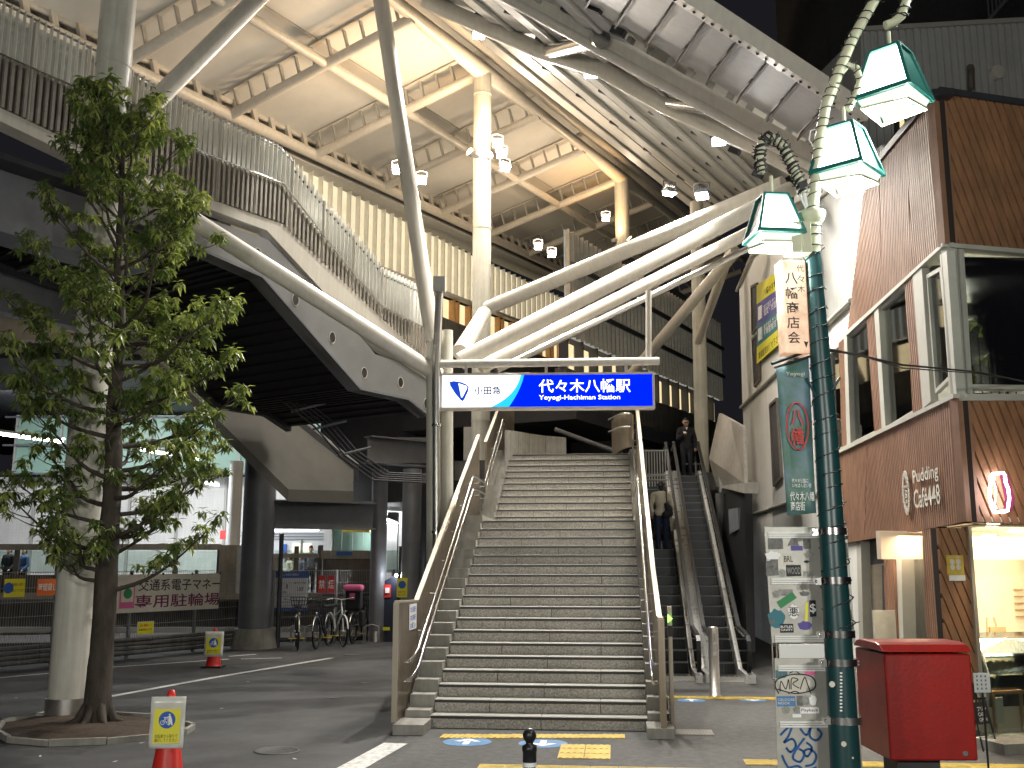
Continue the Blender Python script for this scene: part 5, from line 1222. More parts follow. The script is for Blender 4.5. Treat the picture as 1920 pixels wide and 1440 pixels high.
def stk(f, t, x, y, w_, h_, m, shape=0, rot=0, txt=None, tm='white_print'):
    a, b = f.px(x, y); s = YP / F * 1.02; W = w_ * s / 2; H = h_ * s / 2; pts = []
    if shape == 0: pts = [(-W, -H), (W, -H * .94), (W * .96, H), (-W, H)]
    elif shape == 1: pts = [(W * math.cos(i * .45) * (1 + .15 * math.sin(i * 2.3)), H * math.sin(i * .45) * (1 + .15 * math.cos(i * 3))) for i in range(14)]
    elif shape == 2: pts = [(-W, -H), (W, -H), (W * .6, H), (-W * .3, H)]
    c_, s_ = math.cos(R(rot)), math.sin(R(rot)); pts = [(a + u * c_ - v * s_, b + u * s_ + v * c_) for u, v in pts]
    stk.n += 1; dd = .0012 + (stk.n % 9) * .0002; mb = MB(); fprism(mb, f, pts, dd, dd + .0009); o = mb.build('sticker', m, t)
    if txt:
        f2 = Fr(f.w(a, b), f.x * c_ + f.y * s_, f.y * c_ - f.x * s_); text(txt, f2, 0, -H * .6, H * 1.2, tm, t, w=W * 1.8, align='CENTER', d=.0036, t=.001, bold=.01, name='sticker_lettering')
stk.n = 0
for a in [(1454, 1020, 28, 20, 'grey_print'), (1487, 1016, 22, 14, 'grey_print', 2), (1494, 1028, 22, 9, 'purple_print'), (1513, 1020, 14, 18, 'grey_print'), (1449, 1042, 28, 16, 'white_print', 1), (1478, 1048, 18, 18, 'cream_print', 0, 0, 'BRL', 'black_print'),
          (1441, 1066, 9, 28, 'grey_print'), (1452, 1064, 14, 30, 'grey_print'), (1488, 1070, 28, 21, 'black_print', 0, 0, 'WOOD', 'grey_print_pale'), (1466, 1075, 14, 16, 'grey_print_pale', 1), (1516, 1040, 18, 12, 'grey_print_pale', 1), (1512, 1053, 10, 5, 'navy_print', 1), (1516, 1076, 20, 10, 'grey_print_pale'),
          (1455, 1114, 14, 14, 'grey_print_pale', 1), (1473, 1111, 26, 12, 'grey_print_pale'), (1508, 1113, 18, 9, 'grey_print', 1), (1475, 1125, 36, 14, 'green_print', 0, 32, 'Berak'), (1488, 1147, 20, 26, 'white_print', 1, 0, '悪', 'black_print'), (1512, 1147, 5, 34, 'yellow_print', 0, -5), (1524, 1141, 12, 30, 'black_print', 0, 0, '$', 'white_print'),
          (1456, 1160, 32, 34, 'teal_print', 1), (1475, 1178, 25, 16, 'black_print', 0, 0, 'BUTLER\nCAVITY'), (1509, 1173, 26, 16, 'purple_print', 1), (1447, 1165, 10, 9, 'grey_print', 1),
          (1583, 1032, 13, 28, 'grey_print'), (1579, 1067, 17, 30, 'grey_print', 0, 0, '||', 'black_print'), (1583, 1111, 20, 14, 'grey_print_pale'), (1590, 1128, 11, 8, 'grey_print', 1), (1578, 1136, 9, 11, 'grey_print_pale', 1), (1586, 1152, 22, 18, 'grey_print'), (1588, 1173, 24, 14, 'grey_print'), (1574, 1040, 8, 22, 'white_print')]:
    stk(f, t, *a)
t, f = sboard(1452, 1604, 1234, 1500, 1460, 1622, 'lower pale sign board back with blue and black graffiti behind the lamp post', (.07, .47))
for a in [(1465, 1264, 22, 14, 'teal_print', 0, 0, 'SR', 'grey_print'), (1519, 1261, 22, 10, 'pink_print', 1), (1489, 1283, 58, 34, 'cream_print', 1), (1474, 1315, 34, 18, 'blue_sticker', 0, 0, 'CELDOSE\nNOOK', 'cream_print'), (1500, 1314, 12, 18, 'grey_print'), (1511, 1313, 14, 18, 'grey_print_pale', 1), (1524, 1313, 14, 18, 'white_print', 1), (1473, 1331, 16, 14, 'grey_print_pale', 1), (1494, 1331, 14, 12, 'grey_print_pale', 1),
          (1518, 1332, 34, 11, 'white_print', 0, 0, 'Playback', 'black_print'), (1494, 1342, 16, 6, 'white_print'), (1595, 1275, 16, 16, 'grey_print', 1), (1592, 1294, 20, 10, 'white_print', 0, 0, 'AIMI', 'black_print'), (1590, 1320, 18, 22, 'grey_print_pale'), (1600, 1337, 10, 12, 'grey_print'), (1592, 1352, 16, 6, 'grey_print_pale'), (1600, 1400, 16, 10, 'white_print')]:
    stk(f, t, *a)
def scrawl(f, par, pts, m, r, nm='graffiti_line'):
    P2 = [f.px(*p) for p in pts]; out = []
    for i in range(len(P2) - 1):   # catmull-rom
        p0 = P2[max(i - 1, 0)]; p1 = P2[i]; p2 = P2[i + 1]; p3 = P2[min(i + 2, len(P2) - 1)]
        for k in range(5):
            t_ = k / 5; out.append(tuple(.5 * ((2 * p1[q]) + (-p0[q] + p2[q]) * t_ + (2 * p0[q] - 5 * p1[q] + 4 * p2[q] - p3[q]) * t_ ** 2 + (-p0[q] + 3 * p1[q] - 3 * p2[q] + p3[q]) * t_ ** 3) for q in (0, 1)))
    out.append(P2[-1]); scrawl.n += 1; d = .0035 + .0004 * (scrawl.n % 6); mb = MB()
    for a, b in zip(out[:-1], out[1:]):
        dx, dy = b[0] - a[0], b[1] - a[1]; l = math.hypot(dx, dy) or 1; nx, ny = -dy / l * r, dx / l * r; ex, ey = dx / l * r * .4, dy / l * r * .4
        fprism(mb, f, [(a[0] + nx - ex, a[1] + ny - ey), (a[0] - nx - ex, a[1] - ny - ey), (b[0] - nx + ex, b[1] - ny + ey), (b[0] + nx + ex, b[1] + ny + ey)], d, d + .0004)
    return mb.build(nm, m, par)
scrawl.n = 0
scrawl(f, t, [(1460, 1300), (1453, 1285), (1460, 1272), (1490, 1264), (1520, 1268), (1529, 1282), (1522, 1294), (1490, 1300), (1458, 1292)], 'black_print', .0035)
scrawl(f, t, [(1462, 1296), (1464, 1277), (1473, 1292), (1478, 1274), (1480, 1292)], 'black_print', .003); scrawl(f, t, [(1483, 1292), (1484, 1272), (1496, 1274), (1486, 1282), (1498, 1290)], 'black_print', .003)
scrawl(f, t, [(1500, 1292), (1508, 1270), (1514, 1284), (1520, 1300)], 'black_print', .003); scrawl(f, t, [(1478, 1300), (1490, 1296), (1500, 1300)], 'black_print', .003); scrawl(f, t, [(1480, 1262), (1490, 1258), (1500, 1264)], 'black_print', .003)
blue = [[(1463, 1378), (1475, 1366), (1484, 1362), (1478, 1380), (1470, 1392), (1485, 1385), (1492, 1398), (1482, 1410), (1474, 1402)], [(1500, 1366), (1512, 1378), (1520, 1362), (1518, 1380), (1530, 1388), (1540, 1376), (1532, 1366)],
        [(1508, 1384), (1496, 1400), (1486, 1420), (1500, 1428), (1508, 1412), (1498, 1404)], [(1512, 1392), (1522, 1402), (1514, 1418), (1506, 1410), (1518, 1404), (1530, 1416), (1524, 1432), (1510, 1436)],
        [(1466, 1416), (1472, 1430), (1482, 1445)], [(1478, 1440), (1496, 1436), (1510, 1445), (1530, 1438)]]
for b_ in blue: scrawl(f, t, b_, 'graffiti', .0065)
# ================================================================ CAFE BUILDING (right)
CY = 12.0; Cc_ = P(1813, 978, CY); CC = V((Cc_.x, Cc_.y, 0))
fL = Fr(CC, -sv); th = R(15); fR = Fr(CC, V((math.cos(th), math.sin(th), 0)))
cafe = thing('cafe_building', 'brown slatted corner cafe building with large windows and lit shop front', 'building', CC)
def lpx(pts): return [fL.px(*p) for p in pts]
def rpx(pts): return [fR.px(*p) for p in pts]
def cladL(pts, ang=90, pitch=.085, nm='batten_cladding', d=0, gap=.034):
    poly = clip(lpx(pts), 1, 0, .0); mb = MB().mat('clad_gap'); fprism(mb, fL, poly, d - .12, d - .02); mb.mat('clad')
    for q in strips(poly, R(ang), pitch, gap): fprism(mb, fL, q, d - .02, d + .01)
    o = mb.build(nm, None, cafe, kind='stuff'); return o
# upper storey, faceted into leaning fields
cladL([(1760, 173), (1735, 203), (1700, 245), (1712, 512), (1773, 458)], 93)
cladL([(1700, 245), (1650, 303), (1655, 566), (1712, 512)], 82, d=.004)
cladL([(1650, 303), (1620, 367), (1608, 480), (1590, 626), (1655, 566)], 97, d=.008)
# piers of the window band
for pts in ([(1697, 527), (1715, 510), (1735, 764), (1713, 775)], [(1625, 594), (1643, 578), (1660, 806), (1641, 814)], [(1573, 643), (1587, 630), (1592, 836), (1580, 842)]): cladL(pts, 92)
# band under the windows
cladL([(1572, 851), (1592, 838), (1628, 822), (1622, 1012), (1567, 1022)], 84, d=.004)
cladL([(1628, 822), (1658, 808), (1716, 777), (1728, 993), (1622, 1012)], 95)
cladL([(1716, 777), (1797, 742), (1813, 978), (1728, 993)], 89, d=.006)
# windows of the left face
def winL(q, lab=None):   # q: px polygon tl, tr, br, bl
    p = lpx(q); mb = MB(); fprism(mb, fL, p, -.075, -.065); g = mb.build('window', 'win', cafe)
    cx_ = sum(a for a, b in p) / 4; cy_ = sum(b for a, b in p) / 4
    for i in range(4):
        a, b = p[i], p[(i + 1) % 4]; A = fL.w(*a, -.05); B = fL.w(*b, -.05); d = B - A; cc = fL.w(cx_, cy_, -.05); nn = (cc - A); nn = (nn - d * nn.dot(d) / d.length_squared).normalized()
        piece('frame', 'frame', (A + B) / 2 + nn * .025, d, fL.n * .06, nn * .05, g)
    mb = MB(); fprism(mb, fL, [(cx_ - .02, p[3][1] + .1), (cx_ + .02, p[3][1] + .1), (cx_ + .02, p[0][1] - .15), (cx_ - .02, p[0][1] - .15)], -.17, -.14) if 0 else None
    return g
winL([(1733, 516), (1760, 500), (1781, 708), (1750, 738)]); winL([(1645, 580), (1697, 528), (1714, 773), (1659, 806)]); winL([(1586, 632), (1625, 596), (1641, 812), (1592, 836)]); winL([(1553, 660), (1573, 643), (1580, 841), (1559, 853)])
for pts in ([(1713, 510), (1731, 502), (1748, 752), (1733, 766)], [(1641, 578), (1649, 574), (1663, 802), (1656, 807)], [(1584, 632), (1590, 629), (1597, 832), (1590, 836)], [(1765, 478), (1778, 470), (1797, 742), (1783, 735)]):
    mb = MB(); fprism(mb, fL, lpx(pts), -.08, .02); mb.build('window_mullion', 'frame', cafe)
mb = MB(); fprism(mb, fL, lpx([(1555, 853), (1797, 738), (1797, 746), (1555, 861)]), -.1, .06); mb.build('sill_ledge', 'frame', cafe)
mb = MB(); fprism(mb, fL, lpx([(1590, 622), (1773, 455), (1773, 462), (1590, 630)]), -.1, .04); mb.build('head_trim', 'frame', cafe)
# rooms behind the windows
zs = fL.w(*fL.px(1797, 742)).z; zh = fL.w(*fL.px(1773, 458)).z; sofz_ = fL.w(*fL.px(1813, 978)).z; aF = fL.px(1555, 700)[0]
mb = MB(); fbox(mb, fL, aF, -1.6, zs, zh + .4, -2.9, -2.8); mb.build('room_wall', 'room', cafe)
rp = [fL.w(-.4, 0, -.3), fL.w(aF, 0, -.3), fL.w(aF, 0, -3), fR.w(4.5, 0, -4.6), fR.w(4.5, 0, -.2), fR.w(.4, 0, -.2)]
mb = MB(); mb.prism([p + Z * (zs - .2) for p in rp], Z * .1); mb.build('room_floor', 'room', cafe)
mb = MB(); mb.prism([p + Z * (zh + .4) for p in rp], Z * .1); mb.build('room_ceiling', 'room', cafe)
for i in range(3): mb = MB(); mb.box(fL.w(-1.6 - i * 1.5, zh + .1, -1.2), fL.x * .12, fL.n * 2.2, Z * .16); mb.build('ceiling_beam', 'frame', cafe)
lamp('AREA', fR.w(2, zh + .2, -1.6), 60, (1, .95, .8), cafe, aim=fR.w(2, 0, -1.6), size=1.2, name='room_light')
lamp('AREA', fR.w(1.8, sofz_ - .08, -.78), 110, (1, .82, .6), cafe, aim=fR.w(1.6, 0, -1.3), size=1.4, sizey=.15, name='front_fill')  # added area lamp that brightens the front of the display case
lamp('AREA', fL.w(-3, zh + .2, -1.3), 120, (1, .95, .8), cafe, aim=fL.w(-3, 0, -1.3), size=1.6, name='room_light')
# right face: diagonal boards
def boards(fr, poly, ang, pitch, gap, m, nm='board', d0=-.02, d1=.015, back=True):
    if back: mb = MB(); fprism(mb, fr, poly, d0 - .1, d0 - .003); mb.build('board_backing', 'clad_gap', cafe)
    for q in strips(poly, ang, pitch, gap): mb = MB(); fprism(mb, fr, q, d0, d1 + random.uniform(-.002, .002)); mb.build(nm, m, cafe)
boards(fR, rpx([(1766, 178), (1960, 205), (1960, 474), (1780, 458)]), R(109), .118, .030, 'clad2')
mb = MB(); zc0 = fL.px(1797, 745)[1]; fbox(mb, fR, -.02, .165, zh, 7.88, -.12, .02); mb.build('corner_post', 'clad', cafe)
mb = MB(); fbox(mb, fR, -.02, .165, sofz_, zs, -.12, .02); mb.build('corner_post', 'clad', cafe)
boards(fR, rpx([(1804, 752), (1970, 752), (1970, 986), (1822, 978)]), R(111), .115, .030, 'clad2')
mb = MB(); fprism(mb, fR, rpx([(1757, 166), (1960, 196), (1960, 207), (1760, 177)]), -.2, .06); fprism(mb, fL, lpx([(1757, 166), (1648, 297), (1652, 306), (1760, 177)]), -.2, .055); mb.build('roof_cap', 'dark_steel', cafe)
for pts in ([(1776, 458), (1970, 474), (1970, 482), (1778, 466)], [(1795, 740), (1970, 740), (1970, 752), (1797, 752)], [(1815, 722), (1970, 724), (1970, 732), (1817, 730)]):
    mb = MB(); fprism(mb, fR, rpx(pts), -.12, .06); mb.build('window_trim', 'frame', cafe)
for pts in ([(1776, 466), (1790, 468), (1808, 740), (1795, 740)], [(1794, 468), (1803, 470), (1820, 738), (1811, 738)]):
    mb = MB(); fprism(mb, fR, rpx(pts), -.12, .04); mb.build('window_mullion', 'frame', cafe)
mb = MB(); fprism(mb, fR, rpx([(1800, 478), (1970, 480), (1970, 724), (1817, 722)]), -.09, -.08); mb.build('window', 'win', cafe)
mb = MB(); fbox(mb, fR, 2.2, 4.5, zs - .2, zh + .5, -4.5, -4.4); mb.build('room_back_wall', 'room', cafe)
mb = MB(); mb.box(fR.w(.9, zs + .48, -1.0), fR.x * .26, fR.n * .2, Z * .24); mb.build('lampshade', 'yellow_print', cafe)
def palm(c, s, par, m='leaf'):
    mb = MB()
    for i in range(14):
        a = i * .45; pts = [V(c) + V((math.cos(a), math.sin(a), 0)) * (s * t * .9) + Z * s * (.9 * t - .9 * t * t) for t in (0, .3, .6, .85, 1)]
        for p, q in zip(pts[:-1], pts[1:]):
            d = (q - p).cross(Z).normalized() * s * .05; mb.add([p - d, p + d, q + d, q - d], [(0, 1, 2, 3)])
    return mb.build('palm_leaves', m, par)
pt = thing('potted_palm', 'dark palm plant standing behind the upper cafe corner window', 'plant', fR.w(1.3, zs, -.9)); palm(fR.w(1.3, zs + 1.1, -.9), .55, pt); palm(fR.w(1.7, zs + .75, -1.1), .45, pt)
mb = MB(); mb.tube([fR.w(1.3, zs, -.9), fR.w(1.3, zs + 1.1, -.9)], .025, 8); mb.build('stem', 'bark', pt)
mb = MB(); mb.tube([fR.w(1.3, zs, -.9), fR.w(1.3, zs + .25, -.9)], .1, 12, r2=.13); mb.build('pot', 'cream_print', pt)
rl = thing('window_railing', 'thin black scroll railing behind the upper cafe corner window', 'railing', fR.w(.8, zs, -.35))
for z in (.12, .9): mb = MB(); mb.tube([fR.w(.25, zs + z, -.35), fR.w(2.2, zs + z, -.35)], .008, 6); mb.build('rail', 'cable', rl)
for i in range(16): piece('bar', 'cable', fR.w(.28 + .125 * i, zs + .5, -.35), fR.x * .01, fR.n * .01, Z * .8, rl)
for i in range(8): mb = MB(); c = fR.w(.35 + .25 * i, zs + .2, -.33); mb.tube([c + fR.x * .06 * math.cos(t * .6) * (1 - t / 14) + Z * .06 * math.sin(t * .6) * (1 - t / 14) for t in range(13)], .005, 5); mb.build('scroll', 'cable', rl)
# cafe lettering and neon
def cafesign():
    t = thing('cafe_sign', 'cream raised cafe lettering beside a scalloped face emblem on brown cladding', 'sign', fL.w(*fL.px(1735, 920)))
    def tx(body, x0, x1, y0, y1, sl):
        a0, b0 = fL.px(x0, y1); a1, b1 = fL.px(x1, y0 + 0); h = fL.px(x0, y0)[1] - fL.px(x0, y1)[1]
        f = Fr(fL.w(a0, b0, .06), fL.w(*fL.px(x1, y1 - sl)) - fL.w(a0, b0)); f.y = Z; f.n = fL.n
        f.x = fL.x
        text(body, f, 0, 0, abs(h), 'cream_print', t, w=abs(a1 - a0), t=.03, d=.0, bold=.012, align='LEFT')
    tx('Pudding', 1721, 1768, 882, 914, 16); tx('Café448', 1723, 1771, 918, 954, 12)
    a, b = fL.px(1706, 924); mb = MB(); sx = .135; sy = .26
    for i in range(18):
        th_ = i / 18 * 2 * math.pi; c = (a + sx * math.cos(th_), b + sy * math.sin(th_)); r = .045
        mb.tube([fL.w(c[0] + r * math.cos(k * .63) * .7, c[1] + r * math.sin(k * .63), .05) for k in range(11)], .009, 5)
        mb.tube([fL.w(c[0] + r * .4 * math.cos(k * .9), c[1] + r * .4 * math.sin(k * .9), .05) for k in range(6)], .007, 5)
    mb.build('scalloped_ring', 'cream_print', t)
    mb = MB()
    for u, v, r in ((-.035, .08, .016), (.035, .08, .016), (0, .0, .03), (-.02, -.05, .022), (.02, -.05, .022), (0, -.12, .02)):
        mb.tube([fL.w(a + u + r * math.cos(k * .7), b + v + r * math.sin(k * .7), .05) for k in range(10)], .007, 5)
    mb.build('emblem_face', 'cream_print', t)
    for i in range(8): pass
cafesign()
M['neon'] = glow('white neon', (1, .93, 1), 9)
def neon():
    t = thing('neon_sign', 'white glowing neon outline of a bottle on the brown boards', 'sign', fR.w(*fR.px(1868, 925)))
    def T(pts, d, r): mb = MB(); mb.tube([fR.w(*fR.px(*p), d) for p in pts], r, 8); mb.build('neon_tube', 'neon', t)
    fr_out = [(1846, 895), (1850, 890), (1870, 888), (1873, 892), (1874, 905), (1879, 918), (1881, 935), (1879, 950), (1878, 957), (1870, 960), (1853, 961), (1848, 952), (1845, 935), (1844, 918), (1847, 905), (1846, 895)]
    T(fr_out, .10, .016)
    T([(x + 11, y + 1) for x, y in fr_out[3:10]], .02, .007); T([(1859, 894), (1858, 905), (1862, 918), (1861, 935), (1859, 945), (1863, 954)], .05, .007)
    mb = MB(); fprism(mb, fR, rpx([(1872, 890), (1880, 892), (1892, 935), (1888, 958), (1879, 957), (1882, 935)]), .02, .09); mb.build('side_plate', 'maroon_print', t)
    lamp('POINT', fR.w(*fR.px(1864, 925), .35), 5, (1, .85, .8), t, size=.1)
neon()
# soffit over the shop front and ground floor of the left face
sofz = fL.w(*fL.px(1813, 978)).z
mb = MB(); mb.prism([fL.w(0, sofz, .0), fR.w(4, sofz, 0), fR.w(4, sofz, -4.5), fL.w(-7, sofz, -.02)], Z * .06); mb.build('soffit', 'frame', cafe)
def gl(pts, m, nm, d0=-.25, d1=-.2): mb = MB(); fprism(mb, fL, lpx(pts), d0, d1); return mb.build(nm, m, cafe)
M['door_metal'] = mat('warm metal door', (.42, .35, .27), .3, metal=.6, noise=.15, nscale=2, stretch=(1, 1, 6))
g = gl([(1606, 1060), (1664, 1052), (1670, 1300), (1612, 1300)], 'door_metal', 'door'); mb = MB(); fprism(mb, fL, lpx([(1632, 1060), (1636, 1060), (1640, 1300), (1636, 1300)]), -.2, -.18); mb.build('door_handle', 'dark_steel', g)
gl([(1602, 1014), (1660, 1003), (1664, 1052), (1606, 1060)], 'dark_steel', 'transom')
gl([(1600, 1014), (1608, 1012), (1616, 1300), (1608, 1300)], 'frame', 'door_frame', -.26, -.05); gl([(1567, 1020), (1602, 1014), (1608, 1300), (1575, 1300)], 'wall_white', 'wall_infill', -.2, -.05)
cladL([(1656, 1006), (1676, 1002), (1686, 1300), (1666, 1300)], 91, nm='brown_post'); gl([(1676, 1002), (1686, 1000), (1694, 1300), (1686, 1300)], 'frame', 'window_frame', -.2, -.02)
wn2 = gl([(1686, 1003), (1738, 993), (1746, 1300), (1694, 1300)], 'win', 'window'); cladL([(1730, 993), (1757, 988), (1770, 1300), (1742, 1300)], 91, nm='brown_post')
# recessed shop front corner panel with diagonal boards
fP = Fr(fR.w(0, 0, -.55), fR.x)
pp_ = [fP.px(*q) for q in [(1757, 990), (1812, 990), (1835, 1280), (1778, 1300)]]
boards(fP, pp_, R(112), .11, .02, 'clad2', nm='board')
for pts in ([(1810, 988), (1816, 988), (1840, 1300), (1833, 1300)],): mb = MB(); fprism(mb, fP, [fP.px(*q) for q in pts], -.08, .05); mb.build('corner_trim', 'bronze_cap', cafe)
pn = thing('poster', 'small orange poster with four round cookies taped to the diagonal boards', 'poster', fP.w(*fP.px(1788, 1060), .03))
a0, b0 = fP.px(1774, 1078); a1, b1 = fP.px(1803, 1041); board('sheet', fP, a0, a1, b0, b1, 'poster_orange' if 0 else 'tactile', pn, .022, .026)
for u in (.32, .68):
    for v in (.38, .66): disc('cookie_print', fP, a0 + (a1 - a0) * u, b0 + (b1 - b0) * v, (a1 - a0) * .14, 'cream_print', pn, .0265, .029, 16)
text('クッキー販売中', fP, (a0 + a1) / 2, b0 + (b1 - b0) * .86, (b1 - b0) * .08, 'cream_print', pn, w=(a1 - a0) * .7, align='CENTER', d=.03); board('torn_edge', fP, a0 + .02, a1 + .01, b0 - .07, b0 - .002, 'plastic', pn, .022, .025)
# shop room
room = thing('shop_room', 'warm lit cafe shop interior behind the glass on the right edge', 'room', fR.w(2, 0, -2))
shp = [fL.w(-.75, 0, -.35), fL.w(-4.2, 0, -.35), fL.w(-4.2, 0, -2.4), fR.w(5, 0, -3.6), fR.w(5, 0, -.62), fR.w(.62, 0, -.62)]
mb = MB(); mb.prism([shp[2], shp[3], shp[3] + Z * sofz, shp[2] + Z * sofz], (shp[3] - shp[2]).cross(Z).normalized() * -.08); mb.build('back_wall', 'shop_wall', room)
mb = MB(); mb.prism([fL.w(-2.6, 0, -.36), fL.w(-4.2, 0, -.36), fL.w(-4.2, sofz, -.36), fL.w(-2.6, sofz, -.36)], fL.n * -.06); mb.build('side_wall', 'shop_wall', room)
mb = MB(); mb.prism([shp[1], shp[2], shp[2] + Z * sofz, shp[1] + Z * sofz], sv * .08); mb.build('end_wall', 'shop_wall', room)
mb = MB(); mb.prism([p + Z * .12 for p in shp], Z * -.12); mb.build('floor', 'concrete', room)
mb = MB(); mb.prism([p + Z * (sofz - .02) for p in shp], Z * .015); mb.build('ceiling', 'shop_wall', room)
mb = MB(); fbox(mb, fR, .42, 5, sofz - .42, sofz - .03, -2.4, -2.3); mb.build('ceiling_drop', 'shop_wall', room)
mb = MB(); fbox(mb, fR, .44, 3.5, .12, sofz - .02, -.6, -.585); mb.build('shop_glass', 'glass', room)
M['shop_lamp'] = glow('warm shop lamp', (1, .86, .62), 7)
for a, d, w_, h_ in ((1.45, -1.4, .12, .30), (1.75, -2.6, .12, .08)):
    mb = MB(); fbox(mb, fR, a - w_ / 2, a + w_ / 2, sofz - .1 - h_, sofz - .1, d - w_ / 2, d + w_ / 2); mb.build('pendant_lamp', 'shop_lamp', room)
mb = MB(); mb.ball(fR.w(1.9, sofz - .22, -1.1), .09, 12); mb.build('globe_lamp', 'shop_lamp', room)
for a in (.6, 1.1): mb = MB(); mb.tube([fR.w(a, sofz + .0, -.28), fR.w(a, sofz - .015, -.28)], .07, 14); mb.build('downlight', 'shop_lamp', cafe)
lamp('AREA', fR.w(2, sofz - .08, -1.8), 230, (1, .80, .55), room, aim=fR.w(2, 0, -1.7), size=2.6, name='shop_light'); lamp('SPOT', fR.w(.9, sofz - .03, -.25), 60, (1, .82, .6), cafe, aim=fR.w(.9, 0, .2), size=.1, angle=120)
# menu lines and boards on the back wall
fE = Fr(fL.w(-4.2, 0, -2.4) - sv * .03, su)
for i in range(5):
    for j in range(3): mb = MB(); fbox(mb, fE, -.42 + .17 * j, -.42 + .17 * j + (.14, .09, .11)[j], 1.75 - .1 * i, 1.775 - .1 * i, 0, .01); mb.build('menu_line', 'wood', room)
mb = MB(); fbox(mb, fE, -1.0, -.62, 1.1, 1.75, 0, .02); mb.build('wall_board', 'cream_print', room)
mb = MB(); fbox(mb, fR, .62, .98, 1.0, 1.5, -2.9, -2.87); mb.build('menu_board', 'cream_print', room); mb = MB(); fbox(mb, fR, .6, .98, .62, .9, -2.2, -2.17); mb.build('paper_notice', 'white_print', room)
ea = thing('display_easel', 'small wooden easel standing on the counter inside the cafe', 'easel', fR.w(1.9, 1.0, -2.0))
for s in (-1, 1): mb = MB(); mb.tube([fR.w(1.9 + s * .12, .95, -2.0), fR.w(1.96 + s * .06, 1.42, -2.1)], .015, 6); mb.build('leg', 'wood', ea)
mb = MB(); fbox(mb, fR, 1.82, 2.08, 1.05, 1.3, -1.99, -1.96); mb.build('board', 'wood', ea)
dc = thing('display_case', 'curved glass display case full of white pudding jars in the cafe', 'display case', fR.w(1.6, .12, -1.5))
mb = MB(); fbox(mb, fR, .78, 3.4, .12, .42, -1.6, -.85); mb.build('base', 'shop_wall', dc)
prof = [(-.85, .42), (-.80, .8), (-.88, 1.05), (-1.05, 1.22), (-1.6, 1.26)]
for (d0_, z0_), (d1_, z1_) in zip(prof[:-1], prof[1:]): mb = MB(); mb.prism([fR.w(.78, z0_, d0_), fR.w(3.4, z0_, d0_), fR.w(3.4, z1_, d1_), fR.w(.78, z1_, d1_)], fR.n * .006); mb.build('curved_glass', 'glass', dc)
mb = MB(); mb.tube([fR.w(.775, z, d) for d, z in prof], .022, 8); mb.build('end_frame', 'cream_print', dc)
mb = MB().mat('white_print')
for z in (.60, .80, 1.0): fbox(mb, fR, .8, 3.38, z, z + .015, -1.55, -.9); 
mb.build('shelf', None, dc)
jm = bpy.data.meshes.new('jar'); b_ = MB(); b_.tube([(0, 0, 0), (0, 0, .09), (0, 0, .12)], [.035, .035, .025], 8); jm.from_pydata(b_.v, [], b_.f); jm.materials.append(M['cream_print'])
for z in (.435, .615, .815):
    for i in range(10):
        for d in (-1.0, -1.2):
            o = bpy.data.objects.new('pudding_jar', jm); COL.objects.link(o); o.location = fR.w(.86 + i * .1, z, d); tag(o, 'small cream pudding jar on a shelf of the glass display case', 'jar', 'pudding jars in the display case')
lamp('AREA', fR.w(1.8, 1.2, -1.1), 60, (1, .93, .8), dc, aim=fR.w(1.8, 0, -1.1), size=1.6, sizey=.3, name='case_light')
cs2 = thing('side_shelf', 'low shelf unit with small jars at the left end of the display case', 'shelf', fR.w(.6, .12, -1.6))
for z in (.45, .65, .85): mb = MB(); fbox(mb, fR, .40, .74, z, z + .02, -1.8, -1.3); mb.build('shelf_board', 'cream_print', cs2)
for a in (.40, .72): mb = MB(); fbox(mb, fR, a, a + .02, .12, .98, -1.8, -1.3); mb.build('side_board', 'cream_print', cs2)
for z in (.47, .67, .87):
    for i in range(3): o = bpy.data.objects.new('pudding_jar', jm); COL.objects.link(o); o.location = fR.w(.47 + i * .1, z, -1.4); tag(o, 'small cream pudding jar on the low side shelf', 'jar', 'pudding jars on the side shelf')
st = thing('wooden_stool', 'small wooden stand with framed picture behind the cafe window', 'stand', fR.w(1.0, .12, -.9))
mb = MB(); fbox(mb, fR, .78, 1.25, .58, .62, -1.05, -.75); mb.build('top', 'wood', st)
for a in (.8, 1.2): 
    for d in (-1.02, -.8): mb = MB(); fbox(mb, fR, a, a + .035, .12, .58, d, d + .03); mb.build('leg', 'wood', st)
mb = MB(); fbox(mb, fR, .79, .90, .25, .55, -.74, -.72); mb.build('picture', 'poster_pink' if 0 else 'cream_print', st)
mb = MB(); mb.tube([fR.w(1.02, .62, -.9), fR.w(1.02, .8, -.9)], .06, 10, r2=.04); mb.build('vase', 'white_print', st)
mb = MB(); fbox(mb, fR, .35, 5, .0, .12, -.65, -.1); mb.build('shop_step', 'concrete', None, 'pale concrete step along the cafe shop front', 'step', loc=fR.w(2, 0, -.4))
pf = [G(1815, 1440), G(2100, 1440), G(2100, 1390), G(1830, 1396)]
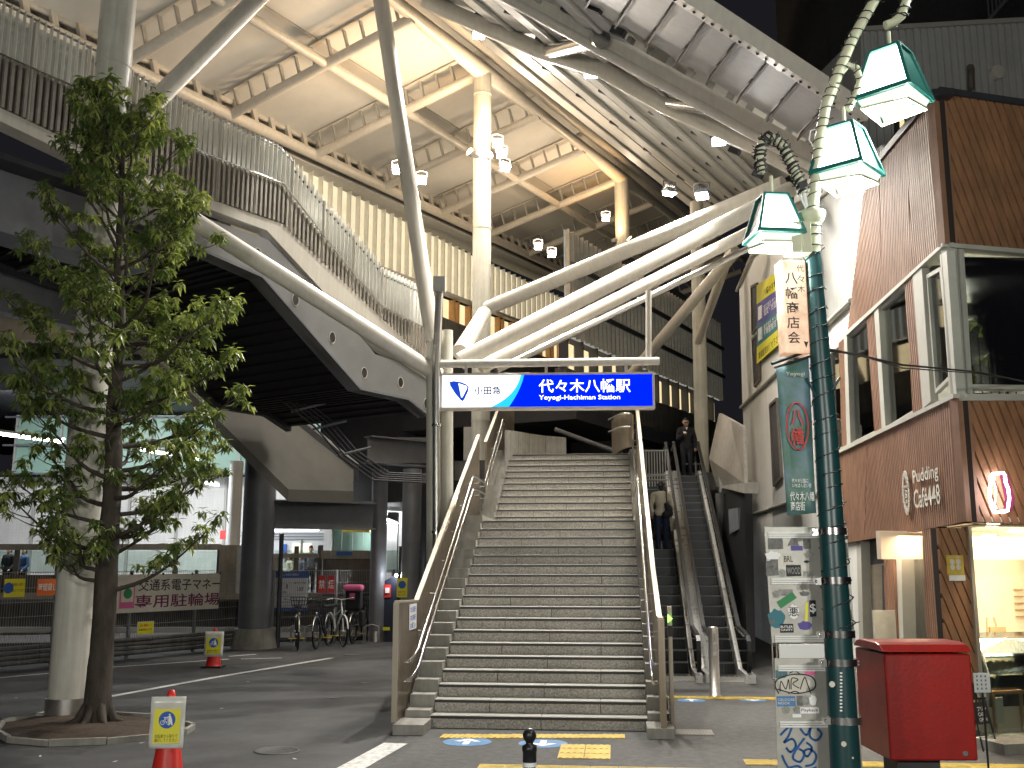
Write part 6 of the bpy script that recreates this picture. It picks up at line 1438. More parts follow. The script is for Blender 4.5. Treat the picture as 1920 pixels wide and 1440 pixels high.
# A-board
ab = thing('chalkboard_stand', 'black folding chalkboard stand with white writing beside the red post box', 'sign', G(1858, 1405))
q = G(1858, 1408); fA_ = Fr(q, V((math.cos(.5), math.sin(.5), 0)), Z + V((0, .25, 0)))
for s in (-.13, .13): mb = MB(); mb.tube([fA_.w(s, 0, 0), fA_.w(s * .8, .85, 0)], .012, 6); mb.tube([fA_.w(s, 0, -.35), fA_.w(s * .8, .85, 0)], .012, 6); mb.build('leg', 'cable', ab)
board('panel', fA_, -.12, .12, .30, .55, 'black_print', ab, 0, .015); board('panel', fA_, -.12, .12, .58, .78, 'black_print', ab, 0, .015); text('プリン\nCAFE\nOPEN', fA_, 0, .33, .17, 'white_print', ab, w=.16, align='CENTER', d=.017)
board('photo_card', fA_, -.02, .14, .60, .74, 'grey_print_pale', ab, .02, .024)
mc = thing('menu_card', 'small white menu sheet hanging at the right side of the red post box', 'menu', P(1841, 1280, 11.2)); fm = Fr(P(1841, 1280, 11.2), V((1, 0, 0)))
board('sheet', fm, -.085, .085, -.10, .10, 'white_print', mc, 0, .006)
for i in range(3):
    for j in range(4): board('menu_print', fm, -.06 + .045 * i, -.045 + .045 * i, -.07 + .042 * j, -.05 + .042 * j, 'grey_print', mc, .007, .008)
mb = MB(); mb.tube([P(1841, 1280, 11.25), V((P(1841, 1280, 11.25).x, 11.25, 0))], .012, 6); mb.build('stand_pole', 'cable', mc)

# ================================================================ WHITE BUILDING and the ones behind
fWh = Fr(fL.w(0, 0, -.10), fL.x); wpx = lambda pts: [fWh.px(*p) for p in pts]
wb_ = thing('white_building', 'pale rendered building with narrow windows between escalator and cafe', 'building', fWh.w(-14, 0))
low_ = wpx([(1402, 966), (1500, 905), (1600, 1010), (1602, 1500), (1408, 1330), (1404, 1190)])
poly = wpx([(1386, 541), (1413, 478), (1444, 447), (1620, 297), (1650, 300), (1640, 1000), (1600, 1015), (1612, 1380), (1408, 1225)])
z_of = lambda x, y: fWh.px(x, y)
mb = MB(); fprism(mb, fWh, wpx([(1386, 541), (1600, 392), (1600, 560), (1392, 762)]), -.3, .0)
mb.build('upper_wall', 'wall_white', wb_)
mb = MB(); fprism(mb, fWh, wpx([(1392, 766), (1600, 566), (1600, 900), (1402, 968)]), -.3, -.01); mb.build('middle_wall', 'wall_white', wb_)
mb = MB(); fprism(mb, fWh, wpx([(1402, 970), (1568, 917), (1574, 1400), (1407, 1215)]), -.3, .02); mb.build('lower_wall', 'wall_white', wb_)
mb = MB(); p_ = wpx([(1386, 541), (1395, 505), (1413, 478), (1600, 318), (1660, 280), (1660, 560), (1600, 560), (1600, 392)]); fprism(mb, fWh, p_, -.32, -.02); mb.build('top_wall', 'wall_white', wb_)
pc_ = wpx([(1470, 440), (1600, 330), (1660, 285), (1660, 545), (1600, 560), (1545, 610), (1540, 500)]); mb = MB()
for qq in strips(wpx([(1535, 365), (1600, 312), (1660, 270), (1660, 560), (1600, 575), (1545, 600)]), R(90), .09, .03): fprism(mb, fWh, qq, .0, .03)
mb.build('corrugated_cladding', 'metal_wall', wb_, kind='stuff')
for pts in ([(1384, 545), (1412, 480), (1600, 322)], [(1392, 764), (1600, 564)], [(1402, 968), (1600, 906)]):
    mb = MB(); mb.tube([fWh.w(*fWh.px(*p), .05) for p in pts], .05, 8); mb.build('wall_trim', 'frame', wb_)
mb = MB(); a = fWh.w(*fWh.px(1385, 545)); mb.box(V((a.x, a.y, a.z / 2)) + fL.n * -1.6 + sv * .1, sv * .3, fL.n * 3, Z * a.z); mb.build('end_wall', 'wall_white', wb_)
for q in ([(1411, 538), (1422, 532), (1424, 610), (1413, 626)], [(1413, 636), (1426, 626), (1428, 710), (1417, 724)], [(1446, 760), (1459, 748), (1468, 895), (1453, 910)]):
    mb = MB(); fprism(mb, fWh, wpx(q), .005, .02); g = mb.build('window', 'win_dark', wb_) if 0 else mb.build('window', 'dark_wall', wb_)
    for i in range(4):
        A = fWh.w(*fWh.px(*q[i]), .03); B = fWh.w(*fWh.px(*q[(i + 1) % 4]), .03); piece('frame', 'fin_back', (A + B) / 2, B - A, fWh.n * .06, (B - A).cross(fWh.n).normalized() * .07, g)
# estate agent poster on the wall
ps = thing('wall_poster', 'yellow and purple notice board with white Japanese text on the white wall', 'poster', fWh.w(*fWh.px(1450, 590), .1))
def pband(pts, m, nm, d=.10): mb = MB(); fprism(mb, fWh, wpx(pts), d, d + .02); return mb.build(nm, m, ps)
def ly(x, t): top_ = 535 + (x - 1427) * (504 - 535) / 48; bot_ = 682 + (x - 1427) * (640 - 682) / 48; return top_ + (bot_ - top_) * t
for t0, t1, m in ((0, .24, 'yellow_print'), (.24, .53, 'purple_print'), (.53, .79, 'teal_print'), (.79, 1, 'yellow_print')): pband([(1427, ly(1427, t0)), (1475, ly(1475, t0)), (1475, ly(1475, t1)), (1427, ly(1427, t1))], m, 'colour_band')
for t0, t1 in ((.3, .47), (.58, .74)): pband([(1431, ly(1431, t0)), (1438, ly(1438, t0)), (1438, ly(1438, t1)), (1431, ly(1431, t1))], 'white_print', 'logo_panel', .121)
fpo = Fr(fWh.w(*fWh.px(1431, ly(1431, .5)), .0), fWh.x); 
for body, t_, m, x0, x1 in (('八幡の不動産', .20, 'black_print', 1440, 1472), ('株式会社 サン建設', .40, 'white_print', 1441, 1473), ('賃貸・売買', .47, 'white_print', 1441, 1465), ('株式会社 サン建設', .66, 'white_print', 1441, 1473), ('不動産管理', .73, 'white_print', 1441, 1465), ('賃貸管理お任せ下さい', .97, 'black_print', 1431, 1473)):
    A = fWh.px(x0, ly(x0, t_)); B = fWh.px(x1, ly(x1, t_)); dx = B[0] - A[0]; 
    ft = Fr(fWh.w(*A, .0), fWh.w(*B) - fWh.w(*A)); ft.n = fWh.n; ft.y = Z
    text(body, ft, 0, 0, abs(fWh.px(x0, ly(x0, t_ - .09))[1] - A[1]), m, ps, w=(fWh.w(*B) - fWh.w(*A)).length, d=.123, bold=.008)
gb = thing('metal_clad_building', 'grey corrugated metal building rising behind the brown cafe', 'building', P(1770, 100, 22))
f3 = Fr(P(1615, 300, 19), V((.985, .17, 0))); q3 = [f3.px(*q) for q in [(1614, 58), (1760, 48), (2000, 36), (2000, 560), (1614, 560)]]
mb = MB(); fprism(mb, f3, q3, -3, -.05); mb.build('wall', 'metal_wall', gb)
mb = MB()
for q in strips(q3, R(90), .16, .06): fprism(mb, f3, q, -.05, 0)
mb.build('corrugated_sheet', 'metal_wall', gb, kind='stuff')
mb = MB(); fprism(mb, f3, [f3.px(*q) for q in [(1612, 52), (2000, 30), (2000, 38), (1612, 60)]], -.1, .06); mb.build('roof_trim', 'frame', gb)
disc('round_vent', f3, *f3.px(1865, 139), .145, 'cream_print', gb, 0, .12); 
mb = MB(); mb.tube([f3.w(*f3.px(1815, 172), .1), f3.w(*f3.px(1815, 136), .1), f3.w(*f3.px(1808, 134), .2)], .07, 10); mb.build('bent_pipe', 'fin_back', gb)
mb = MB(); fprism(mb, f3, [f3.px(*q) for q in [(1676, 225), (1702, 225), (1702, 262), (1676, 262)]], .0, .02); mb.build('window', 'dark_steel', gb)
mb = MB(); fprism(mb, f3, [f3.px(*q) for q in [(1686, 226), (1694, 226), (1694, 240), (1686, 240)]], .02, .03); mb.build('lit_pane', 'lit_window', gb)
tw = thing('dark_tower', 'dark tall building against the night sky behind the street lamps', 'building', P(1700, 0, 30))
a, b = P(1576, 400, 30), P(2100, -300, 30); mb = MB(); mb.box(V(((a.x + b.x) / 2, 33, 14)), V((b.x - a.x, 0, 0)), V((0, 6, 0)), Z * 34); mb.build('wall', 'dark_wall', tw)
mb = MB(); mb.tube([P(1850, 42, 27), P(1895, -10, 27)], .06, 6)
for i in range(7): q = P(1855 + i * 7, 36 - i * 7, 27); mb.tube([q, q + Z * .7], .025, 5)
mb.build('stair_rail', 'grey_steel', tw)

# ================================================================ RED POST BOX
YM = 7.35; bx0 = P(1660, 1232, YM); bx1 = P(1822, 1232, YM)
pbx = thing('post_box', 'large red metal post box with domed lid on a dark leg', 'post box', V(((bx0.x + bx1.x) / 2, YM + .3, 0)))
zb = P(1750, 1427, YM).z; zt_ = P(1750, 1226, YM).z; x0 = P(1664, 1330, YM).x; x1 = P(1828, 1330, YM).x; yd = .62
mb = MB(); mb.box(V(((x0 + x1) / 2, YM + yd / 2, (zb + zt_) / 2)), V((x1 - x0, 0, 0)), V((0, yd, 0)), Z * (zt_ - zb)); bo = mb.build('body', 'post_red', pbx, bevel=.014)
mb = MB(); pr = []; lidh = .06
for i in range(9): t_ = i / 8; pr.append((t_, zt_ + .012 + lidh * (1 - abs(2 * t_ - 1) ** 5)))
o_ = .012; mb.prism([V((x0 - o_, YM - o_ + (yd + 2 * o_) * t_, z)) for t_, z in pr], V((x1 - x0 + 2 * o_, 0, 0))); mb.build('lid', 'post_red', pbx, bevel=.01)
mb = MB(); mb.box(V(((x0 + x1) / 2 - .05, YM + .3, zb / 2)), V((.30, 0, 0)), V((0, .28, 0)), Z * zb); mb.build('leg', 'dark_steel', pbx)
mb = MB(); mb.box(V((x0 - .004, YM + yd * .9, zt_ - .10)), V((.006, 0, 0)), V((0, .06, 0)), Z * .012); mb.box(V((x0 - .004, YM + yd * .9, zt_ - .125)), V((.006, 0, 0)), V((0, .06, 0)), Z * .012); mb.build('white_mark', 'white_print', pbx)
mb = MB(); mb.tube([V((x1 - .09, YM - .006, zb + .05)), V((x1 - .09, YM + .004, zb + .05))], .018, 14); mb.build('lock', 'stainless', pbx)

# ================================================================ BOLLARD, CONES
Yb_ = 7.9; c = P(993, 1400, Yb_); bl = thing('bollard', 'black bollard with ball top and white band in front of the stairs', 'bollard', V((c.x, Yb_, 0)))
zt1 = P(993, 1365, Yb_).z; r = .052
mb = MB(); mb.lathe((c.x, Yb_, 0), [(0, zt1), (r * .5, zt1 - .006), (r * .85, zt1 - .025), (r, zt1 - .05), (r * .85, zt1 - .078), (r * .55, zt1 - .098), (r * .5, zt1 - .112), (r * 1.05, zt1 - .125), (r * 1.08, zt1 - .16), (r * .98, zt1 - .165), (r, zt1 - .24)], 28); mb.build('ball_top', 'black_gloss' if 0 else 'rubber', bl)
mb = MB(); mb.tube([V((c.x, Yb_, zt1 - .33)), V((c.x, Yb_, zt1 - .24))], r * .98, 28); mb.build('white_band', 'white_enamel' if 0 else 'white', bl); mb = MB(); mb.tube([V((c.x, Yb_, 0)), V((c.x, Yb_, zt1 - .33))], r, 28); mb.build('post', 'rubber', bl)
mb = MB()
for i in range(5): a = -2.3 + i * .35; mb.box(V((c.x + math.cos(a) * r, Yb_ + math.sin(a) * r, zt1 - .285)), V((-math.sin(a) * .012, math.cos(a) * .012, 0)), V((math.cos(a) * .004, math.sin(a) * .004, 0)), Z * .03)
mb.build('band_mark', 'black_print', bl)
def cone(x, y, Y, lab, sx0, sx1, sy0, sy1, tilt=0):
    b = P(x, y, Y); b.z = 0; t = thing('traffic_cone', lab, 'traffic cone', b, 'red cones with bicycle notices')
    mb = MB(); mb.box(b + Z * .02, V((.42, 0, 0)), V((0, .42, 0)), Z * .04); mb.build('base_weight', 'rubber', t, bevel=.01)
    ztop = P(x, sy0 - 12 * (11 / Y), Y).z
    mb = MB(); mb.lathe(b, [(.17, .04), (.155, .07), (.045, ztop - .05), (.03, ztop), (0, ztop + .004)], 24); mb.build('cone_body', 'cone_red', t)
    f = Fr(P((sx0 + sx1) / 2, (sy0 + sy1) / 2, Y - .17), V((math.cos(tilt), math.sin(tilt), 0)), Z + V((.02, .06, 0)))
    a0, b0 = f.px(sx0, sy1); a1, b1 = f.px(sx1, sy0); W = a1 - a0; H = b1 - b0
    # wrinkled plastic sleeve as a gently curved sheet
    mb = MB(); n = 8; vs = []
    for i in range(n + 1):
        for j in range(n + 1): u, v = i / n, j / n; vs.append(f.w(a0 + W * u, b0 + H * v, -.012 + .010 * math.sin(u * 7 + v * 3) * math.sin(v * 9)))
    mb.add(vs, [(i * (n + 1) + j, (i + 1) * (n + 1) + j, (i + 1) * (n + 1) + j + 1, i * (n + 1) + j + 1) for i in range(n) for j in range(n)], True); o = mb.build('plastic_sleeve', 'plastic', t); so = o.modifiers.new('thickness', 'SOLIDIFY'); so.thickness = .004; so.offset = -1
    board('notice_sheet', f, a0 + W * .09, a1 - W * .09, b0 + H * .09, b1 - H * .12, 'cream_print', t, .0, .004); board('yellow_print', f, a0 + W * .12, a1 - W * .12, b0 + H * .10, b1 - H * .24, 'yellow_print', t, .0045, .006)
    cx, cy = (a0 + a1) / 2, b0 + H * .55; rr = W * .24
    disc('blue_roundel', f, cx, cy, rr, 'blue_print', t, .0065, .008)
    mb = MB(); 
    def ringp(u, v, q): mb.tube([f.w(cx + u * rr + q * rr * math.cos(k * .5), cy + v * rr + q * rr * math.sin(k * .5), .011) for k in range(14)], rr * .045, 5)
    ringp(-.52, -.3, .24); ringp(.22, -.3, .24)
    for L in ([(-.52, -.3), (-.25, .12), (.12, .1), (.22, -.3), (-.15, -.28), (-.25, .12)], [(-.25, .12), (-.3, .28), (-.42, .3)], [(.12, .1), (.1, .22)]): mb.tube([f.w(cx + u * rr, cy + v * rr, .011) for u, v in L], rr * .045, 5)
    disc_pts = [(cx + rr * (.28 + .1 * math.cos(k * .8)), cy + rr * (.62 + .11 * math.sin(k * .8))) for k in range(8)]; fprism(mb, f, disc_pts, .0085, .011)
    fprism(mb, f, [(cx + rr * u, cy + rr * v) for u, v in [(.18, .5), (.42, .5), (.6, .05), (.72, -.6), (.55, -.62), (.42, -.1), (.36, -.62), (.18, -.62), (.2, -.1)]], .0085, .011)
    fprism(mb, f, [(cx + rr * u, cy + rr * v) for u, v in [(.2, .42), (.24, .3), (-.28, .22), (-.26, .32)]], .0085, .0112)
    mb.build('bicycle_symbol', 'white_print', t)
    text('自転車から降りて\n通行してください', f, cx, b0 + H * .125, H * .15, 'black_print', t, w=W * .66, align='CENTER', d=.007, bold=.006)
cone(313, 1452, 11.0, 'nearer red traffic cone with large yellow push your bicycle notice', 277, 349, 1306, 1404, .08)
cone(400, 1250, 22.3, 'farther red traffic cone with yellow notice, near the white line', 381, 420, 1184, 1231, -.05)
mb = MB(); cpt = G(1524, 1262); mb.lathe((P(1524, 1240, 9).x, 9.6, 0), [(.12, .02), (.03, 1.12), (0, 1.13)], 16); mb.build('traffic_cone', 'cone_red', None, 'red cone whose tip shows between the two sign boards', 'traffic cone', loc=(P(1524, 1240, 9).x, 9.6, 0))
fq = Fr(P(1490, 1230, 10.5), V((1, 0, 0))); a0, b0 = fq.px(1462, 1262); a1, b1 = fq.px(1543, 1208); mb = MB(); fbox(mb, fq, a0, a1, 0 - fq.o.z, b1, 0, .03); mb.build('white_board', 'white', None, 'white panel standing behind the gap of the sign boards', 'panel', loc=fq.w(0, -fq.o.z))
# ================================================================ TREE
tb = V((P(180, 1365, 14.2).x, 14.2, 0)); YT = 14.2
tree = thing('tree', 'slim evergreen tree with drooping glossy leaves growing in the kerb ring', 'tree', tb)
def tp3(x, y, dy=0): return P(x, y, YT + dy)
trunk = [tb - Z * .02, tb + Z * .12, tp3(188, 1250), tp3(196, 1150), tp3(201, 1050, .02), tp3(210, 930, .04), tp3(214, 850), tp3(213, 760, -.03), tp3(222, 680), tp3(226, 600, .04), tp3(222, 500), tp3(227, 400, .03), tp3(231, 300), tp3(233, 215)]
tr = [.25, .185, .16, .15, .145, .125, .115, .10, .085, .075, .062, .048, .034, .016]
mb = MB(); n = 18
dense = []; dr = []
for i in range(len(trunk) - 1):
    for k in range(4):
        t_ = k / 4; dense.append(trunk[i].lerp(trunk[i + 1], t_)); dr.append(tr[i] + (tr[i + 1] - tr[i]) * t_)
dense.append(trunk[-1]); dr.append(tr[-1]); mb.tube(dense, dr, n)
rng = random.Random(5)
mb.v = [tuple(V(v) + V((rng.uniform(-1, 1), rng.uniform(-1, 1), 0)) * .006) for v in mb.v]
for i in range(7):
    a = i * .9; mb.tube([tb + V((math.cos(a) * .12, math.sin(a) * .12, .30)), tb + V((math.cos(a) * .24, math.sin(a) * .24, .10)), tb + V((math.cos(a) * .42, math.sin(a) * .42, .05))], [.07, .06, .02], 8)
mb.build('trunk', 'bark', tree)
# crown outline measured at its real height, in metres either side of the trunk
prof = [(150, 172, 283), (220, 118, 312), (300, 108, 392), (400, 72, 425), (480, 52, 445), (560, 22, 478), (650, 12, 478), (760, -20, 476), (830, -30, 488), (900, -30, 456), (960, -20, 452), (1020, 12, 425), (1058, 60, 320)]
pz = [(tp3(200, y).z, tp3(a, y).x, tp3(b, y).x) for y, a, b in prof][::-1]
def crown(z):
    if z <= pz[0][0]: return pz[0][1:]
    for (z0, a0, b0), (z1, a1, b1) in zip(pz[:-1], pz[1:]):
        if z <= z1: t_ = (z - z0) / (z1 - z0); return a0 + (a1 - a0) * t_, b0 + (b1 - b0) * t_
    return pz[-1][1:]
def trunk_at(z):
    for i in range(len(dense) - 1):
        if dense[i + 1].z >= z: t_ = (z - dense[i].z) / max(1e-6, dense[i + 1].z - dense[i].z); return dense[i].lerp(dense[i + 1], t_), dr[i]
    return dense[-1], dr[-1]
lim = MB(); tips = []; zlo = tp3(200, 1045).z; zhi = tp3(230, 235).z
NB = 58
def grow(p0, p1, r0, r1, sag, n=6, wob=.05):
    pts = []; side = (p1 - p0).cross(Z).normalized()
    w1, w2 = rng.uniform(-1, 1) * wob, rng.uniform(-1, 1) * wob
    for i in range(n + 1):
        t_ = i / n; p = p0.lerp(p1, t_) + Z * (-sag * math.sin(math.pi * t_)) + side * (w1 * math.sin(math.pi * t_) + w2 * math.sin(2 * math.pi * t_)); pts.append(p)
    lim.tube(pts, [r0 + (r1 - r0) * i / n for i in range(n + 1)], 6 if r0 > .012 else 4); return pts
for i in range(NB):
    u = (i + .5) / NB; z = zlo - .55 + (zhi - zlo + .3) * u ** .92; az = i * 2.4 + rng.uniform(-.4, .4); c, s = math.cos(az), math.sin(az)
    p0, r = trunk_at(z); rise = (.55 + .9 * rng.random()) * (.7 + .6 * u); zt2 = min(z + rise, zhi + .25)
    xl, xr = crown(zt2); w_ = (xr - p0.x if c > 0 else p0.x - xl); reach = max(.25, w_ * rng.uniform(.72, .98)); ry = min(1.9, reach) * .9
    p1 = V((p0.x + c * reach, p0.y + s * ry, zt2))
    br = min(r * .55, .016 + .014 * reach); pts = grow(p0, p1, br, .006, .12 * reach, 8, .14)
    tips.append(pts[-1])
    ns = int(4 + reach * 4)
    for k in range(ns):
        t_ = .30 + .68 * (k + rng.random()) / ns; j = min(7, int(t_ * 8)); q0 = pts[j].lerp(pts[j + 1], t_ * 8 - j); sd = 1 if k % 2 else -1
        d = (pts[j + 1] - pts[j]).normalized(); sidev = d.cross(Z).normalized() * sd; L = rng.uniform(.25, .62) * (1.15 - .5 * t_)
        q1 = q0 + (d * .55 + sidev * .7 + Z * rng.uniform(-.05, .75)).normalized() * L
        xl, xr = crown(q1.z)
        if not (xl - .15 < q1.x < xr + .15): q1.x = min(max(q1.x, xl), xr)
        pp3 = grow(q0, q1, .009, .004, .03, 4, .04); tips.append(q1)
        for m_ in range(rng.choice((1, 1, 2, 3))):
            t2 = rng.uniform(.4, .95); h0 = q0.lerp(q1, t2); h1 = h0 + V((rng.uniform(-1, 1), rng.uniform(-1, 1), rng.uniform(-.15, 1))).normalized() * rng.uniform(.10, .26); grow(h0, h1, .005, .003, 0, 2, .01); tips.append(h1)
for i in range(26):
    p0, r = trunk_at(zhi - .9 + .9 * i / 26); a = i * 2.1; h1 = p0 + V((math.cos(a) * .28, math.sin(a) * .28, rng.uniform(.1, .35))); grow(p0, h1, .008, .004, 0, 3, .03); tips.append(h1)
lim.build('limb', 'bark', tree, kind='stuff')
lv_ = MB(); lv_.mat('leaf'); lv_.mat('leaf_new')
def leaf1(p, d, L, w_, m):
    lv_.mat(m); side = d.cross(Z); side = side.normalized() if side.length > .01 else V((1, 0, 0)); up_ = side.cross(d).normalized()
    a = p; b = p + d * L * .45 + up_ * L * .05; t_ = p + d * L - Z * L * .16
    lv_.add([a, b + side * w_, t_, b - side * w_, b - up_ * w_ * .35], [(0, 4, 1), (4, 2, 1), (0, 3, 4), (4, 3, 2)])
print('tips', len(tips))
for tpt in tips:
    m0 = 'leaf_new' if rng.random() < .36 else 'leaf'; nl_ = rng.choice((11, 13, 15)); sc = rng.uniform(.85, 1.2)
    for k in range(nl_):
        a = k * 2.4 + rng.random(); dp = rng.uniform(-1.5, -.25) if k < nl_ - 2 else .3
        d = V((math.cos(a), math.sin(a), dp)).normalized(); q = tpt + V((rng.uniform(-1, 1), rng.uniform(-1, 1), rng.uniform(-.6, .8))) * .045
        leaf1(q, d, sc * rng.uniform(.11, .16), sc * rng.uniform(.021, .030), m0 if rng.random() < .8 else 'leaf')
o = lv_.build('crown', None, tree, kind='stuff')

# ================================================================ PEOPLE
def blob(caps, name, m, parent, vox=.022, smooth=3):
    """one continuous body from overlapping tapered limbs: caps = [(p, q, r0, r1)]"""
    mb = MB()
    for p, q, r0, r1 in caps:
        p, q = V(p), V(q); k = 5; mb.tube([p.lerp(q, i / k) for i in range(k + 1)], [r0 + (r1 - r0) * i / k for i in range(k + 1)], 12); mb.ball(p, r0, 12); mb.ball(q, r1, 12)
    o = mb.build(name, m, parent); r = o.modifiers.new('skin', 'REMESH'); r.mode = 'VOXEL'; r.voxel_size = vox; r.use_smooth_shade = True
    s = o.modifiers.new('smooth', 'SMOOTH'); s.iterations = smooth; s.factor = .5
    dg = bpy.context.evaluated_depsgraph_get(); me = bpy.data.meshes.new_from_object(o.evaluated_get(dg)); o.modifiers.clear(); old = o.data; o.data = me; me.name = name
    return o
def person(base, face, H, lab, cloth, legs, arms, hair='hair', phone=False, glasses=False, long_hair=False):
    t = thing('person', lab, 'person', base); s = H / 1.7
    fx_, fy_ = V(face).normalized(), None; rt = fx_.cross(Z).normalized()   # fx_: facing, rt: the person's right
    def L(r, f, z): return V(base) + rt * (r * s) + fx_ * (f * s) + Z * (z * s)
    body = [(L(0, 0, .95), L(0, 0, 1.12), .125 * s, .12 * s), (L(0, 0, 1.12), L(0, 0, 1.34), .13 * s, .14 * s), (L(-.14, 0, 1.38), L(.14, 0, 1.38), .065 * s, .065 * s), (L(0, .0, 1.38), L(0, .02, 1.50), .055 * s, .052 * s)]
    hd_t = .03 if phone else 0
    head = [(L(0, .03 + hd_t, 1.575), L(0, .02, 1.62), .078 * s, .088 * s), (L(0, .06 + hd_t, 1.53), L(0, .05 + hd_t, 1.56), .045 * s, .06 * s), (L(0, .105 + hd_t, 1.565), L(0, .115 + hd_t, 1.55), .014 * s, .016 * s), (L(-.085, .02, 1.58), L(-.085, .02, 1.60), .016 * s, .02 * s), (L(.085, .02, 1.58), L(.085, .02, 1.60), .016 * s, .02 * s)]
    lg = [(L(-.09, 0, .93), L(-.10, .01, .5), .085 * s, .058 * s), (L(-.10, .01, .5), L(-.10, -.02, .09), .056 * s, .038 * s), (L(.09, 0, .93), L(.10, .03, .5), .085 * s, .058 * s), (L(.10, .03, .5), L(.10, .02, .09), .056 * s, .038 * s)]
    hands = []
    armc = []
    for sd, (e, h) in zip((-1, 1), arms):
        sh = L(sd * .19, 0, 1.38); el = L(*e); ha = L(*h); armc += [(sh, el, .055 * s, .043 * s), (el, ha, .043 * s, .03 * s)]
        d = (ha - el).normalized(); hands += [(ha, ha + d * .05 * s, .028 * s, .034 * s)]
        sp_ = d.cross(fx_).normalized()
        for k in range(4): q = ha + d * .07 * s + sp_ * (k - 1.5) * .018 * s; hands += [(q, q + d * .05 * s + fx_ * .012 * s, .010 * s, .008 * s)]
        hands += [(ha + d * .03 * s, ha + d * .06 * s + fx_ * .03 * s, .011 * s, .009 * s)]
    blob(body + head + hands + [c_ for c_ in armc] + lg, 'body', 'skin', t, .016, 2)
    grow_ = lambda L_, e: [(p, q, a + e, b + e) for p, q, a, b in L_]
    top_ = grow_(body[:3], .022 * s) + grow_(armc, .016 * s) + [(L(-.05, 0, .92), L(.05, 0, .92), .14 * s, .14 * s)]
    blob(top_, 'jacket' if cloth == 'black_cloth' else 'cardigan', cloth, t, .018, 4)
    blob(grow_(lg, .018 * s) + [(L(-.05, 0, .90), L(.05, 0, .90), .13 * s, .13 * s)], 'trousers', legs, t, .018, 3)
    for sd in (-1, 1): blob([(L(sd * .10, -.02, .045), L(sd * .105, .15, .035), .045 * s, .035 * s)], 'shoe', 'black_cloth', t, .014, 2)
    hr = [(L(0, -.01, 1.63), L(0, .035, 1.668), .093 * s, .075 * s), (L(0, -.045, 1.58), L(0, -.02, 1.64), .075 * s, .09 * s)]
    if long_hair: hr += [(L(0, -.05, 1.50), L(0, -.04, 1.6), .055 * s, .085 * s)]
    blob(hr, 'hair', hair, t, .014, 2)
    if glasses:
        mb = MB(); 
        for sd in (-1, 1): mb.box(L(sd * .036, .118 + hd_t, 1.585), rt * .055 * s, fx_ * .01, Z * .035 * s)
        mb.box(L(0, .118 + hd_t, 1.592), rt * .12 * s, fx_ * .008, Z * .008); mb.build('glasses', 'black_print', t)
        mb = MB(); mb.prism([L(-.03, .128, 1.44), L(.03, .128, 1.44), L(0, .15, 1.36)], fx_ * .02); mb.build('white_shirt', 'white_print', t)
    return t, L, rt, fx_
zm = 4.55
mt, ML, mr, mf = person(FS(UE2 + .02, 15.0, zm), -sv + V((.1, 0, 0)), 1.66, 'man in black jacket looking at a phone at the top of the escalator', 'black_cloth', 'black_cloth', [((-.27, -.02, 1.10), (-.25, .05, .86)), ((.25, .05, 1.12), (.10, .25, 1.22))], phone=True, glasses=True)
M['phone_glow'] = glow('phone screen', (.9, .95, 1), 1.2)
ph = thing('phone', 'small bright phone held in the hand of the man in black', 'phone', ML(.09, .31, 1.25)); mb = MB(); mb.box(ML(.09, .31, 1.27), mr * .07, mf * .01 + Z * .004, Z * .05 + mf * -.09); mb.build('case', 'white_print', ph); mb = MB(); mb.box(ML(.09, .315, 1.268), mr * .06, mf * .002, Z * .04 + mf * -.08); mb.build('screen', 'phone_glow', ph)
kz = .02 + round((10.9 - 6.75) / ((4.55 / math.tan(R(30))) / 22)) * 4.55 / 22
wt_, WL, wr, wf = person(FS(UE1, 10.9 + .22, kz - .0), sv, 1.62, 'woman in cream knit cardigan seen from behind riding the up escalator', 'cream_cloth', 'navy_cloth', [((-.26, -.04, 1.12), (-.24, .06, .88)), ((.27, -.02, 1.12), (.25, .05, .86))], long_hair=True)
bgt = thing('shoulder_bag', 'black shoulder bag hanging on the back of the woman in cream', 'bag', WL(.12, -.2, 1.0))
blob([(WL(.10, -.19, .86), WL(.20, -.17, .90), .10, .09), (WL(.12, -.19, 1.12), WL(.18, -.17, 1.0), .06, .10)], 'bag_body', 'black_cloth', bgt, .02, 3)
mb = MB(); mb.tube([WL(.13, -.2, 1.15), WL(.13, -.165, 1.3), WL(.13, -.06, 1.47), WL(.12, .1, 1.42)], .014, 6); mb.build('strap', 'black_cloth', bgt)
tg = thing('tote_bag', 'small white tote bag in the right hand of the woman on escalator', 'bag', WL(.27, -.02, .6))
mb = MB(); mb.prism([WL(.20, -.05, .78), WL(.33, -.05, .78), WL(.35, -.05, .5), WL(.22, -.05, .46)], wf * .08); mb.build('bag_body', 'cream_cloth', tg); mb = MB(); mb.tube([WL(.22, -.01, .78), WL(.25, .03, .84), WL(.31, -.01, .78)], .008, 5); mb.build('handle', 'cream_cloth', tg)
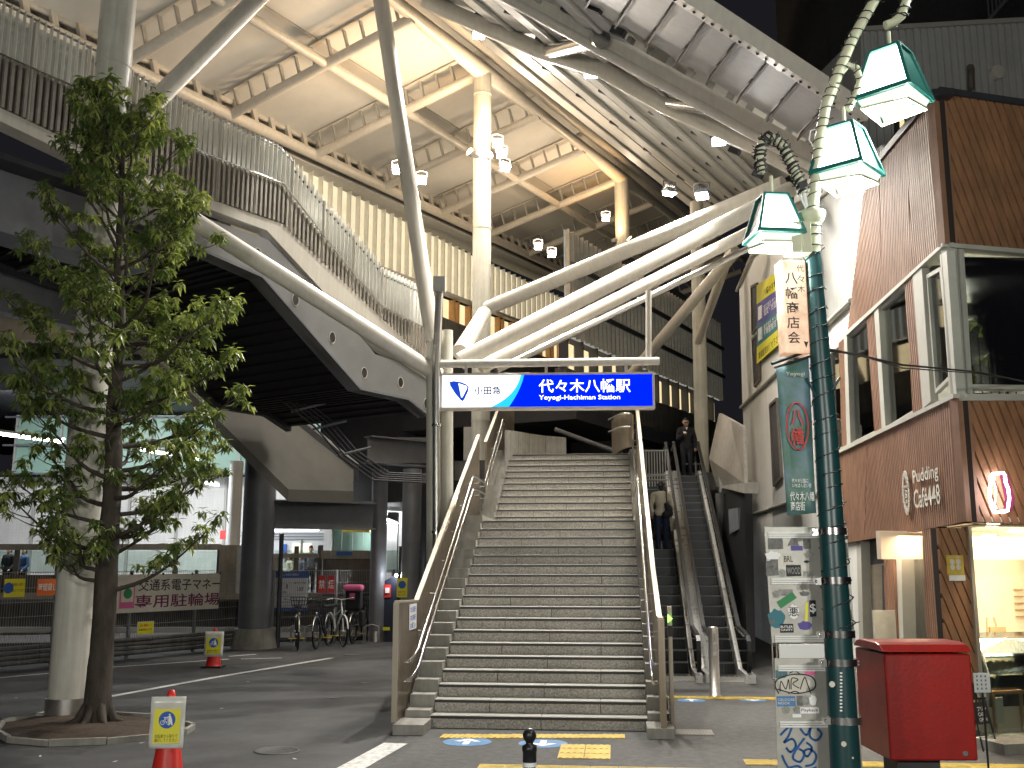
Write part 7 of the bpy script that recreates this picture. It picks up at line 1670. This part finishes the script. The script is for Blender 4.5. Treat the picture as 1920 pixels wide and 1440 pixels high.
# passengers on the platform, seen behind glass
M['grey_cloth'] = mat('grey cloth', (.14, .14, .18), .85); M['blue_cloth'] = mat('blue jacket', (.05, .09, .2), .85)
for x, y, Y, cl_, lab in [(18, 1030, 33.5, 'black_cloth', 'passenger in dark clothes at the far left edge behind the glass'), (46, 1032, 33.6, 'blue_cloth', 'passenger in blue jacket behind the glass left of the column'), (543, 1050, 37, 'cream_cloth', 'passenger in light top left of the pane post, above the blue board'), (565, 1048, 37, 'grey_cloth', 'passenger in grey leaning above the blue board'), (583, 1027, 37.4, 'grey_cloth', 'tallest passenger whose head shows above the rail before the train'), (638, 1024, 38.5, 'navy_cloth', 'passenger with reddish hair seen above the grey cabinet'), (654, 1027, 38.7, 'black_cloth', 'passenger whose head barely shows above the grey cabinet')]:
    p = P(x, y, Y); hh = 1.65; b_ = V((p.x, p.y, 1.15)); s_ = max(1.3, p.z - 1.15 + .05) / 1.7
    person(b_, V((rng.uniform(-1, 1), -1, 0)), 1.7 * s_, lab, cl_, 'black_cloth', [((-.25, 0, 1.1), (-.2, .15, .95)), ((.25, 0, 1.1), (.2, .1, .95))])

# ================================================================ BICYCLES
def bicycle(base, yaw, lab, basket=True, child=False, col='dark_steel', white=False):
    t = thing('bicycle', lab, 'bicycle', base, 'parked bicycles by the fence'); d = V((math.sin(yaw), math.cos(yaw), 0)); s = d.cross(Z).normalized()
    def L(f, z, r=0): return V(base) + d * f + Z * z + s * r
    for f in (-.52, .55):
        c_ = L(f, .33); mb = MB(); mb.tube([c_ + d * .31 * math.cos(k * .2618) + Z * .31 * math.sin(k * .2618) for k in range(25)], .020, 6); o = mb.build('wheel', 'rubber', t)
        mb = MB()
        for k in range(10): mb.tube([c_, c_ + d * .29 * math.cos(k * .628) + Z * .29 * math.sin(k * .628)], .003, 3)
        mb.tube([c_ - s * .05, c_ + s * .05], .02, 8); mb.build('spokes', 'stainless_soft', o)
        mb = MB(); mb.tube([c_ + d * .35 * math.cos(k * .25 + .2) + Z * .35 * math.sin(k * .25 + .2) for k in range(11)], .018, 5); mb.build('mudguard', 'stainless_soft' if not white else 'white', t)
    mb = MB()
    for a, b, r in (((-.52, .33), (-.12, .30), .012), ((-.12, .30), (-.22, .78), .016), ((-.12, .30), (.38, .72), .018), ((-.2, .62), (.38, .80), .014), ((-.52, .33), (-.21, .66), .010), ((.38, .84), (.55, .33), .016), ((.36, .72), (.33, 1.0), .014)): mb.tube([L(*a), L(*b)], r, 8)
    mb.build('frame', 'white' if white else col, t)
    mb = MB(); mb.tube([L(.28, 1.04, -.28), L(.36, 1.03, -.22), L(.36, 1.0, 0), L(.36, 1.03, .22), L(.28, 1.04, .28)], .012, 6); mb.build('handlebar', 'stainless_soft', t)
    for r in (-.28, .28): mb = MB(); mb.tube([L(.16, 1.04, r), L(.29, 1.04, r)], .018, 6); mb.build('grip', 'rubber', t)
    mb = MB(); mb.prism([L(-.34, .82, -.09), L(-.34, .82, .09), L(-.08, .82, .03), L(-.08, .82, -.03)], Z * .06); mb.build('saddle', 'rubber', t, bevel=.02)
    mb = MB(); mb.tube([L(-.12, .2, -.1), L(-.12, .2, .1)], .012, 6); mb.box(L(-.12, .2, .14), d * .09, s * .07, Z * .02); mb.box(L(-.12, .2, -.14), d * .09, s * .07, Z * .02); mb.build('pedals', 'yellow_paint', t)
    if basket:
        mb = MB()
        for z, w_ in ((.84, .13), (.93, .15), (1.02, .17), (1.08, .18)):
            mb.tube([L(.48, z, -w_), L(.48 + w_ * 1.5, z, -w_), L(.48 + w_ * 1.5, z, w_), L(.48, z, w_), L(.48, z, -w_)], .005, 4)
        for k in range(7):
            for f_ in (0, 1): mb.tube([L(.48 + f_ * .2, .84, -.13 + .043 * k), L(.48 + f_ * .27, 1.08, -.18 + .06 * k)], .004, 4)
        for k in range(4):
            for r in (-1, 1): mb.tube([L(.5 + .06 * k, .84, r * .13), L(.5 + .075 * k, 1.08, r * .18)], .004, 4)
        mb.build('wire_basket', 'dark_steel', t)
    if child:
        mb = MB(); mb.box(L(-.5, .98), s * .36, d * .3, Z * .5); mb.build('child_seat', 'black_cloth', t, bevel=.06)
        mb = MB(); mb.box(L(-.56, 1.24), s * .42, d * .34, Z * .14); mb.build('pink_hood', 'pink_print', t, bevel=.05)
        mb = MB(); mb.box(L(-.67, 1.05), s * .12, d * .02, Z * .14); mb.build('pink_patch', 'pink_print', t)
        for r in (-.2, .2): mb = MB(); mb.box(L(-.5, .55, r), s * .08, d * .3, Z * .36); mb.build('foot_guard', 'black_cloth', t, bevel=.03)
    mb = MB(); mb.ball(L(.60, .74), .035, 8); mb.build('headlamp', 'stainless', t); t.scale = (1.22, 1.22, 1.22)
for x, y, yaw, lab, kw in [(556, 1216, 2.9, 'dark teal bicycle with wire basket, leftmost by the blue board', {}), (604, 1214, 3.2, 'dark bicycle with covered grips, second from the left', dict(col='navy_print')), (630, 1210, 2.7, 'white framed bicycle in the middle of the parked row', dict(white=True, basket=False)), (672, 1204, .1, 'bicycle with black child seat and pink hood by the dark column', dict(child=True, basket=False))]:
    b_ = G(x, y); bicycle(V((b_.x, b_.y, 0)), yaw, lab, **kw)
rk = thing('bicycle_rack', 'low grey tube rack behind the parked bicycles', 'rack', G(600, 1200))
for i in range(6): c_ = G(545 + i * 28, 1206); mb = MB(); mb.tube([c_, c_ + Z * .45, c_ + Z * .5 + V((.18, 0, 0)), c_ + Z * .45 + V((.36, 0, 0)), c_ + V((.36, 0, 0))], .02, 6); mb.build('hoop', 'galv', rk)
mb = MB(); a_ = G(520, 1214); mb.tube([V((a_.x, a_.y, 0)), V((a_.x, a_.y, P(520, 1000, a_.y).z))], .06, 10); mb.build('post', 'dark_steel', None, 'thin dark post beside the big grey column', 'post', loc=a_)
# ---- where the floodlights hang and point
for x, y, Y, ax, ay, pw, lab in [
 (898, 66, 20.5, 0, 14, 2200, 'bright floodlight hanging near the top of the canopy wing, highest of all'),
 (1108, 139, 18.5, 1, 13, 2200, 'bright floodlight hanging under the duct pipe of the canopy wing'),
 (1348, 266, 18.5, 3, 14, 850, 'floodlight hanging under the wing close to the street lamps'),
 (1256, 364, 22, 4, 21, 1300, 'left floodlight of the pair near the strut ends'),
 (1316, 368, 20, 2, 15, 380, 'right floodlight of the pair near the strut ends'),
 (933, 271, 26.4, 1, 18, 700, 'upper floodlight of the cluster on the middle column'),
 (941, 291, 26.3, 1, 17, 700, 'middle floodlight of the cluster on the middle column'),
 (948, 316, 26.2, 3, 19, 700, 'lowest floodlight of the cluster on the middle column'),
 (745, 320, 25.5, -3, 17, 600, 'floodlight just left of the tall leaning strut'),
 (790, 340, 26.5, -2, 18, 600, 'floodlight just right of the tall leaning strut'),
 (1009, 464, 34, 1, 27, 400, 'left floodlight of the far low pair'),
 (1035, 479, 34, 2, 28, 400, 'right floodlight of the far low pair'),
 (1136, 411, 35, 3, 29, 500, 'floodlight beside the far right column'),
 (449, 549, 20.0, -4, 14, 70, 'floodlight shining under the footbridge right of the tree')]:
    t_ = flood(P(x, y, Y), (ax, ay, 0), pw, lab)
    if Y > 23: lamp('POINT', P(x, y, Y) + V((0, -.3, .15)), 95, (1, .78, .54), t_, size=.15, name='soffit_fill')  # added point lamp beside the fixture, brightens the soffit
def uplight(x, y, Y, aim, w, lab, ang=100):
    p = P(x, y, Y); t = thing('uplight', lab, 'floodlight', p, 'orange uplights on the columns')
    d = (V(aim) - p).normalized(); mb = MB(); mb.tube([p - d * .12, p], .1, 14, r2=.13); mb.build('housing', 'grey_steel', t)
    mb = MB(); mb.tube([p + d * .001, p + d * .01], .11, 14); mb.build('lens', 'warm_lens', t)
    lamp('SPOT', p + d * .04, w, (1, .54, .19), t, aim=aim, size=.1, angle=ang, blend=.8)
M['warm_lens'] = glow('warm lens', (1, .7, .35), 8)
uplight(893, 286, 26.4, R1 + V((-.3, -.2, 1)), 150, 'orange uplight clamped to the left of the middle column', 120)
uplight(915, 290, 26.4, RP(-1.5, .15, 1), 120, 'orange uplight aimed at the ridge from the middle column', 130)
uplight(880, 284, 26.6, RP(-1.6, .45, 1), 120, 'orange uplight aimed at the soffit left of the middle column', 130)
uplight(1152, 450, 36.4, R2 + V((-.3, -.2, 1)), 150, 'orange uplight clamped to the left of the far right column', 120)
uplight(1180, 447, 36.4, RP(2.2, .25, 1), 110, 'orange uplight aimed at the soffit from the far right column', 130)
# added lamp posts, unseen behind the viewpoint, lighting the forecourt from the front
def street_lamp(x, y_, w, lab):
    t = thing('street_lamp', lab, 'street lamp', (x, y_, 0), 'added lamp posts behind the viewpoint')
    mb = MB(); mb.tube([V((x, y_, 0)), V((x, y_, 4.6))], .09, 14, r2=.05); mb.build('green_pole', 'pole_green', t)
    for s in (-1, 1):
        mb = MB(); mb.tube([V((x, y_, 4.5)), V((x + s * .3, y_, 4.9)), V((x + s * .55, y_, 4.8)), V((x + s * .6, y_, 4.55))], .025, 8); mb.build('lantern_arm', 'pole_cream', t)
        c = V((x + s * .6, y_, 4.35)); mb = MB(); mb.tube([c + Z * .17, c - Z * .17], .13, 4, r2=.21); mb.build('milk_glass', 'lantern', t)
        mb = MB(); mb.tube([c + Z * .18, c + Z * .21], .15, 4); mb.build('cap', 'lamp_teal', t)
        lamp('POINT', c - Z * .35, w, (1, .98, .90), t, size=.2)
street_lamp(-4.5, -3.5, 640, 'added street lamp post with two lanterns, unseen behind the viewpoint on the left')
street_lamp(4.2, -4.5, 560, 'added street lamp post with two lanterns, unseen behind the viewpoint on the right')
